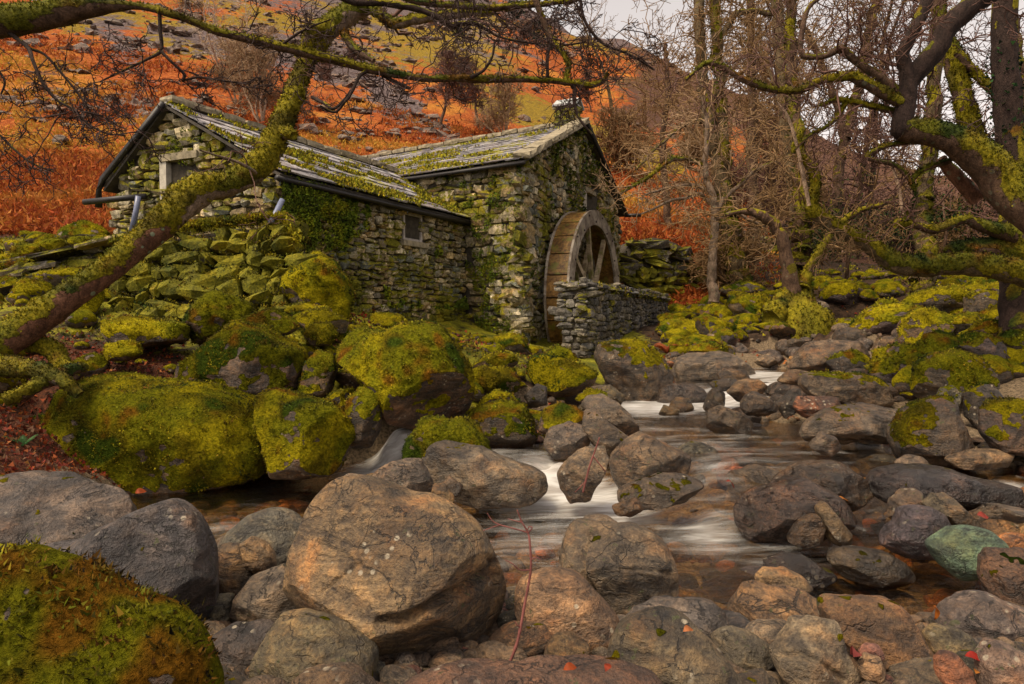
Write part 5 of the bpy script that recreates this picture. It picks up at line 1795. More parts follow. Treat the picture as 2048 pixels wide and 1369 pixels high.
def pixwall(name, label, cols, dfun, top, bot, sw, sh, mat, depth, variants, seed, coredepth=.5, cap=290, jit=.25):
    """stones laid in courses over a wall face known from the photograph: cols = x range, top/bot = edge heights"""
    r = random.Random(seed)
    pts, stones = [], []
    x0, x1 = cols
    xs = np.linspace(x0, x1, 12)
    tops = P(xs, np.interp(xs, *top), [dfun(a, b) for a, b in zip(xs, np.interp(xs, *top))])
    bots = P(xs, np.interp(xs, *bot), [dfun(a, b) for a, b in zip(xs, np.interp(xs, *bot))])
    base = bots.mean(0)
    t = thing(name, label, 'stone wall', base)
    n = unit(np.cross(tops[-1] - tops[0], bots[6] - tops[6]))
    if n[1] > 0: n = -n
    back = n * coredepth
    sh_ = n * depth * .55
    V = np.concatenate([bots - sh_ - UP * .25, tops - sh_, tops - back - sh_, bots - back - sh_ - UP * .25])
    k = len(xs)
    i = np.arange(4 * k).reshape(4, k)
    Q_ = np.concatenate([np.stack([i[a][:-1], i[a][1:], i[(a + 1) % 4][1:], i[(a + 1) % 4][:-1]], -1) for a in range(4)])
    core = mk('wall_core', V, Q_, M_MORTAR, t, True)
    m = Masonry(mat, 'stone', variants, variants is EGGS)
    ymin, ymax = min(top[1]), max(bot[1])
    y = ymin
    row = 0
    while y < ymax + sh:
        h = sh * r.uniform(.55, 1.45)
        x = x0 - r.random() * sw
        while x < x1:
            w = sw * r.choice((.5, .7, .9, 1.1, 1.4, 1.9))
            cx, cy = x + w / 2, y + h / 2 + r.gauss(0, sh * jit * .8)
            if x0 - 4 < cx < x1 + 4 and np.interp(cx, *top) - 2 < cy - h * .35 and cy < np.interp(cx, *bot) + h * .5:
                d = dfun(cx, cy)
                p = P(np.array([cx]), np.array([cy]), np.array([d]))[0]
                u_ = unit(tops[-1] - tops[0])
                a = r.gauss(0, .2)
                uu, vv = u_ * math.cos(a) + UP * math.sin(a), UP * math.cos(a) - u_ * math.sin(a)
                ca = abs(u_[0]) * .5 + .5
                dp = depth * r.uniform(.75, 1.3)
                B = np.stack([uu * w * .5 / F * d / ca * 1.02, vv * h * .5 / F * d * 1.08, n * dp * .5 + u_ * r.gauss(0, .02)], 1)
                m.add(core, p - n * (dp * .5 - r.uniform(-.03, .09)), B, r.randrange(len(m.var)))
            x += w
        y += h * .96
        row += 1
    m.finish(t, cap)
    return t, m, tops, n


def wall_tufts(t, m, seed, frac, size, mat=None, topw=1.0, bright=1.0, dens=60):
    rs = np.random.RandomState(seed)
    ps, ns = [], []
    for par, p, B, v in m.S:
        V, Fq = m.var[v]
        T = quads2tris(Fq)
        Vw = V @ B.T + p
        N = vnormals(Vw, T)
        if np.linalg.det(B) < 0: N = -N
        q, tt, bb = sample(Vw, T, dens, rs)
        nn = np.cross(Vw[T[tt, 1]] - Vw[T[tt, 0]], Vw[T[tt, 2]] - Vw[T[tt, 0]])
        nn /= np.linalg.norm(nn, axis=1)[:, None] + 1e-9
        if np.linalg.det(B) < 0: nn = -nn
        k = (fbm(q * 2.2, 2, seed) * .6 + nn[:, 2] * .55 * topw + fbm(q * 7, 2, seed + 1) * .3 > .5 - frac) & ((nn[:, 1] < .4) | (nn[:, 2] > .3))
        ps.append(q[k])
        ns.append(nn[k])
    ps, ns = np.concatenate(ps), np.concatenate(ns)
    tufts('moss', ps, ns, size, t, M_MOSS, seed, 0, 3, .8, bright)


rt, rm, rtops, rn = pixwall('retaining_wall', 'mossy retaining wall of rounded stones under the leaning tree', (225, 600), lambda x, y: 8.65 - .75 * (y - 440) / 200 - .0006 * (x - 225),
                            ([225, 300, 400, 480, 560, 585, 602], [488, 470, 452, 444, 432, 448, 492]), ([225, 600], [648, 640]), 36, 25, M_RUBM, .30, CHUNKS[:8] + EGGS, 31, .9)
wall_tufts(rt, rm, 32, .5, .021, dens=240, bright=.75)


def cap_moss(t, tops, n, width, seed, size, thick, bright=1.0):
    rs = np.random.RandomState(seed)
    k = rs.rand(n) * (len(tops) - 1.001)
    i = k.astype(int)
    p = tops[i] * (1 - (k - i))[:, None] + tops[i + 1] * (k - i)[:, None]
    a = rs.uniform(-.25, 1.0, n)
    up = thick * (1 - (a - .4) ** 2 / .5) * (1 + .5 * noise(p * 5, seed))
    p = p + np.array([0, 1.0, 0]) * (a * width)[:, None] + UP * up[:, None] + rs.normal(size=(n, 3)) * .012
    nn = np.stack([rs.normal(size=n) * .2, -1.2 * (.5 - a).clip(0, 1), np.ones(n)], 1)
    tufts('moss', p, nn, size, t, M_MOSS, seed, 0, 3, .8, bright)


cap_moss(rt, rtops, 7000, .45, 33, .026, .06, 1.1)
lt, lm, ltops, ln_ = pixwall('field_wall', 'dry stone field wall with mossy coping boulders at the edge of the bracken', (-160, 262), lambda x, y: 8.5 + .0012 * x - .15 * (y - 520) / 80,
                             ([-160, 0, 70, 250, 262], [560, 536, 522, 478, 476]), ([-160, 262], [612, 596]), 34, 15, M_DRY, .2, CHUNKS, 41, .5)
wall_tufts(lt, lm, 42, .12, .026, dens=30)
cap_moss(lt, ltops, 2600, .4, 43, .026, .05, 1.0)
# coping of the field wall: a flagstone course and loose mossy boulders set on it
for i, (xa, xb) in enumerate(((-60, 60), (62, 150), (152, 252))):
    ya, yb = np.interp([xa, xb], [-160, 0, 70, 250, 262], [560, 536, 522, 478, 476]) - 4
    a, b = P(np.array([xa, xb]), np.array([ya, yb]), np.array([8.5, 8.62]))
    V, Fq = chunk(1300 + i, blk=.12, jit=.05)
    mk('coping_slab', V[:, :1] * (b - a) * .5 + V[:, 1:2] * np.array([0, .28, 0]) + V[:, 2:] * UP * .025 + (a + b) / 2 + np.array([0, .2, .02]), Fq, M_DRY, lt, False)
COP = [(50, 503, 28, 19, 'first'), (105, 491, 25, 15, 'second'), (162, 485, 26, 14, 'third'), (204, 478, 18, 8, 'last and flattest'), (6, 520, 20, 14, 'half hidden')]
for k, (cx, cy, w, h, nm) in enumerate(COP):
    r = dict(d=8.75, q=np.array([(cx + w * math.cos(a), cy + h * math.sin(a)) for a in np.linspace(0, 2 * pi, 13)[:-1]]), lv=3, dk=1.0)
    V, T, c, s = build_rock(r, 500 + k)
    N = vnormals(V, T)
    mask = moss_mask(V + c, N, .95, k)
    V = V + c
    o = mk('coping_boulder', V, T, M_ROCK, lt, True, {'moss': mask, 'mosscol': mosscol(V, 0)})
    o.color = (*BROWN, 0)
    moss_on(o, V - np.array(o.matrix_basis.translation) * 0, T, N, mask, np.zeros(3), s, 8.7, 520 + k)

st_, sm_, stops_, sn_ = pixwall('ruined_wall', 'ruined mossy dry stone wall end standing behind the wheel pit', (1256, 1420), lambda x, y: 19.2 + .006 * (x - 1256),
                                ([1256, 1275, 1310, 1350, 1385, 1420], [510, 484, 473, 480, 500, 560]), ([1256, 1420], [590, 604]), 30, 13, M_DRY, .4, CHUNKS, 51, .9)
wall_tufts(st_, sm_, 52, .15, .055, dens=40)
ft_, fm_, ftops_, fn_ = pixwall('far_wall', 'distant field wall with a bright moss top between the bare trunks', (1440, 1640), lambda x, y: 25.5,
                                ([1440, 1640], [474, 478]), ([1440, 1640], [512, 516]), 22, 9, M_DRY, .4, CHUNKS, 61, .6, 120)
wall_tufts(ft_, fm_, 62, .1, .08, dens=24)

# ------------------------------------------------------------------ trees
BARKC = dict(dark=(.035, .022, .018, .0), red=(.14, .068, .04, 1.0), grey=(.20, .15, .11, .5), brown=(.10, .062, .040, .3), pale=(.34, .25, .18, .2), olive=(.12, .09, .05, .3))
M_TWIG = {}
for nm, c_ in (('dark', (.045, .026, .022)), ('brown', (.20, .118, .052)), ('tan', (.28, .18, .10)), ('pale', (.42, .33, .26)), ('purple', (.125, .066, .05)), ('red', (.17, .06, .05))):
    M_TWIG[nm] = mat_plain('twig_' + nm, c_, .8, .35, spec=.2)


def catmull(p, n):
    p = np.asarray(p, float)
    q = np.concatenate([[2 * p[0] - p[1]], p, [2 * p[-1] - p[-2]]])
    t = np.linspace(0, len(p) - 1 - 1e-6, n)
    i = t.astype(int)
    f = (t - i)[:, None]
    a, b, c, d = q[i], q[i + 1], q[i + 2], q[i + 3]
    return .5 * ((2 * b) + (c - a) * f + (2 * a - 5 * b + 4 * c - d) * f ** 2 + (3 * b - a - 3 * c + d) * f ** 3)


def tubes(pts, rad, k):
    """many limbs at once: pts (N,n,3), rad (N,n)"""
    t = np.gradient(pts, axis=1)
    t /= np.linalg.norm(t, axis=2)[..., None] + 1e-9
    ref = np.array([.31, .17, .93])
    a = np.cross(t, ref)
    a /= np.linalg.norm(a, axis=2)[..., None] + 1e-9
    b = np.cross(t, a)
    th = np.arange(k) / k * 2 * pi
    V = pts[:, :, None] + rad[:, :, None, None] * (np.cos(th)[:, None] * a[:, :, None] + np.sin(th)[:, None] * b[:, :, None])
    N, n = pts.shape[:2]
    i = np.arange(N * n * k).reshape(N, n, k)
    j = np.roll(i, -1, 2)
    Q_ = np.stack([i[:, :-1], j[:, :-1], j[:, 1:], i[:, 1:]], -1).reshape(-1, 4)
    return V.reshape(-1, 3), Q_


def grow(pts, rad, k, length, rs, m=6, ang=(.5, 1.1), wander=.35, tmin=.15, up=.0, rr=.5, rmin=.004, flat=None):
    """k crooked shoots from every parent limb"""
    N, n = pts.shape[:2]
    M = N * k
    par = np.repeat(np.arange(N), k)
    t = rs.uniform(tmin, 1.0, M) * (n - 1.001)
    i = t.astype(int)
    f = (t - i)[:, None]
    p0 = pts[par, i] * (1 - f) + pts[par, i + 1] * f
    tg = pts[par, i + 1] - pts[par, i]
    tg /= np.linalg.norm(tg, axis=1)[:, None] + 1e-9
    r0 = np.minimum(rad[par, i] * rr, rad[par, i] * .9) * rs.uniform(.7, 1.1, M)
    pr = np.cross(tg, rs.normal(size=(M, 3)))
    pr /= np.linalg.norm(pr, axis=1)[:, None] + 1e-9
    a = rs.uniform(*ang, M)[:, None]
    d = tg * np.cos(a) + pr * np.sin(a)
    L = rs.uniform(*length, M) / (m - 1)
    out = np.empty((M, m, 3))
    out[:, 0] = p0
    for s in range(1, m):
        d = d + rs.normal(size=(M, 3)) * wander + np.array([0, 0, up])
        d /= np.linalg.norm(d, axis=1)[:, None]
        out[:, s] = out[:, s - 1] + d * L[:, None]
    R_ = np.maximum(r0[:, None] * np.linspace(1, .35, m)[None], rmin)
    return out, R_


def bark_attrs(V, T, moss, seed):
    N = vnormals(V, T)
    m = sstep(-.1, .3, N[:, 2] * .85 + fbm(V * 3.2, 3, seed) * .6 + fbm(V * 11, 2, seed + 3) * .25 + (moss * 2 - 1) * .85 - .06)
    return N, {'moss': m * (moss > 0), 'mosscol': mosscol(V, 0, .05, .75)}


def limb(tree, name, spec, bark, moss, seed, knob=.12, tuft=True, parent=None, sides=14, wig=0.):
    """spec: (px, py, distance, radius in px) along the limb"""
    s = np.array(spec, float)
    w = P(s[:, 0], s[:, 1], s[:, 2])
    r = s[:, 3] / F * s[:, 2]
    L = np.linalg.norm(np.diff(w, axis=0), axis=1).sum()
    n = int(np.clip(L / max(.02, r.mean() * .45), 12, 110))
    p = catmull(w, n)
    rr = np.maximum(catmull(np.stack([r] * 3, 1), n)[:, 0], r.min() * .6)
    if wig:
        ph = np.linspace(0, L * 3.0, n)
        p = p + wig * np.stack([fbm(np.stack([ph, ph * 0 + k * 9 + seed, ph * 0], 1), 2, seed + k) for k in range(3)], 1) * rr.mean() * 2
    V, Q_ = tubes(p[None], rr[None], sides)
    cen = np.repeat(p, sides, 0)
    dr = V - cen
    g = fbm(V * 5 / max(.25, r.max() * 6), 3, seed) + .5 * fbm(V * 16, 2, seed + 1)
    V = cen + dr * (1 + knob * g)[:, None]
    caps = [np.arange(sides)[None], (np.arange(sides)[::-1] + len(V) - sides)[None]]
    T = quads2tris(Q_)
    N, at = bark_attrs(V, T, moss, seed)
    o = mk(name, V, [Q_] + caps, M_BARK, parent or tree, True, at)
    o.color = bark
    if tuft and moss > .25:
        rs = np.random.RandomState(seed)
        size = max(.014, 2.0 * s[:, 2].mean() / 682)
        area = L * 2 * pi * r.mean() * at['moss'].mean()
        cnt = int(min(6000, area / (size * 1.1) ** 2))
        if cnt > 8:
            q, t, b = sample(V, T, cnt, rs, at['moss'] ** 2)
            nn = (N[T[t]] * b[:, :, None]).sum(1)
            tufts('moss', q, nn, size, o, M_MOSS, seed + 5, .05, 3, .8, .72)
    return p, rr


def resample(p, r, n):
    k = np.linspace(0, len(p) - 1, n)
    i = np.arange(len(p))
    return np.stack([np.interp(k, i, p[:, j]) for j in range(3)], 1), np.interp(k, i, r)


def twigs(tree, limbs, seed, mat, per_m, lengths, rmin, up=.02, wander=.4, rr=.45, r1=None, tmin=.15, name='twigs', ang=(.5, 1.2)):
    """three orders of twigs on the given limbs, one uncountable mass"""
    rs = np.random.RandomState(seed)
    Vs, Qs, n = [], [], 0

    def put(p, r, k):
        nonlocal n
        V, Q_ = tubes(p, r, k)
        Vs.append(V)
        Qs.append(Q_ + n)
        n += len(V)
    lv = []
    for p, r in limbs:
        L = np.linalg.norm(np.diff(p, axis=0), axis=1).sum()
        k = max(2, int(L * per_m[0]))
        pp, rp = resample(p, r, 24)
        a = grow(pp[None], np.minimum(rp[None], r1 if r1 else 9), k, lengths[0], rs, 8, ang, wander, tmin, up, rr, rmin * 1.6)
        put(*a, 4)
        lv.append(a)
    a = (np.concatenate([q[0] for q in lv]), np.concatenate([q[1] for q in lv]))
    for o, (k, ln) in enumerate(zip(per_m[1:], lengths[1:])):
        a = grow(*a, k, ln, rs, 6 if o == 0 else 5, (.4, 1.1), wander, .2, up, .6, rmin * (1.2 if o == 0 else 1))
        put(*a, 3)
    mk(name, np.concatenate(Vs), np.concatenate(Qs), mat, tree, True, kind='stuff')


# leaning mossy tree in front of the mill
lean = thing('leaning_tree', 'leaning mossy tree with a spotted reddish trunk crossing in front of the mill', 'tree', P(np.array([-20]), np.array([720]), np.array([5.4]))[0])
lt1 = limb(lean, 'trunk', [(-90,770,5.35,40), (-20,705,5.42,36), (60,648,5.5,32), (130,600,5.6,28), (200,552,5.75,26), (265,500,5.9,26), (325,450,6.05,27), (365,408,6.2,29), (400,386,6.3,27)], BARKC['red'], .6, 71, .07, True, sides=22)
limb(lean, 'mossy_elbow', [(300,468,6.0,25), (330,442,6.06,28), (368,402,6.2,33), (410,378,6.32,29), (450,372,6.42,24), (485,355,6.5,25), (512,335,6.58,27), (535,308,6.64,26), (552,275,6.7,23), (570,235,6.76,22), (585,200,6.82,21), (598,160,6.9,19), (612,125,6.95,19), (628,88,7.0,24), (662,52,7.05,22), (700,26,7.1,21), (735,8,7.15,18), (790,-40,7.3,15)], BARKC['grey'], .86, 72, .16, True, sides=20)
la = limb(lean, 'branch', [(730,12,7.15,12), (750,20,7.1,11), (772,38,7.0,10), (795,47,6.95,10), (832,39,6.9,10), (875,33,6.85,9), (925,26,6.8,9), (980,23,6.75,8), (1030,14,6.7,6), (1080,2,6.7,4)], BARKC['grey'], .9, 73, .16)
lb = limb(lean, 'branch', [(688,66,7.0,9), (700,88,6.95,8), (722,108,6.9,7), (748,122,6.85,5)], BARKC['brown'], .4, 74, .1)
lc = limb(lean, 'branch', [(512,348,6.5,5), (500,338,6.3,3.4), (480,327,6.2,3), (455,318,6.1,2.6), (425,309,6.0,2.2), (398,300,5.9,1.6)], BARKC['grey'], .1, 75, .05, False, sides=7)
ld = limb(lean, 'branch', [(625,195,6.8,4), (650,208,6.6,3.4), (668,218,6.5,3), (690,198,6.5,2.6), (702,180,6.5,2)], BARKC['dark'], .1, 76, .08, False, sides=7)
limb(lean, 'broken_stub', [(560,262,6.7,14), (580,268,6.62,13), (588,272,6.58,8)], BARKC['grey'], .9, 78, .2)
limb(lean, 'mossy_stub', [(622,105,6.95,13), (620,75,6.9,15), (640,55,6.88,14), (668,60,6.9,10)], BARKC['grey'], .95, 79, .25)
twigs(lean, [la, lb, lc, ld], 77, M_TWIG['purple'], (4, 4, 4), ((.3, .8), (.15, .4), (.08, .2)), .0032)
# roots
for k, sp_ in enumerate(([(-40,730,5.4,24), (30,735,5.2,20), (85,745,5.0,17), (130,765,4.9,13), (160,790,4.9,9)], [(10,800,4.8,13), (50,785,4.85,14), (95,762,4.95,14), (140,742,5.1,12), (168,735,5.3,9)], [(60,690,5.6,18), (105,700,5.6,18), (125,730,5.5,16), (150,750,5.4,10)])):
    limb(lean, 'root', sp_, BARKC['brown'], .9, 80 + k, .22)

# limb reaching in from a tree out of view
over = thing('overhanging_tree', 'long mossy limb reaching across the top from a tree out of view', 'tree', P(np.array([-300]), np.array([60]), np.array([4.8]))[0])
o1 = limb(over, 'limb', [(-300,70,4.8,34), (-100,58,4.8,30), (0,44,4.8,28), (90,32,4.85,27), (165,16,4.9,22), (225,12,4.95,12), (273,13,5.0,7), (308,19,5.0,7), (342,29,5.0,7), (376,40,5.05,7), (427,61,5.1,8), (478,74,5.15,8), (547,90,5.2,9), (598,103,5.25,9.5), (668,120,5.3,9), (737,138,5.35,8.5), (805,151,5.4,7.5), (856,159,5.45,6), (908,157,5.5,6.5), (962,159,5.55,8), (1027,159,5.6,6), (1095,161,5.65,6), (1147,167,5.7,6), (1181,171,5.75,6), (1205,163,5.8,5), (1216,147,5.8,4)], BARKC['brown'], .78, 90, .13, True, sides=16)
limb(over, 'limb', [(160,18,4.95,18), (190,-2,5.0,22), (230,-30,5.1,26)], BARKC['dark'], .5, 96, .13)
OV = [[(319,19,5,4), (321,60,5,3.6), (322,102,5,3.6), (296,118,4.95,2.6), (262,133,4.9,2.4), (228,150,4.9,2), (200,166,4.9,1.5)],
      [(322,102,5,3.4), (345,126,5,2.8), (370,150,5.05,3), (366,162,5.05,2.4), (400,156,5.1,2.2), (450,163,5.1,2), (500,168,5.2,1.4)],
      [(18,68,4.8,5), (55,98,4.75,4), (66,126,4.7,3.6), (85,165,4.7,3.4), (110,196,4.7,3), (145,221,4.7,2.6), (175,248,4.7,2.2), (215,268,4.7,1.8), (252,272,4.7,1.2)],
      [(60,98,4.8,3), (90,110,4.8,2.6), (130,155,4.8,2.4), (165,202,4.8,2), (190,236,4.8,1.4)],
      [(-40,240,4.6,3), (0,272,4.6,2.6), (32,302,4.6,2.4), (62,326,4.6,2), (105,344,4.6,1.4)],
      [(736,140,5.35,4), (718,152,5.3,3.6), (702,184,5.25,3.4), (690,203,5.2,3), (670,226,5.2,2.6), (640,213,5.15,1.6)],
      [(762,148,5.4,5), (790,164,5.4,4), (820,178,5.4,3)], [(1095,161,5.65,4), (1094,120,5.6,3.4), (1100,90,5.6,3)],
      [(940,156,5.5,3.4), (968,140,5.5,3), (985,112,5.5,2.6), (990,85,5.5,1.8)], [(1140,166,5.7,5), (1150,180,5.7,4), (1148,205,5.7,3.4), (1160,240,5.6,2.6), (1185,268,5.6,1.8)],
      [(-20,120,4.7,3), (8,160,4.7,2.4), (2,190,4.7,1.6)], [(560,92,5.2,3), (610,60,5.2,2.4), (660,40,5.3,1.6)]]
ol = [limb(over, 'branch', s, BARKC['dark'], .2, 100 + k, .12, False, sides=7, wig=.35) for k, s in enumerate(OV)]
twigs(over, ol, 120, M_TWIG['dark'], (9, 6, 4), ((.16, .5), (.08, .24), (.05, .12)), .0026, .0, .45)
twigs(over, [(o1[0][25:], o1[1][25:])], 121, M_TWIG['dark'], (5, 5, 4), ((.2, .65), (.1, .3), (.05, .14)), .0028, .05, .42, .3, .02)

# branches hanging from above the middle of the view
mid = thing('canopy_branch', 'dark and mossy branches hanging in from above the middle of the hillside', 'tree', P(np.array([700]), np.array([-60]), np.array([6]))[0])
MB = [([(640,-40,6,8), (700,2,6,7), (760,5,6,7), (820,14,6,6.5), (855,26,6,6), (885,42,6,6), (905,53,6,6), (925,48,6,5), (952,48,6,4.5), (975,60,6,3)], 'dark', .35),
      ([(780,-30,6.3,6), (830,3,6.3,6), (900,10,6.3,6), (980,15,6.3,6), (1050,12,6.3,5.5), (1110,5,6.3,5), (1162,-4,6.3,5), (1240,-50,6.3,4)], 'brown', .8),
      ([(1055,-40,5.9,7), (1070,0,5.9,6), (1085,40,5.9,6), (1105,80,5.9,5.5), (1125,108,5.85,5), (1138,130,5.8,5), (1134,150,5.75,4.5), (1128,170,5.7,3.5)], 'brown', .55),
      ([(1160,-20,5.9,3), (1165,25,5.9,3), (1180,60,5.9,3), (1210,90,5.9,2.6), (1260,110,5.9,2.4), (1310,140,5.9,1.8)], 'dark', .1),
      ([(975,60,6,3), (1000,75,6,2.4), (1050,85,6,2.2), (1110,92,6,2), (1170,85,6,1.6)], 'dark', .1), ([(910,-20,6,3), (918,20,6,2.6), (920,45,6,2.4)], 'dark', .1)]
ml = [limb(mid, 'branch', s, BARKC[b], m, 140 + k, .12, m > .5, sides=9, wig=.2) for k, (s, b, m) in enumerate(MB)]
twigs(mid, ml, 150, M_TWIG['dark'], (6, 6, 4), ((.2, .7), (.1, .32), (.06, .15)), .003, .0, .45, .4, .02)

# big dark tree at the frame edge
big = thing('gnarled_tree', 'big gnarled dark tree with mossy limbs stretching over the stream', 'tree', P(np.array([2045]), np.array([690]), np.array([7.6]))[0])
BT = [('trunk', [(2060,760,7.6,52), (2045,690,7.7,42), (2040,600,7.8,36), (2038,520,7.9,36), (2032,400,8,28), (2018,250,8,25), (2008,100,8,23), (2012,-40,8,21)], 'dark', .5),
      ('limb', [(2120,470,6.2,42), (2050,412,6.3,40), (1995,352,6.4,38), (1955,312,6.4,35), (1912,286,6.4,29), (1868,269,6.4,25), (1830,264,6.4,24), (1800,258,6.4,22)], 'brown', .62),
      ('limb', [(1828,266,6.42,10), (1808,262,6.4,20), (1802,246,6.4,19), (1812,212,6.4,18), (1816,172,6.4,17), (1811,138,6.4,14), (1804,112,6.4,12), (1816,85,6.4,12), (1836,45,6.4,12), (1856,0,6.4,12), (1872,-45,6.4,12)], 'dark', .3),
      ('limb', [(1818,172,6.4,14), (1842,136,6.4,19), (1872,100,6.4,19), (1894,58,6.4,20), (1925,26,6.4,21), (1965,-5,6.4,21), (2020,-45,6.4,20)], 'dark', .3),
      ('limb', [(1806,208,6.4,12), (1772,190,6.4,12), (1738,171,6.4,11), (1702,153,6.4,10), (1680,155,6.4,9), (1645,160,6.4,8), (1600,181,6.4,7), (1550,180,6.4,7), (1502,166,6.4,7), (1470,150,6.4,6.5), (1440,131,6.4,6), (1412,127,6.4,5), (1392,142,6.4,4), (1372,160,6.4,3)], 'brown', .78),
      ('limb', [(1800,188,6.5,9), (1755,152,6.5,8.5), (1730,136,6.5,8), (1703,116,6.5,7.5), (1682,98,6.5,8), (1652,112,6.5,6), (1622,115,6.5,5.5), (1602,107,6.5,5), (1605,60,6.5,5), (1618,15,6.5,4.5), (1655,-15,6.5,4)], 'brown', .45),
      ('limb', [(1800,226,6.5,7), (1742,212,6.5,6.5), (1702,203,6.5,6), (1670,201,6.5,5), (1640,212,6.5,3)], 'brown', .8), ('limb', [(1694,204,6.5,4.5), (1670,240,6.5,4), (1642,260,6.5,3.6), (1618,272,6.5,3), (1590,300,6.5,2)], 'brown', .7),
      ('limb', [(1850,280,6.5,6), (1782,290,6.5,5), (1745,305,6.5,5), (1738,318,6.5,4.5), (1790,331,6.5,4.5), (1815,355,6.5,4), (1822,369,6.5,3.6)], 'brown', .75), ('limb', [(1900,322,6.6,6), (1850,338,6.6,5.5), (1824,362,6.6,5), (1832,390,6.6,4.5), (1815,420,6.6,4), (1808,442,6.6,3.5)], 'brown', .7),
      ('limb', [(1955,400,6.7,16), (1905,345,6.7,13), (1880,318,6.7,10)], 'red', .3),
      ('limb', [(2110,575,7.2,28), (2045,549,7.2,26), (1995,536,7.2,24), (1940,530,7.2,22), (1890,530,7.2,21), (1840,533,7.2,21), (1792,527,7.2,20), (1760,506,7.2,17), (1720,480,7.2,15), (1680,458,7.2,14), (1642,436,7.2,14), (1624,416,7.2,13), (1628,390,7.2,10), (1631,360,7.2,10), (1622,335,7.2,9), (1602,310,7.2,7.5), (1597,282,7.2,6), (1605,262,7.2,4)], 'olive', .88),
      ('limb', [(2030,470,7.5,18), (1962,452,7.5,12), (1925,440,7.5,9), (1870,460,7.5,9), (1830,451,7.5,7), (1800,447,7.5,10), (1788,452,7.5,6)], 'brown', .72),
      ('limb', [(2030,500,7.6,30), (1970,498,7.6,22), (1905,498,7.6,12), (1890,505,7.6,5)], 'brown', .8),
      ('dead_stick', [(1618,412,7.1,4), (1606,350,7.1,4), (1592,285,7.1,3.4), (1574,232,7.1,3), (1552,202,7.1,1.6)], 'pale', 0), ('dead_stick', [(1806,432,7.3,3), (1796,372,7.3,3), (1776,312,7.3,2.6), (1742,274,7.3,1.4)], 'pale', 0),
      ('limb', [(1960,330,8.6,20), (1938,242,8.6,19), (1924,188,8.6,18), (1910,136,8.6,18), (1896,90,8.6,16), (1880,40,8.6,13), (1868,-30,8.6,11)], 'brown', .75), ('limb', [(1912,105,8.5,9), (1935,130,8.5,9), (1954,150,8.5,9), (1992,188,8.4,10), (2014,210,8.3,12)], 'brown', .7)]
bl_ = [limb(big, nm, s, BARKC[b], m, 170 + k, .13, m > .5, sides=18 if s[0][3] > 15 else 10) for k, (nm, s, b, m) in enumerate(BT)]
twigs(big, [bl_[i] for i in (2, 3, 4, 5, 6, 7, 8, 9, 16, 17)], 200, M_TWIG['purple'], (4, 6, 5), ((.3, 1.0), (.15, .45), (.07, .2)), .0034, .01, .42, .4, .03)
twigs(big, [bl_[i] for i in (11, 12)], 201, M_TWIG['brown'], (3.2, 6, 4), ((.25, .8), (.12, .36), (.06, .16)), .0032, .02, .42, .35, .025, .35)
twigs(big, [bl_[0]], 202, M_TWIG['dark'], (3, 6, 5), ((.5, 1.6), (.2, .6), (.08, .22)), .004, .02, .42, .3, .04, .45)


def wood_tree(name, label, trunks, seed, mat, bark, per, lengths, rmin, cat='tree', group=None, up=.02, rr=.45, r1=.05, wander=.33, tmin=.3, extra=()):
    b = trunks[0][0][0]
    t = thing(name, label, cat, P(np.array([b[0]]), np.array([b[1]]), np.array([b[2]]))[0], group)
    ls = [limb(t, 'trunk' if k == 0 else 'stem', s, BARKC[bark], m, seed + k, .12, m > .55, sides=10, wig=.25) for k, (s, m) in enumerate(trunks)]
    le = [limb(t, 'branch', s, BARKC[bark], m, seed + 20 + k, .12, m > .55, sides=7, wig=.3) for k, (s, m) in enumerate(extra)]
    twigs(t, ls, seed + 50, M_TWIG[mat], per, lengths, rmin, up, wander, rr, r1, tmin, 'crown')
    if le:
        twigs(t, le, seed + 51, M_TWIG[mat], (per[0] * 1.2, *per[1:]), [(a * .6, b_ * .6) for a, b_ in lengths], rmin, up, wander, rr, r1, .1, 'crown')
    return t


wood_tree('bare_tree', 'tall bare tree with two straight stems rising from one mossy foot', [([(1478,572,19,26), (1466,520,19,22), (1458,450,19,18), (1450,400,19,14), (1445,300,19,12.5), (1438,200,19,12), (1434,90,19,11), (1431,-40,19,10)], .62), ([(1456,440,19,13), (1436,340,19,12), (1416,240,19,12), (1402,120,19,11), (1396,0,19,10), (1394,-50,19,9)], .35)], 300, 'brown', 'olive', (2.6, 6, 4), ((1.0, 3.2), (.4, 1.2), (.2, .5)), .0085,
          extra=[([(1436,90,19,6), (1462,40,19,6), (1500,22,19,5.5), (1540,28,19,5)], .3), ([(1416,240,19,6), (1370,250,19,4), (1320,290,18.5,3), (1270,340,18,2)], .3)])
wood_tree('bare_tree', 'thin pale bare tree standing in front of the twin stemmed one', [([(1427,605,16,11), (1424,540,16,9), (1428,470,16,8), (1431,420,16,8), (1416,372,16,6.5), (1410,320,16,5.5), (1414,260,16,4.5), (1408,190,16,3.5)], .25)], 330, 'tan', 'grey', (2.8, 5, 4), ((.8, 2.2), (.35, 1.0), (.15, .4)), .007, tmin=.42,
          extra=[([(1430,420,16,5), (1412,398,16,4.5), (1398,388,15.8,4), (1372,396,15.6,3.4), (1340,402,15.4,3), (1312,416,15.2,2.4), (1282,428,15,1.8)], 0), ([(1432,425,16,5), (1450,395,16,4.5), (1490,360,16,4), (1530,330,16,3.4), (1570,320,16,2.6)], .3), ([(1412,380,16,4), (1390,372,16,3), (1340,375,15.5,2.6), (1290,390,15,2)], 0), ([(1405,330,16,4), (1370,318,15.8,4), (1340,322,15.6,4.5), (1300,352,15.4,4), (1240,388,15.2,3)], .7), ([(1430,440,16,4), (1470,425,16,3.4), (1500,440,16,3), (1520,450,16,2)], .1)])
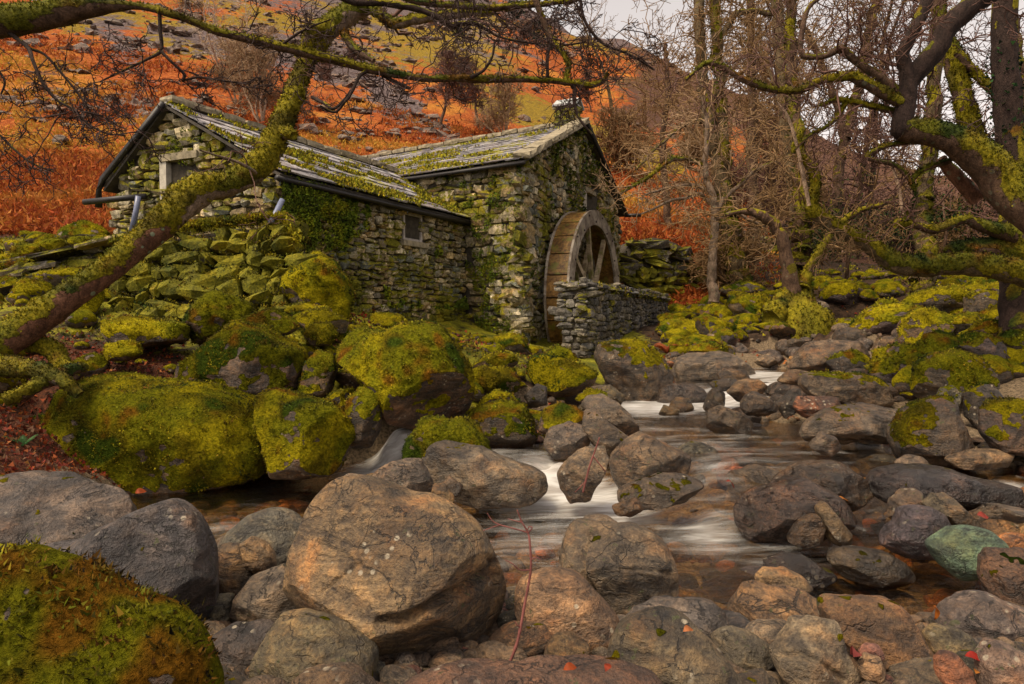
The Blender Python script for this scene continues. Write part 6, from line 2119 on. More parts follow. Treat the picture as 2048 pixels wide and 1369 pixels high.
wood_tree('bare_tree', 'bent mossy tree with forked trunks on a mossy mound by the stream', [([(1592,612,14.5,34), (1596,560,14.5,24), (1600,500,14.6,20), (1602,420,14.7,17), (1598,320,14.8,14), (1588,200,15,12), (1580,80,15,11), (1575,-40,15,10)], .6), ([(1585,600,14,20), (1575,530,14,14), (1562,475,14,12), (1540,443,14,11), (1512,427,14,9), (1478,425,14,5), (1450,430,14,3)], .45), ([(1604,580,14,16), (1618,540,14,10), (1642,500,14,9), (1665,465,14,8), (1690,440,14,7), (1740,415,14,5), (1800,398,14,3)], .7)], 360, 'brown', 'brown', (3.0, 6, 4), ((.9, 2.6), (.35, 1.0), (.15, .4)), .0068, tmin=.35)
_ft = [o for o in C.objects if o.get('label', '').startswith('bent mossy tree')][0]
limb(_ft, 'root_flare', [(1593,790,13.5,25), (1593,730,13.5,62), (1594,670,13.7,62), (1594,625,14.1,42), (1596,575,14.4,25)], BARKC['brown'], .85, 388, .3)
limb(_ft, 'root_flare', [(1540,640,13.4,20), (1562,618,13.8,26), (1584,590,14.2,20)], BARKC['brown'], .85, 389, .3)
wood_tree('bare_tree', 'bare trunk leaning slightly behind the forked mossy tree', [([(1585,520,22,16), (1592,420,22,14), (1572,260,22,12.5), (1560,120,22,11.5), (1548,-40,22,10)], .35)], 390, 'brown', 'olive', (2.4, 5, 5), ((1.2, 3.6), (.5, 1.4), (.2, .55)), .0095)
wood_tree('bare_tree', 'slim bare tree seen between the twin stems and the leaning trunk', [([(1512,540,24,10), (1508,400,24,9), (1505,250,24,8.5), (1502,100,24,8), (1500,-40,24,7)], .3)], 410, 'brown', 'brown', (2.4, 5, 5), ((1.2, 3.4), (.5, 1.3), (.2, .5)), .010)
wood_tree('bare_tree', 'crooked bare tree behind the low mossy limb', [([(1668,540,24,12), (1672,420,24,11), (1690,280,24,10), (1722,150,24,10), (1740,60,24,9), (1760,-40,24,8)], .4), ([(1690,290,24,8), (1670,200,24,7), (1640,120,24,6), (1600,40,24,5)], .2)], 430, 'brown', 'brown', (2.4, 5, 5), ((1.2, 3.4), (.5, 1.3), (.2, .5)), .010)
wood_tree('bare_tree', 'mossy trunk just behind the gnarled tree', [([(1850,600,13,22), (1846,520,13,20), (1850,400,13,16), (1862,260,13,14), (1870,120,13,12), (1885,-40,13,10)], .6)], 450, 'purple', 'olive', (3.0, 6, 4), ((.9, 2.8), (.4, 1.1), (.15, .4)), .0065)
wood_tree('bare_tree', 'bare tree leaning in from beyond the frame edge', [([(2140,640,15,22), (2120,500,15,18), (2080,300,15,14), (2040,120,15,12), (2000,-40,15,10)], .5)], 470, 'purple', 'brown', (3.0, 6, 4), ((1.0, 3.0), (.4, 1.1), (.15, .4)), .007)
wood_tree('bare_tree', 'thin bare tree whose twigs veil the slope beyond the chimney', [([(1330,540,27,8), (1335,430,27,7), (1325,300,27,6), (1335,180,27,5), (1330,90,27,4)], .2)], 490, 'brown', 'brown', (4, 7, 5), ((1.2, 3.4), (.5, 1.4), (.2, .55)), .0105, tmin=.15)


# prototypes for trees and scrub farther off
def proto_tree(name, label, h, stems, seed, mat, bark, per, lengths, rmin, r0=.1, spread=.25, up=.05, tmin=.25, cat='tree'):
    rs = np.random.RandomState(seed)
    t = thing(name, label, cat, (0, 0, -50))
    ls = []
    for k in range(stems):
        n = 14
        d = np.array([rs.normal() * spread, rs.normal() * spread, 1.])
        p = [np.array([rs.normal() * .08 * (stems > 1), rs.normal() * .08 * (stems > 1), -.3])]
        for i in range(n - 1):
            d = d + rs.normal(size=3) * .14 + np.array([0, 0, .12])
            d = d / np.linalg.norm(d)
            p.append(p[-1] + d * h / n * rs.uniform(.8, 1.15))
        p = np.array(p) + np.array([0, 0, -50])
        r = np.linspace(r0, r0 * .25, n)
        V, Q_ = tubes(p[None], r[None], 6)
        o = mk('trunk' if k == 0 else 'stem', V, Q_, M_BARK, t, True, {'moss': np.zeros(len(V)), 'mosscol': np.zeros((len(V), 3))})
        o.color = BARKC[bark]
        ls.append((p, r))
    twigs(t, ls, seed + 9, M_TWIG[mat], per, lengths, rmin, up, .3, .5, None, tmin, 'crown')
    return t


pA = proto_tree('hill_tree', 'x', 6.0, 1, 601, 'purple', 'brown', (7, 8, 6), ((.8, 2.2), (.4, 1.0), (.2, .5)), .016, .13)
pB = proto_tree('hill_tree', 'x', 5.0, 6, 611, 'tan', 'pale', (3.5, 6, 4), ((.6, 1.6), (.3, .8), (.2, .5)), .014, .07, .45, .08)
pC = proto_tree('hill_tree', 'x', 8.0, 2, 621, 'pale', 'pale', (2.6, 5, 4), ((.7, 1.8), (.3, .8), (.2, .45)), .013, .09, .2)
pD = proto_tree('bare_scrub', 'x', 3.2, 7, 631, 'brown', 'brown', (5, 7, 5), ((.5, 1.4), (.3, .8), (.15, .4)), .011, .035, .5, .05, .15, 'scrub')
pE = proto_tree('bare_scrub', 'x', 3.0, 6, 641, 'purple', 'brown', (6, 7, 5), ((.5, 1.4), (.3, .8), (.15, .4)), .012, .035, .5, .05, .15, 'scrub')
pF = proto_tree('wood_tree', 'x', 11.0, 1, 651, 'brown', 'olive', (3, 6, 4), ((1.0, 3.4), (.5, 1.3), (.25, .6)), .011, .17, .12, .03)
pG = proto_tree('wood_tree', 'x', 12.0, 2, 661, 'purple', 'brown', (2.4, 6, 4), ((1.0, 3.2), (.5, 1.3), (.25, .6)), .011, .14, .2, .03)
first = {}


def plant(p, px, d, scale, rot, label, group=None, cat=None, dz=0.):
    x = (px - 1024) / F * d
    z = gz(x, d) - .1 + dz
    if id(p) not in first:
        first[id(p)] = 1
        o = p
        o.location = (x, d, z)
        o.rotation_euler = (0, 0, rot)
        o.scale = (scale,) * 3
        o['label'] = label
        if group: o['group'] = group
    else:
        o = dup(p, (x, d, z), rot, scale, label, group)
        if not group and 'group' in o: del o['group']
    return o


HT = [(pC, 455, 46, 1.0, 0, 'slim white birch on the slope above the low roof'), (pB, 530, 36, 1.0, 1, 'pale many stemmed shrub tree just above the low roof ridge'), (pA, 882, 46, 1.0, 2, 'dark bare tree in the dip between the two roofs'),
      (pA, 955, 52, .9, 4, 'purple brown bare tree next to the dark one above the main roof'), (pB, 1005, 50, .95, 3, 'straw coloured leafless shrub above the main roof ridge'), (pA, 700, 62, .5, 1, 'small lone thorn bush on the orange slope'),
      (pA, 120, 70, 1.1, 2, 'grey purple bush on the slope above the field wall'), (pC, 415, 60, .8, 2, 'faint leaning birch above the near gable'), (pB, 480, 40, .8, 5, 'short tan shrub left of the many stemmed one by the ridge'.replace(' left of', ' beside')),
      (pA, 650, 56, .45, 3, 'tiny bare bush beside the stony strip'), (pA, 1180, 90, .9, 5, 'dark bush high on the slope over the chimney'), (pA, 1050, 130, 1.0, 0, 'dark dot of a bush on the yellow grass band'), (pB, 380, 75, .8, 1, 'small pale bush high above the near gable')]
for p_, px_, d_, s_, r_, l_ in HT:
    plant(p_, px_, d_, s_, r_, l_)
r = random.Random(77)
for k, (px_, d_) in enumerate([(1240, 44), (1480, 42), (1520, 32), (1370, 58), (1550, 46), (1220, 62)]):
    plant((pD, pE, pF)[k % 3], px_, d_, r.uniform(1.0, 1.5), r.uniform(0, 6), 'bare brown scrub tangled on the slope beyond the mill', 'scrub on the slope beyond the mill')
for k in range(10):
    px_, d_ = 1480 + 640 * ((k * .618) % 1), 19 + 22 * ((k * .381) % 1)
    plant((pD, pE)[k % 2], px_, d_, r.uniform(.8, 1.3), r.uniform(0, 6), 'twiggy brown thicket under the bare trees across the stream', 'thickets under the bare trees')
for k in range(6):
    px_, d_ = 1400 + 760 * ((k * .618 + .3) % 1), 24 + 26 * ((k * .381 + .2) % 1)
    plant((pF, pG)[k % 2], px_, d_, r.uniform(.85, 1.2), r.uniform(0, 6), 'bare grey brown tree deep in the wood across the stream', 'bare trees deep in the wood')


# dark evergreens: small conifers on the fell, holly in the wood
def leafball(name, label, cat, px, d, w, h, seed, n, size, cols, group=None):
    rs = np.random.RandomState(seed)
    x = (px - 1024) / F * d
    z = gz(x, d)
    t = thing(name, label, cat, (x, d, z - .1), group)
    V, Fs = tube1(np.array([(x, d, z - .2), (x + .1, d, z + h * .5), (x, d, z + h * .9)]), np.array([.06, .04, .02]) * h / 2, 6)
    o = mk('trunk', V, Fs, M_BARK, t, True, {'moss': np.zeros(len(V)), 'mosscol': np.zeros((len(V), 3))})
    o.color = BARKC['brown']
    cl = rs.normal(size=(14, 3)) * np.array([w * .28, w * .28, h * .22]) + np.array([0, 0, h * .55])
    q = cl[rs.randint(0, 14, n)] + rs.normal(size=(n, 3)) * np.array([w, w, h]) * .11
    q += np.array([x, d, z])
    c = np.array(cols)[rs.randint(0, len(cols), n)]
    tufts('foliage', q, unit(rs.normal(size=(n, 3)).T[0:3].T) if False else rs.normal(size=(n, 3)) * .6, size, t, M_MOSS, seed, 0, 2, 1.2, col=c, width=.5)


for k, (px_, d_, s_, l_) in enumerate([(915, 120, 3.0, 'small dark conifer alone on the slope above the roofs'), (1072, 150, 5, 'dark conifer higher up near the skyline crag'), (1025, 165, 5.5, 'pair of dark conifers under the crag'), (668, 150, 6, 'dark bluish conifer clump high beside the leaning tree'), (857, 135, 2.6, 'tiny dark juniper on the stony slope')]):
    leafball('hill_conifer', l_, 'conifer', px_, d_, s_ * .8, s_, 700 + k, 260, s_ * .09, [(.02, .045, .03), (.03, .06, .03), (.015, .03, .025)])
for k, (px_, d_, s_, l_) in enumerate([(1690, 19, 2.2, 'glossy green holly behind the low mossy limb'), (1790, 21, 2.6, 'dark holly thicket deep under the trees'), (1640, 22, 1.8, 'small holly beside the forked mossy tree'), (1880, 18, 2.4, 'holly bush close to the gnarled trunk')]):
    leafball('holly_bush', l_, 'bush', px_, d_, s_ * 1.3, s_, 720 + k, 1500, .05, [(.03, .07, .02), (.05, .10, .02), (.02, .045, .02), (.13, .11, .02)])

# ivy on the gnarled trunk
rs = np.random.RandomState(12)
pt, pr_ = bl_[0]
k = rs.randint(30, len(pt) - 8, 420)
a = rs.uniform(0, 2 * pi, 420)
q = pt[k] + np.stack([np.cos(a), np.sin(a), np.zeros(420)], 1) * pr_[k][:, None] * 1.04 + rs.normal(size=(420, 3)) * .03
tufts('ivy', q, np.stack([np.cos(a), np.sin(a), a * 0], 1), .035, big, M_MOSS, 13, 0, 2, .9, col=np.array([(.03, .08, .02), (.05, .12, .03), (.02, .05, .02)])[rs.randint(0, 3, 420)], width=.6)
# ------------------------------------------------------------------ loose stones: individuals first, the rest as gravel
def proto_rock(seed, cover, lv=3, flat=1.0, tuft=0):
    rs = np.random.RandomState(seed)
    V, T = ico(lv)
    p = V.copy()
    for _ in range(9):
        nn = rs.normal(size=3)
        nn /= np.linalg.norm(nn)
        p -= nn * (np.maximum(0, p @ nn - rs.uniform(.6, .88)) * .9)[:, None]
    p *= np.array([1.15, .95, .78 * flat])
    p += V * (.10 * fbm(V * 1.4 + seed, 3, seed))[:, None]
    p *= .3
    N = vnormals(p, T)
    mask = moss_mask(p * 2.2 + seed, N, cover, seed)
    me = mesh('stone', p, T, True, {'moss': mask, 'mosscol': mosscol(p * 2.2 + seed * 1.3, 0, .05)}, M_ROCK)
    ch = None
    if tuft:
        q, t, b = sample(p, T, tuft, rs, mask ** 2)
        nn = (N[T[t]] * b[:, :, None]).sum(1)
        o = tufts('moss', q, nn, .0165, None, M_MOSS, seed, .05, 3, .8, 1, col=mosscol(q * 2.2 + seed * 1.3, 0, .05))
        ch = o.data
        bpy.data.objects.remove(o)
    return me, ch


BAREP = [proto_rock(2000 + i, .05, 3, .7 + .1 * (i % 4)) for i in range(8)]
MOSSP = [proto_rock(2100 + i, .72, 3, .85, 760) for i in range(7)]
FARP = [proto_rock(2200 + i, .75, 2, .8) for i in range(4)]
TR = [(r['c'][0], r['c'][1], r['s']) for r in R]
TRA = np.array(TR)
rsR = np.random.RandomState(42)
PAL = [GREY, BROWN, BLUE, TAN, PINK, DARK, OLIVE, PALE, PURP, (.18, .19, .165), (.26, .12, .08), (.2, .18, .15)]


def outlines_hide(px, py, d):
    """is this point behind (or inside) a traced boulder?"""
    for r in R:
        if d > r['d'] - .3 * r['s']:
            q = r['q']
            lo, hi = q.min(0) + 3, q.max(0) - 3
            if lo[0] < px < hi[0] and lo[1] < py < hi[1]:
                c = q.mean(0)
                rad = poly_radius(q - c, np.array([math.atan2(py - c[1], px - c[0])]))[0]
                if math.hypot(px - c[0], py - c[1]) < rad * .8:
                    return True
    return False


def settle(region, want, size, seed, sep=.75, dmin=None, dmax=None, acc=None):
    """scatter on the ground inside a picture-independent region (x, y ranges or callable), no overlaps"""
    rs = np.random.RandomState(seed)
    out = []
    tries = 0
    while len(out) < want and tries < 400:
        tries += 1
        m = 400
        pts = region(rs, m)
        sz = size[0] + (size[1] - size[0]) * rs.rand(m) ** 2.0
        lv, dm = water_level(pts)
        zz = ground_z(pts[:, 0], pts[:, 1])
        for (x, y), s, w, l, z in zip(pts, sz, dm, lv, zz):
            if dmin is not None and w < dmin or dmax is not None and w > dmax: continue
            if ((TRA[:, 0] - x) ** 2 + (TRA[:, 1] - y) ** 2 < (TRA[:, 2] * .8 + s * .4) ** 2).any(): continue
            if any((x - a) ** 2 + (y - b) ** 2 < ((s + c) * sep) ** 2 for a, b, c, *_ in out): continue
            X_, Y_ = pxof(np.array([[x, y, z + s * .3]]))
            if not (-40 < X_[0] < 2090 and Y_[0] < 1420): continue
            if outlines_hide(X_[0], Y_[0], y): continue
            if acc and not acc(x, y, X_[0], Y_[0]): continue
            out.append((x, y, s, z))
            if len(out) >= want: break
    return out


def polar(px0, px1, y0, y1):
    def f(rs, m):
        y = np.exp(rs.uniform(math.log(y0), math.log(y1), m))
        return np.stack([(rs.uniform(px0, px1, m) - 1024) / F * y, y], 1)
    return f


CNAME = {GREY: 'grey', BROWN: 'brown', BLUE: 'bluish', TAN: 'tan', PINK: 'pinkish', DARK: 'dark', OLIVE: 'olive', PALE: 'pale', PURP: 'purplish', (.18, .19, .165): 'greenish', (.26, .12, .08): 'reddish', (.2, .18, .15): 'grey'}
CUT = (' with ', ' in ', ' beside ', ' at ', ' on ', ' behind ', ' under ', ' below ', ' above ', ' between ', ' leaning ', ' near ', ' lying', ' tucked', ' perched', ' along ', ' carrying', ' half ', ' right ', ' lapped', ' cut ', ' from ', ' across', ' midstream', ' standing', ' against', ' balanced', ' wedged', ' hugging', ' overhanging', ' spanning', ' veiled', ' dipping', ' awash', ' peeping', ' next ', ' close ', ' among', ' draped', ' low ', ' patched', ' streaked', ' growing', ' to ', ' by ')


def short(l):
    k = min([l.find(c) for c in CUT if l.find(c) > 8] + [len(l)])
    return l[:k]


SHORT = [short(r['label']) for r in R]
USED = {}


ANCH = [(r['c'][0], r['c'][1], r['s'], r['q'][:, 0].min(), r['q'][:, 0].max(), SHORT[i]) for i, r in enumerate(R)]
for a_, d_, s_, nm_ in ((1592, 14.4, .5, 'forked mossy tree'), (1478, 19, .4, 'twin stemmed bare tree'), (1427, 16, .2, 'thin pale bare tree'), (1335, 19.5, 1.0, 'ruined wall end'), (1300, 16.5, .6, 'wheel pit wall'), (1850, 13, .3, 'slim mossy trunk'), (2040, 7.7, .4, 'gnarled dark trunk'), (1750, 7.3, .5, 'low mossy limb'), (400, 8.3, 1.2, 'mossy retaining wall'), (60, 5.6, .5, 'leaning trunk'), (1050, 12.4, .5, 'corner of the mill'), (850, 11.5, .5, 'long mill wall'), (100, 8.5, .6, 'field wall'), (1370, 11.2, .3, 'green fern'), (1690, 9.2, .2, 'rusty dead fern')):
    ANCH.append(((a_ - 1024) / F * d_, d_, s_, a_ - s_ * F / d_, a_ + s_ * F / d_, nm_))
ANA = np.array([q[:3] for q in ANCH])


def name_spot(kind, x, y, s, z, tint, mossy):
    d = np.hypot(ANA[:, 0] - x, ANA[:, 1] - y) - ANA[:, 2]
    od = np.argsort(d)
    X_, Y_ = pxof(np.array([[x, y, z]]))
    opts = []
    for i in od[:4]:
        lo, hi = ANCH[i][3:5]
        opts.append((('in front of' if y < ANCH[i][1] else 'behind') if lo < X_[0] < hi else 'beside') + ' the ' + ANCH[i][5])
    for i, j in ((0, 1), (0, 2), (1, 2), (0, 3), (1, 3)):
        a_, b_ = ANA[od[i]], ANA[od[j]]
        if (x - a_[0]) * (x - b_[0]) + (y - a_[1]) * (y - b_[1]) < 0:
            opts.append(f'between the {ANCH[od[i]][5]} and the {ANCH[od[j]][5]}')
    for o_ in opts:
        szw = 'tiny' if s < .07 else 'small' if s < .13 else 'middling' if s < .25 else 'large'
        col = ('mossy ' if mossy else CNAME.get(tuple(tint), '') + ' ')
        l = f'{szw} {col}{kind} {o_}'
        if l not in USED and len(l.split()) <= 16:
            break
    USED[l] = USED.get(l, 0) + 1
    return ' '.join(l.split()[:16])


def lay(spots, protos, seed, name, label, group, tints, wet=0., sink=.15, cat='stone'):
    rs = np.random.RandomState(seed)
    for x, y, s, z in spots:
        me, ch = protos[rs.randint(len(protos))]
        o = bpy.data.objects.new(name, me)
        C.objects.link(o)
        o.location = (x, y, z + s * (.55 - sink))
        o.rotation_euler = (rs.normal() * .2, rs.normal() * .2, rs.uniform(0, 6.28))
        k = s / .3
        o.scale = (k * rs.uniform(.85, 1.2), k * rs.uniform(.85, 1.2), k * rs.uniform(.75, 1.1))
        tn = tints[rs.randint(len(tints))]
        t = np.array(tn) * rs.uniform(.75, 1.2)
        o.color = (*t, wet)
        tag(o, name_spot(name.split('_')[-1], x, y, s, z, tn, ch is not None), cat, group)
        if ch:
            c = bpy.data.objects.new('moss', ch)
            C.objects.link(c)
            c.parent = o
            c['kind'] = 'stuff'


offmill = lambda x, y, X_, Y_: not (1090 < X_ < 1330 and y > 11) and not (560 < X_ < 1090 and y > 9.2 + max(0, (X_ - 700)) * .008) and not (220 < X_ < 600 and y > 7.6)
front = settle(polar(370, 2060, 2.05, 4.0), 66, (.05, .13), 1, .8, acc=lambda x, y, X_, Y_: Y_ > 1090)
lay(front, BAREP, 1, 'cobble', 'small bare cobble wedged among the large boulders on the near gravel', 'cobbles on the near gravel', PAL, .05)
side = settle(polar(900, 2060, 4.0, 9.0), 52, (.05, .20), 2, .8, .55, 1.9)
lay(side, BAREP, 2, 'stone', 'bare stone lying at the edge of the stream among the boulders', 'stones at the edge of the stream', PAL, .3)
side2 = settle(polar(1450, 2080, 3.5, 6.8), 44, (.06, .22), 12, .75, 0, None, lambda x, y, X_, Y_: X_ > 1490 and Y_ > 830)
lay(side2, BAREP, 12, 'stone', 'x', 'wet stones in the shallows', [GREY, BROWN, DARK, PURP, BLUE, DARK, (.2, .18, .15)], .5, .3)
upper = settle(polar(1330, 1900, 8.5, 17), 24, (.10, .26), 3, .8, .75, 1.7)
lay(upper, BAREP, 3, 'stone', 'grey brown stone in the far riffle below the bare trees', 'stones in the far riffle', [GREY, BROWN, PURP, DARK, PALE], .3)
banked = lambda x, y, X_, Y_: offmill(x, y, X_, Y_) and (Y_ < 705 if X_ < 1480 else Y_ < 680 + (X_ - 1480) * .05 if X_ < 1590 else (Y_ < 655 if X_ < 1810 else True))
rightm = settle(polar(1340, 2090, 7.5, 19), 58, (.22, .55), 4, .72, 1.15, None, banked)
lay(rightm, MOSSP, 4, 'mossy_stone', 'mossy stone on the wooded bank beneath the bare trees', 'mossy stones on the wooded bank', [GREY, BROWN, DARK, PURP], 0, .3)
leftm = settle(polar(-40, 1080, 5.2, 11), 26, (.14, .36), 5, .75, 1.3, None, offmill)
lay(leftm, MOSSP, 5, 'mossy_stone', 'mossy stone on the slope below the mill and the retaining wall', 'mossy stones below the mill', [GREY, BROWN, DARK], 0, .3)

# the many smaller ones, joined
def heap(name, spots, protos, mat, seed, tint, sink=.2):
    rs = np.random.RandomState(seed)
    Vs, Ts, n = [], [], 0
    ms_, cs_ = [], []
    for x, y, s, z in spots:
        me = protos[rs.randint(len(protos))]
        V, T, mo, mc = me
        a = rs.uniform(0, 6.28)
        Rm = np.array([(math.cos(a), -math.sin(a), 0), (math.sin(a), math.cos(a), 0), (0, 0, 1)])
        Vs.append((V * s / .3 * rs.uniform(.75, 1.2, 3)) @ Rm.T + np.array([x, y, z + s * (.5 - sink)]))
        Ts.append(T + n)
        n += len(V)
        ms_.append(mo)
        cs_.append(mc)
    o = mk(name, np.concatenate(Vs), np.concatenate(Ts), mat, None, True, {'moss': np.concatenate(ms_), 'mosscol': np.concatenate(cs_)}, kind='stuff')
    o.color = tint
    return o


def raw(seed, cover, lv):
    rs = np.random.RandomState(seed)
    V, T = ico(lv)
    p = V.copy()
    for _ in range(7):
        nn = rs.normal(size=3)
        nn /= np.linalg.norm(nn)
        p -= nn * (np.maximum(0, p @ nn - rs.uniform(.6, .88)) * .9)[:, None]
    p = p * np.array([1.1, .95, .7]) * .3
    N = vnormals(p, T)
    return p, T, moss_mask(p * 2.2 + seed, N, cover, seed), mosscol(p * 2.2 + seed, 0)


RAWB = [raw(2300 + i, 0, 2) for i in range(6)]
RAWM = [raw(2320 + i, .75, 2) for i in range(6)]


def rough(px0, px1, y0, y1, n, size, seed, dmin, dmax, acc=None):
    rs = np.random.RandomState(seed)
    p = polar(px0, px1, y0, y1)(rs, n)
    lv, dm = water_level(p)
    z = ground_z(p[:, 0], p[:, 1])
    s = size[0] + (size[1] - size[0]) * rs.rand(n) ** 2.5
    k = (dm > dmin) & (dm < dmax)
    if acc is not None:
        X_, Y_ = pxof(np.stack([p[:, 0], p[:, 1], z], 1))
        k &= np.array([acc(a, b, c, d) for a, b, c, d in zip(p[:, 0], p[:, 1], X_, Y_)])
    return [(p[i, 0], p[i, 1], s[i], z[i]) for i in np.where(k)[0]]


for nm, k, tint in (('gravel', 1, (.20, .15, .11, .15)), ('gravel', 2, (.14, .13, .135, .15)), ('gravel', 3, (.24, .10, .075, .15)), ('gravel', 4, (.25, .22, .18, .15))):
    heap(nm, rough(300, 2100, 2.0, 4.6, 420, (.012, .055), 60 + k, .6, 9), RAWB, M_ROCK, 60 + k, tint)
heap('gravel', rough(380, 2100, 2.0, 4.2, 420, (.04, .085), 66, .7, 9), RAWB, M_ROCK, 66, (.19, .15, .115, .1))
for nm, k, tint in (('streambed_cobbles', 1, (.36, .24, .11, .2)), ('streambed_cobbles', 2, (.26, .22, .17, .2)), ('streambed_cobbles', 3, (.42, .20, .08, .2)), ('streambed_cobbles', 4, (.34, .29, .2, .2))):
    heap(nm, rough(300, 2100, 3.0, 13, 520, (.03, .13), 70 + k, 0, 1.9), RAWB, M_ROCK, 70 + k, tint, .45)
heap('mossy_rubble', rough(1330, 2090, 7, 20, 900, (.12, .36), 81, 1.3, 99, banked), RAWM, M_ROCK, 81, (.16, .13, .10, 0), .3)
heap('riffle_cobbles', rough(1330, 1900, 7, 18, 700, (.05, .2), 83, .4, 3.2, lambda x, y, X_, Y_: not banked(x, y, X_, Y_) and X_ > 1340), RAWB, M_ROCK, 83, (.15, .125, .115, .4), .3)
heap('mossy_rubble', rough(2260, 3300, 2.6, 11, 420, (.07, .3), 84, .9, 99), RAWM, M_ROCK, 84, (.15, .12, .10, 0), .3)
heap('gravel', rough(2120, 3300, 2.2, 6, 420, (.03, .12), 85, .8, 99), RAWB, M_ROCK, 85, (.17, .14, .11, .1), .2)
heap('mossy_rubble', rough(-40, 1080, 6.5, 10.5, 160, (.06, .2), 82, 1.3, 99, offmill), RAWM, M_ROCK, 82, (.16, .13, .10, 0), .3)

# ------------------------------------------------------------------ rocks, bracken and grass on the hill
rs = np.random.RandomState(5)


def hillpts(n, px0, px1, y0, y1, seed):
    rs = np.random.RandomState(seed)
    y = np.exp(rs.uniform(math.log(y0), math.log(y1), n))
    px = rs.uniform(px0, px1, n)
    x = (px - 1024) / F * y
    z = np.where(y < 25, ground_z(x, y), hill_z(x, np.maximum(y, 25)))
    return np.stack([x, y, z], 1)


V0, T0 = ico(1)
pts = hillpts(9000, -100, 1700, 28, 240, 31)
X_, Y_ = pxof(pts)
dens = .10 + .95 * np.exp(-((Y_ - (165 + (X_ - 700) * .55)) / 30) ** 2) * ((X_ > 640) & (X_ < 910)) + .8 * np.exp(-((Y_ - 205) / 32) ** 2) * (X_ < 420) + .45 * (Y_ < 110) + .25 * ((X_ > 600) & (X_ < 900) & (Y_ > 240))
pts = pts[rs.rand(len(pts)) < dens]
n = len(pts)
sz = (.10 + .50 * rs.rand(n) ** 4) * (pts[:, 1] / 50) ** .6
base = V0[None] * (1 + .28 * rs.normal(size=(n, len(V0), 1)))
base = base * (rs.uniform(.6, 1.3, (n, 1, 3)) * np.array([1.2, 1.0, .6])) * sz[:, None, None]
V = (base + pts[:, None]).reshape(-1, 3)
T = (T0[None] + (np.arange(n) * len(V0))[:, None, None]).reshape(-1, 3)
o = mk('scree', V, T, M_ROCK, None, False, {'moss': np.zeros(len(V)), 'mosscol': np.zeros((len(V), 3))}, kind='stuff')
o.color = (.25, .20, .195, 0)
HR = [(730, 250, 48), (700, 270, 44), (820, 335, 36), (540, 195, 60), (790, 300, 40), (655, 262, 46), (770, 345, 34), (130, 322, 26), (830, 60, 150), (940, 100, 130), (845, 205, 70), (770, 200, 72), (860, 240, 62), (720, 300, 40), (690, 330, 36), (60, 195, 60), (240, 205, 62), (190, 215, 60), (310, 95, 95), (360, 85, 100)]
for k, (a, b, d) in enumerate(HR):
    x = (a - 1024) / F * d
    z = gz(x, d)
    me = BAREP[k % 8][0]
    o = bpy.data.objects.new('hillside_rock', me)
    C.objects.link(o)
    s = rs.uniform(1.0, 1.9) * (d / 50) ** .6
    o.scale = (s * 1.4, s, s * .8)
    o.location = (x, d, z + .05 * s)
    o.rotation_euler = (0, 0, rs.uniform(0, 6))
    o.color = (.24, .21, .20, 0)
    tag(o, 'grey rock on the hillside ' + ('above the near gable' if a < 400 else 'behind the leaning tree' if a < 640 else 'above the low roof ridge' if a < 775 else 'above the valley between the roofs') + (', high up the slope' if d > 80 else ', part way up the slope' if d > 55 else ', low in the bracken'), 'rock', 'grey rocks on the hillside')

# bracken: dead fronds over the near slopes
BRK = np.array([(.38, .10, .022), (.27, .06, .015), (.44, .16, .035), (.18, .04, .013), (.33, .08, .02)])
pts = np.concatenate([hillpts(60000, -150, 1560, 10.8, 52, 33), hillpts(16000, -200, 235, 10.8, 23, 34), hillpts(9000, 1240, 1480, 19, 26, 35)])
X_, Y_ = pxof(pts)
k = np.ones(len(pts), bool)
y_ = pts[:, 1]
k &= ~((y_ < 19.5) & (X_ > 225) & (X_ < 1260))
k &= ~((y_ < 19) & (X_ > 1240))
k &= ~((y_ < 11.2))
k &= (fbm(pts * .25, 3, 6) + .25 > 0) | (y_ < 24)
k &= ~((X_ > 1420) & (rs.rand(len(pts)) < .6))
pts = pts[k]
yel = sstep(.0, .5, fbm(pts * .12, 3, 8) + .5 * np.exp(-(((pxof(pts)[1] - 300) / 50) ** 2)) * (pxof(pts)[0] < 330))
c = BRK[rs.randint(0, 5, len(pts))]
c = c + (np.array([.46, .26, .04]) - c) * (yel * .85)[:, None]
tufts('bracken', pts, np.repeat(np.array([[0, -.15, .75]]), len(pts), 0), .085 + .0042 * pts[:, 1], None, M_BRACK, 34, 0, 4, 1.6, up=.15, width=.17, col=c)

# grass and moss shoots on the open ground
def ground_tufts(name, px0, px1, y0, y1, n, seed, size, dmin, acc, blades=3, col=None, **kw):
    pts = hillpts(n, px0, px1, y0, y1, seed)
    lv, dm = water_level(pts[:, :2])
    X_, Y_ = pxof(pts)
    k = (dm > dmin) & acc(pts, X_, Y_)
    pts = pts[k]
    cc = None if col is None else np.array(col)[np.random.RandomState(seed).randint(0, len(col), len(pts))]
    tufts(name, pts, np.repeat(np.array([[0, -.1, 1.]]), len(pts), 0), size * (pts[:, 1] / 8) ** .5, None, M_MOSS if col is None else M_LEAF, seed, kw.pop('brown', 0), blades, kw.pop('spread', .8), col=cc, **kw)


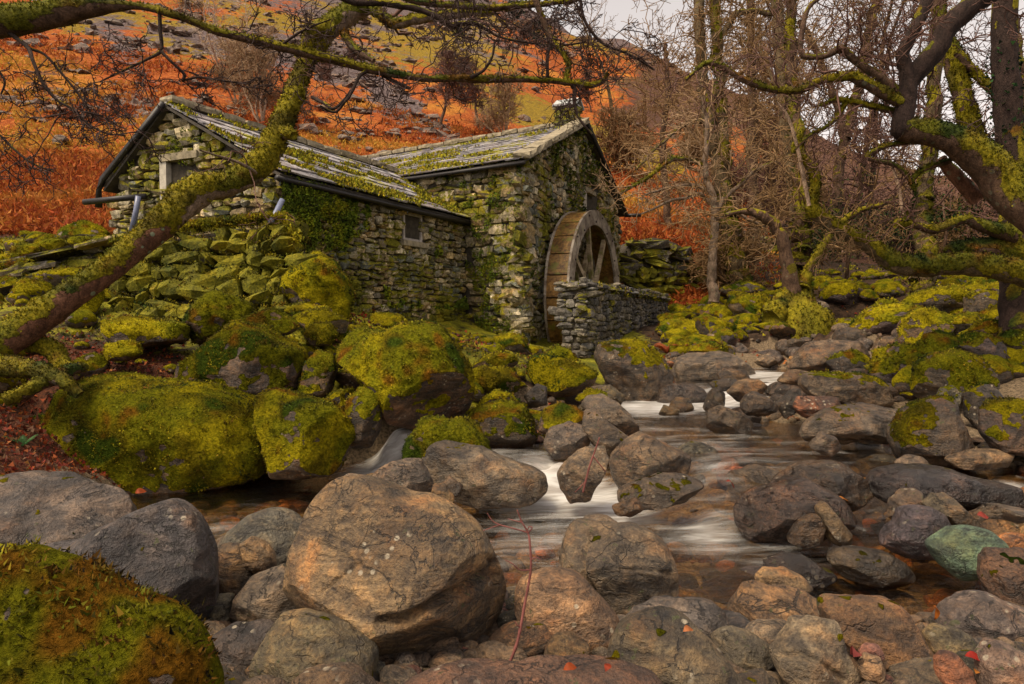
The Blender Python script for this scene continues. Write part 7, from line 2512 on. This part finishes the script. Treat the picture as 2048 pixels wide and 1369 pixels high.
notleaf = lambda p: np.exp(-(((p[:, 0] + 4.0) / 1.6) ** 2 + ((p[:, 1] - 6.0) / 1.0) ** 2)) + np.exp(-(((p[:, 0] + 3.3) / .5) ** 2 + ((p[:, 1] - 4.5) / .9) ** 2)) < .35
ground_tufts('moss_carpet', -100, 1100, 4.8, 11.5, 26000, 91, .03, 1.35, lambda p, X_, Y_: notleaf(p) & (fbm(p * 1.6, 3, 4) > .02))
ground_tufts('moss_carpet', 1250, 2100, 7, 22, 16000, 92, .04, 1.3, lambda p, X_, Y_: (fbm(p * 1.6, 3, 4) > .18) & np.array([banked(a[0], a[1], b, c_) for a, b, c_ in zip(p, X_, Y_)]))
# fallen leaves
LV = [(.22, .035, .016), (.15, .028, .015), (.30, .07, .02), (.11, .03, .02), (.34, .11, .03), (.10, .05, .03), (.17, .085, .045), (.07, .03, .02)]
ground_tufts('leaf_litter', -150, 560, 3.6, 8.2, 15000, 93, .038, 1.2, lambda p, X_, Y_: (~notleaf(p)) | (np.random.RandomState(3).rand(len(p)) < .10), 1, LV, spread=2.4, up=.0, width=.5, offset=.012)
ground_tufts('leaf_litter', 560, 1120, 7, 12, 3800, 94, .04, 1.3, lambda p, X_, Y_: fbm(p * 1.1, 2, 9) > .02, 1, LV, spread=2.4, up=.0, width=.5, offset=.012)
ground_tufts('leaf_litter', 1300, 2100, 7, 18, 4200, 95, .045, 1.2, lambda p, X_, Y_: fbm(p * .8, 2, 19) > .1, 1, LV, spread=2.4, up=.0, width=.5, offset=.012)
ground_tufts('leaf_litter', 380, 2080, 2.0, 3.6, 420, 96, .028, .8, lambda p, X_, Y_: X_ > -1, 1, LV, spread=2.4, up=.0, width=.5, offset=.02)

# a few single leaves big enough to pick out near the camera
def leaf(px, py, d, L, rot, col, label):
    p = P(np.array([px]), np.array([py]), np.array([d]))[0]
    n = 7
    L *= .66
    col = tuple(q * .62 for q in col)
    t = np.linspace(0, 1, n)
    w = np.sin(t * pi) ** .8 * .3 * L
    rs = np.random.RandomState(int(px))
    bend = .34 * L * np.sin(t * pi * 1.1 + rs.rand())
    top, bot, mid_ = (np.stack([(t - .5) * L, s * w, bend + abs(s) * .12 * L * t], 1) for s in (1, -1, 0))
    V = np.concatenate([top, mid_, bot])
    i = np.arange(3 * n).reshape(3, n)
    Q_ = np.concatenate([np.stack([i[a][:-1], i[a][1:], i[a + 1][1:], i[a + 1][:-1]], -1) for a in (0, 1)])
    o = ob('fallen_leaf', mesh('fallen_leaf', V, Q_, True, {'col': np.repeat(np.array([col]), len(V), 0) * rs.uniform(.7, 1.3, (len(V), 1))}, M_LEAF), None, p, label, 'leaf')
    o.rotation_euler = (.5 + rs.normal() * .2, rs.normal() * .3, rot)


leaf(1868, 1226, 2.5, .085, .2, (.50, .14, .02), 'orange curled leaf between the brown and the purple grey boulders')
leaf(1948, 1318, 2.1, .075, -.5, (.38, .03, .02), 'bright red leaf by the greenish pyramid rock')
leaf(1955, 1345, 2.1, .06, .6, (.50, .18, .03), 'small yellow orange leaf next to the red brown stone')
leaf(1703, 1312, 2.15, .10, 1.2, (.30, .06, .05), 'long dull red leaf standing beside the pinkish stone')
leaf(1376, 1262, 2.05, .06, .4, (.50, .17, .06), 'curled orange leaf on the dark olive boulder')
leaf(1140, 1338, 1.85, .06, .2, (.42, .08, .02), 'orange red leaf on the flat reddish slab')
leaf(1215, 1336, 1.85, .05, 1.0, (.34, .05, .02), 'dark red leaf beside the foot of the sapling')
leaf(1460, 970, 4.1, .10, .1, (.36, .05, .03), 'red leaf under the thin water on the sloping sheet')
leaf(1685, 1002, 4.0, .10, .0, (.55, .2, .04), 'orange leaf floating below the domed wet boulder')
leaf(1965, 1033, 3.6, .10, -.2, (.42, .07, .05), 'salmon red leaf by the tilted olive flagstone')
leaf(282, 985, 3.9, .09, .3, (.42, .08, .02), 'orange leaf at the dark foot of the huge mossy boulder')

# bare sapling rising in front of the tan boulder, and a twig midstream
def sapling(name, label, specs, seed, mat='red', bud=True):
    b = specs[0][0]
    t = thing(name, label, 'sapling', P(np.array([b[0]]), np.array([b[1]]), np.array([b[2]]))[0])
    for k, s in enumerate(specs):
        s = np.array(s, float)
        w = P(s[:, 0], s[:, 1], s[:, 2])
        p = catmull(w, len(s) * 6)
        r = np.interp(np.linspace(0, 1, len(p)), np.linspace(0, 1, len(s)), s[:, 3] / F * s[:, 2])
        r = r * (1 + .25 * (np.arange(len(p)) % 6 == 0))
        V, Fs = tube1(p, r, 7)
        mk('stem' if k == 0 else 'twig', V, Fs, M_TWIG[mat], t, True)


sapling('bare_sapling', 'thin bare reddish sapling rising between the tan and pinkish boulders', [
    [(1012,1352,2.15,3.4), (1020,1325,2.15,3.2), (1033,1290,2.15,3.2), (1042,1250,2.16,3), (1050,1205,2.17,2.8), (1058,1165,2.18,2.6), (1062,1130,2.18,2.4), (1060,1090,2.19,2.2), (1056,1066,2.2,2), (1044,1045,2.2,1.6), (1034,1020,2.2,1.2)],
    [(1056,1066,2.2,1.8), (1044,1062,2.2,1.5), (1022,1056,2.2,1.3), (1000,1050,2.2,1.2), (985,1042,2.2,1), (974,1026,2.2,.8)], [(1000,1050,2.2,1.1), (985,1055,2.2,.9), (966,1062,2.2,.7)],
    [(1056,1066,2.2,1.8), (1062,1060,2.19,1.5), (1064,1055,2.19,1.4), (1058,1054,2.19,1.2), (1056,1060,2.19,1)], [(1044,1045,2.2,1.2), (1030,1042,2.2,1), (1016,1038,2.2,.7)],
    [(1060,1140,2.18,1.5), (1040,1140,2.17,1.2), (1025,1128,2.16,1), (1010,1120,2.16,.7)], [(1041,1255,2.16,1.6), (1034,1250,2.15,1.2), (1030,1243,2.15,.8)], [(1062,1120,2.18,1.3), (1072,1115,2.18,1), (1082,1120,2.18,.7)]], 1)
sapling('bare_twig', 'thin red twig standing before the pale striped rock midstream', [
    [(1166,985,4.15,2.2), (1172,960,4.15,2), (1180,930,4.15,1.8), (1190,902,4.15,1.5), (1199,875,4.15,1.2)], [(1186,912,4.15,1.4), (1200,930,4.15,1.2), (1212,945,4.15,.9)], [(1172,962,4.15,1.2), (1160,975,4.15,1), (1150,985,4.15,.8)]], 2, 'red')

# ferns
M_FERN = mat_col('fern_frond', .6, .35)


def fern(label, px, d, size, n, seed, col, droop=.5, name='fern'):
    rs = np.random.RandomState(seed)
    x = (px - 1024) / F * d
    z = gz(x, d)
    t = thing(name, label, 'fern', (x, d, z))
    for k in range(n):
        a = k / n * 2 * pi + rs.normal() * .25
        L = size * rs.uniform(.7, 1.15)
        s = np.linspace(0, 1, 16)
        ax = np.array([math.cos(a), math.sin(a), 0])
        p = ax * (s * L * .75)[:, None] + UP * (L * (s * .95 - droop * s ** 2.2))[:, None]
        sd = np.cross(ax, UP)
        Vs, Ts, m = [], [], 0
        w = L * .22 * np.sin(np.clip(s * 1.1 + .12, 0, 1) * pi) ** .7
        for i in range(1, 16):
            for sg in (-1, 1):
                tip = p[i] + sd * sg * w[i] + (p[i] - p[i - 1]) * .8 - UP * w[i] * .25
                Vs += [p[i - 1], p[i], tip]
                Ts.append((m, m + 1, m + 2))
                m += 3
        V = np.array(Vs) + np.array([x, d, z])
        c = np.repeat(np.array([col]), len(V), 0) * rs.uniform(.7, 1.3)
        mk('frond', V, np.array(Ts), M_FERN, t, False, {'col': c})


fern('green fern on the bank below the end of the pit wall', 1405, 11.2, .42, 9, 1, (.07, .16, .03))
fern('small green hart tongue fern at the corner of the pit wall', 1346, 11.6, .36, 6, 2, (.05, .17, .05))
fern('rusty dead fern drooping over the bank by the pit wall', 1335, 11.3, .55, 11, 3, (.26, .06, .02), .8)
fern('rusty dead fern a little nearer the green one', 1365, 11.1, .5, 10, 4, (.22, .06, .02), .8)
fern('tiny green fern at the root of the leaning tree', 40, 4.75, .18, 6, 5, (.06, .15, .05))
fern('tiny fern growing from the purple patched boulder', 545, 5.9, .12, 5, 6, (.08, .22, .06))
fern('rust red dead fern by the far riffle boulders', 1690, 9.2, .5, 9, 7, (.30, .06, .02), .8)
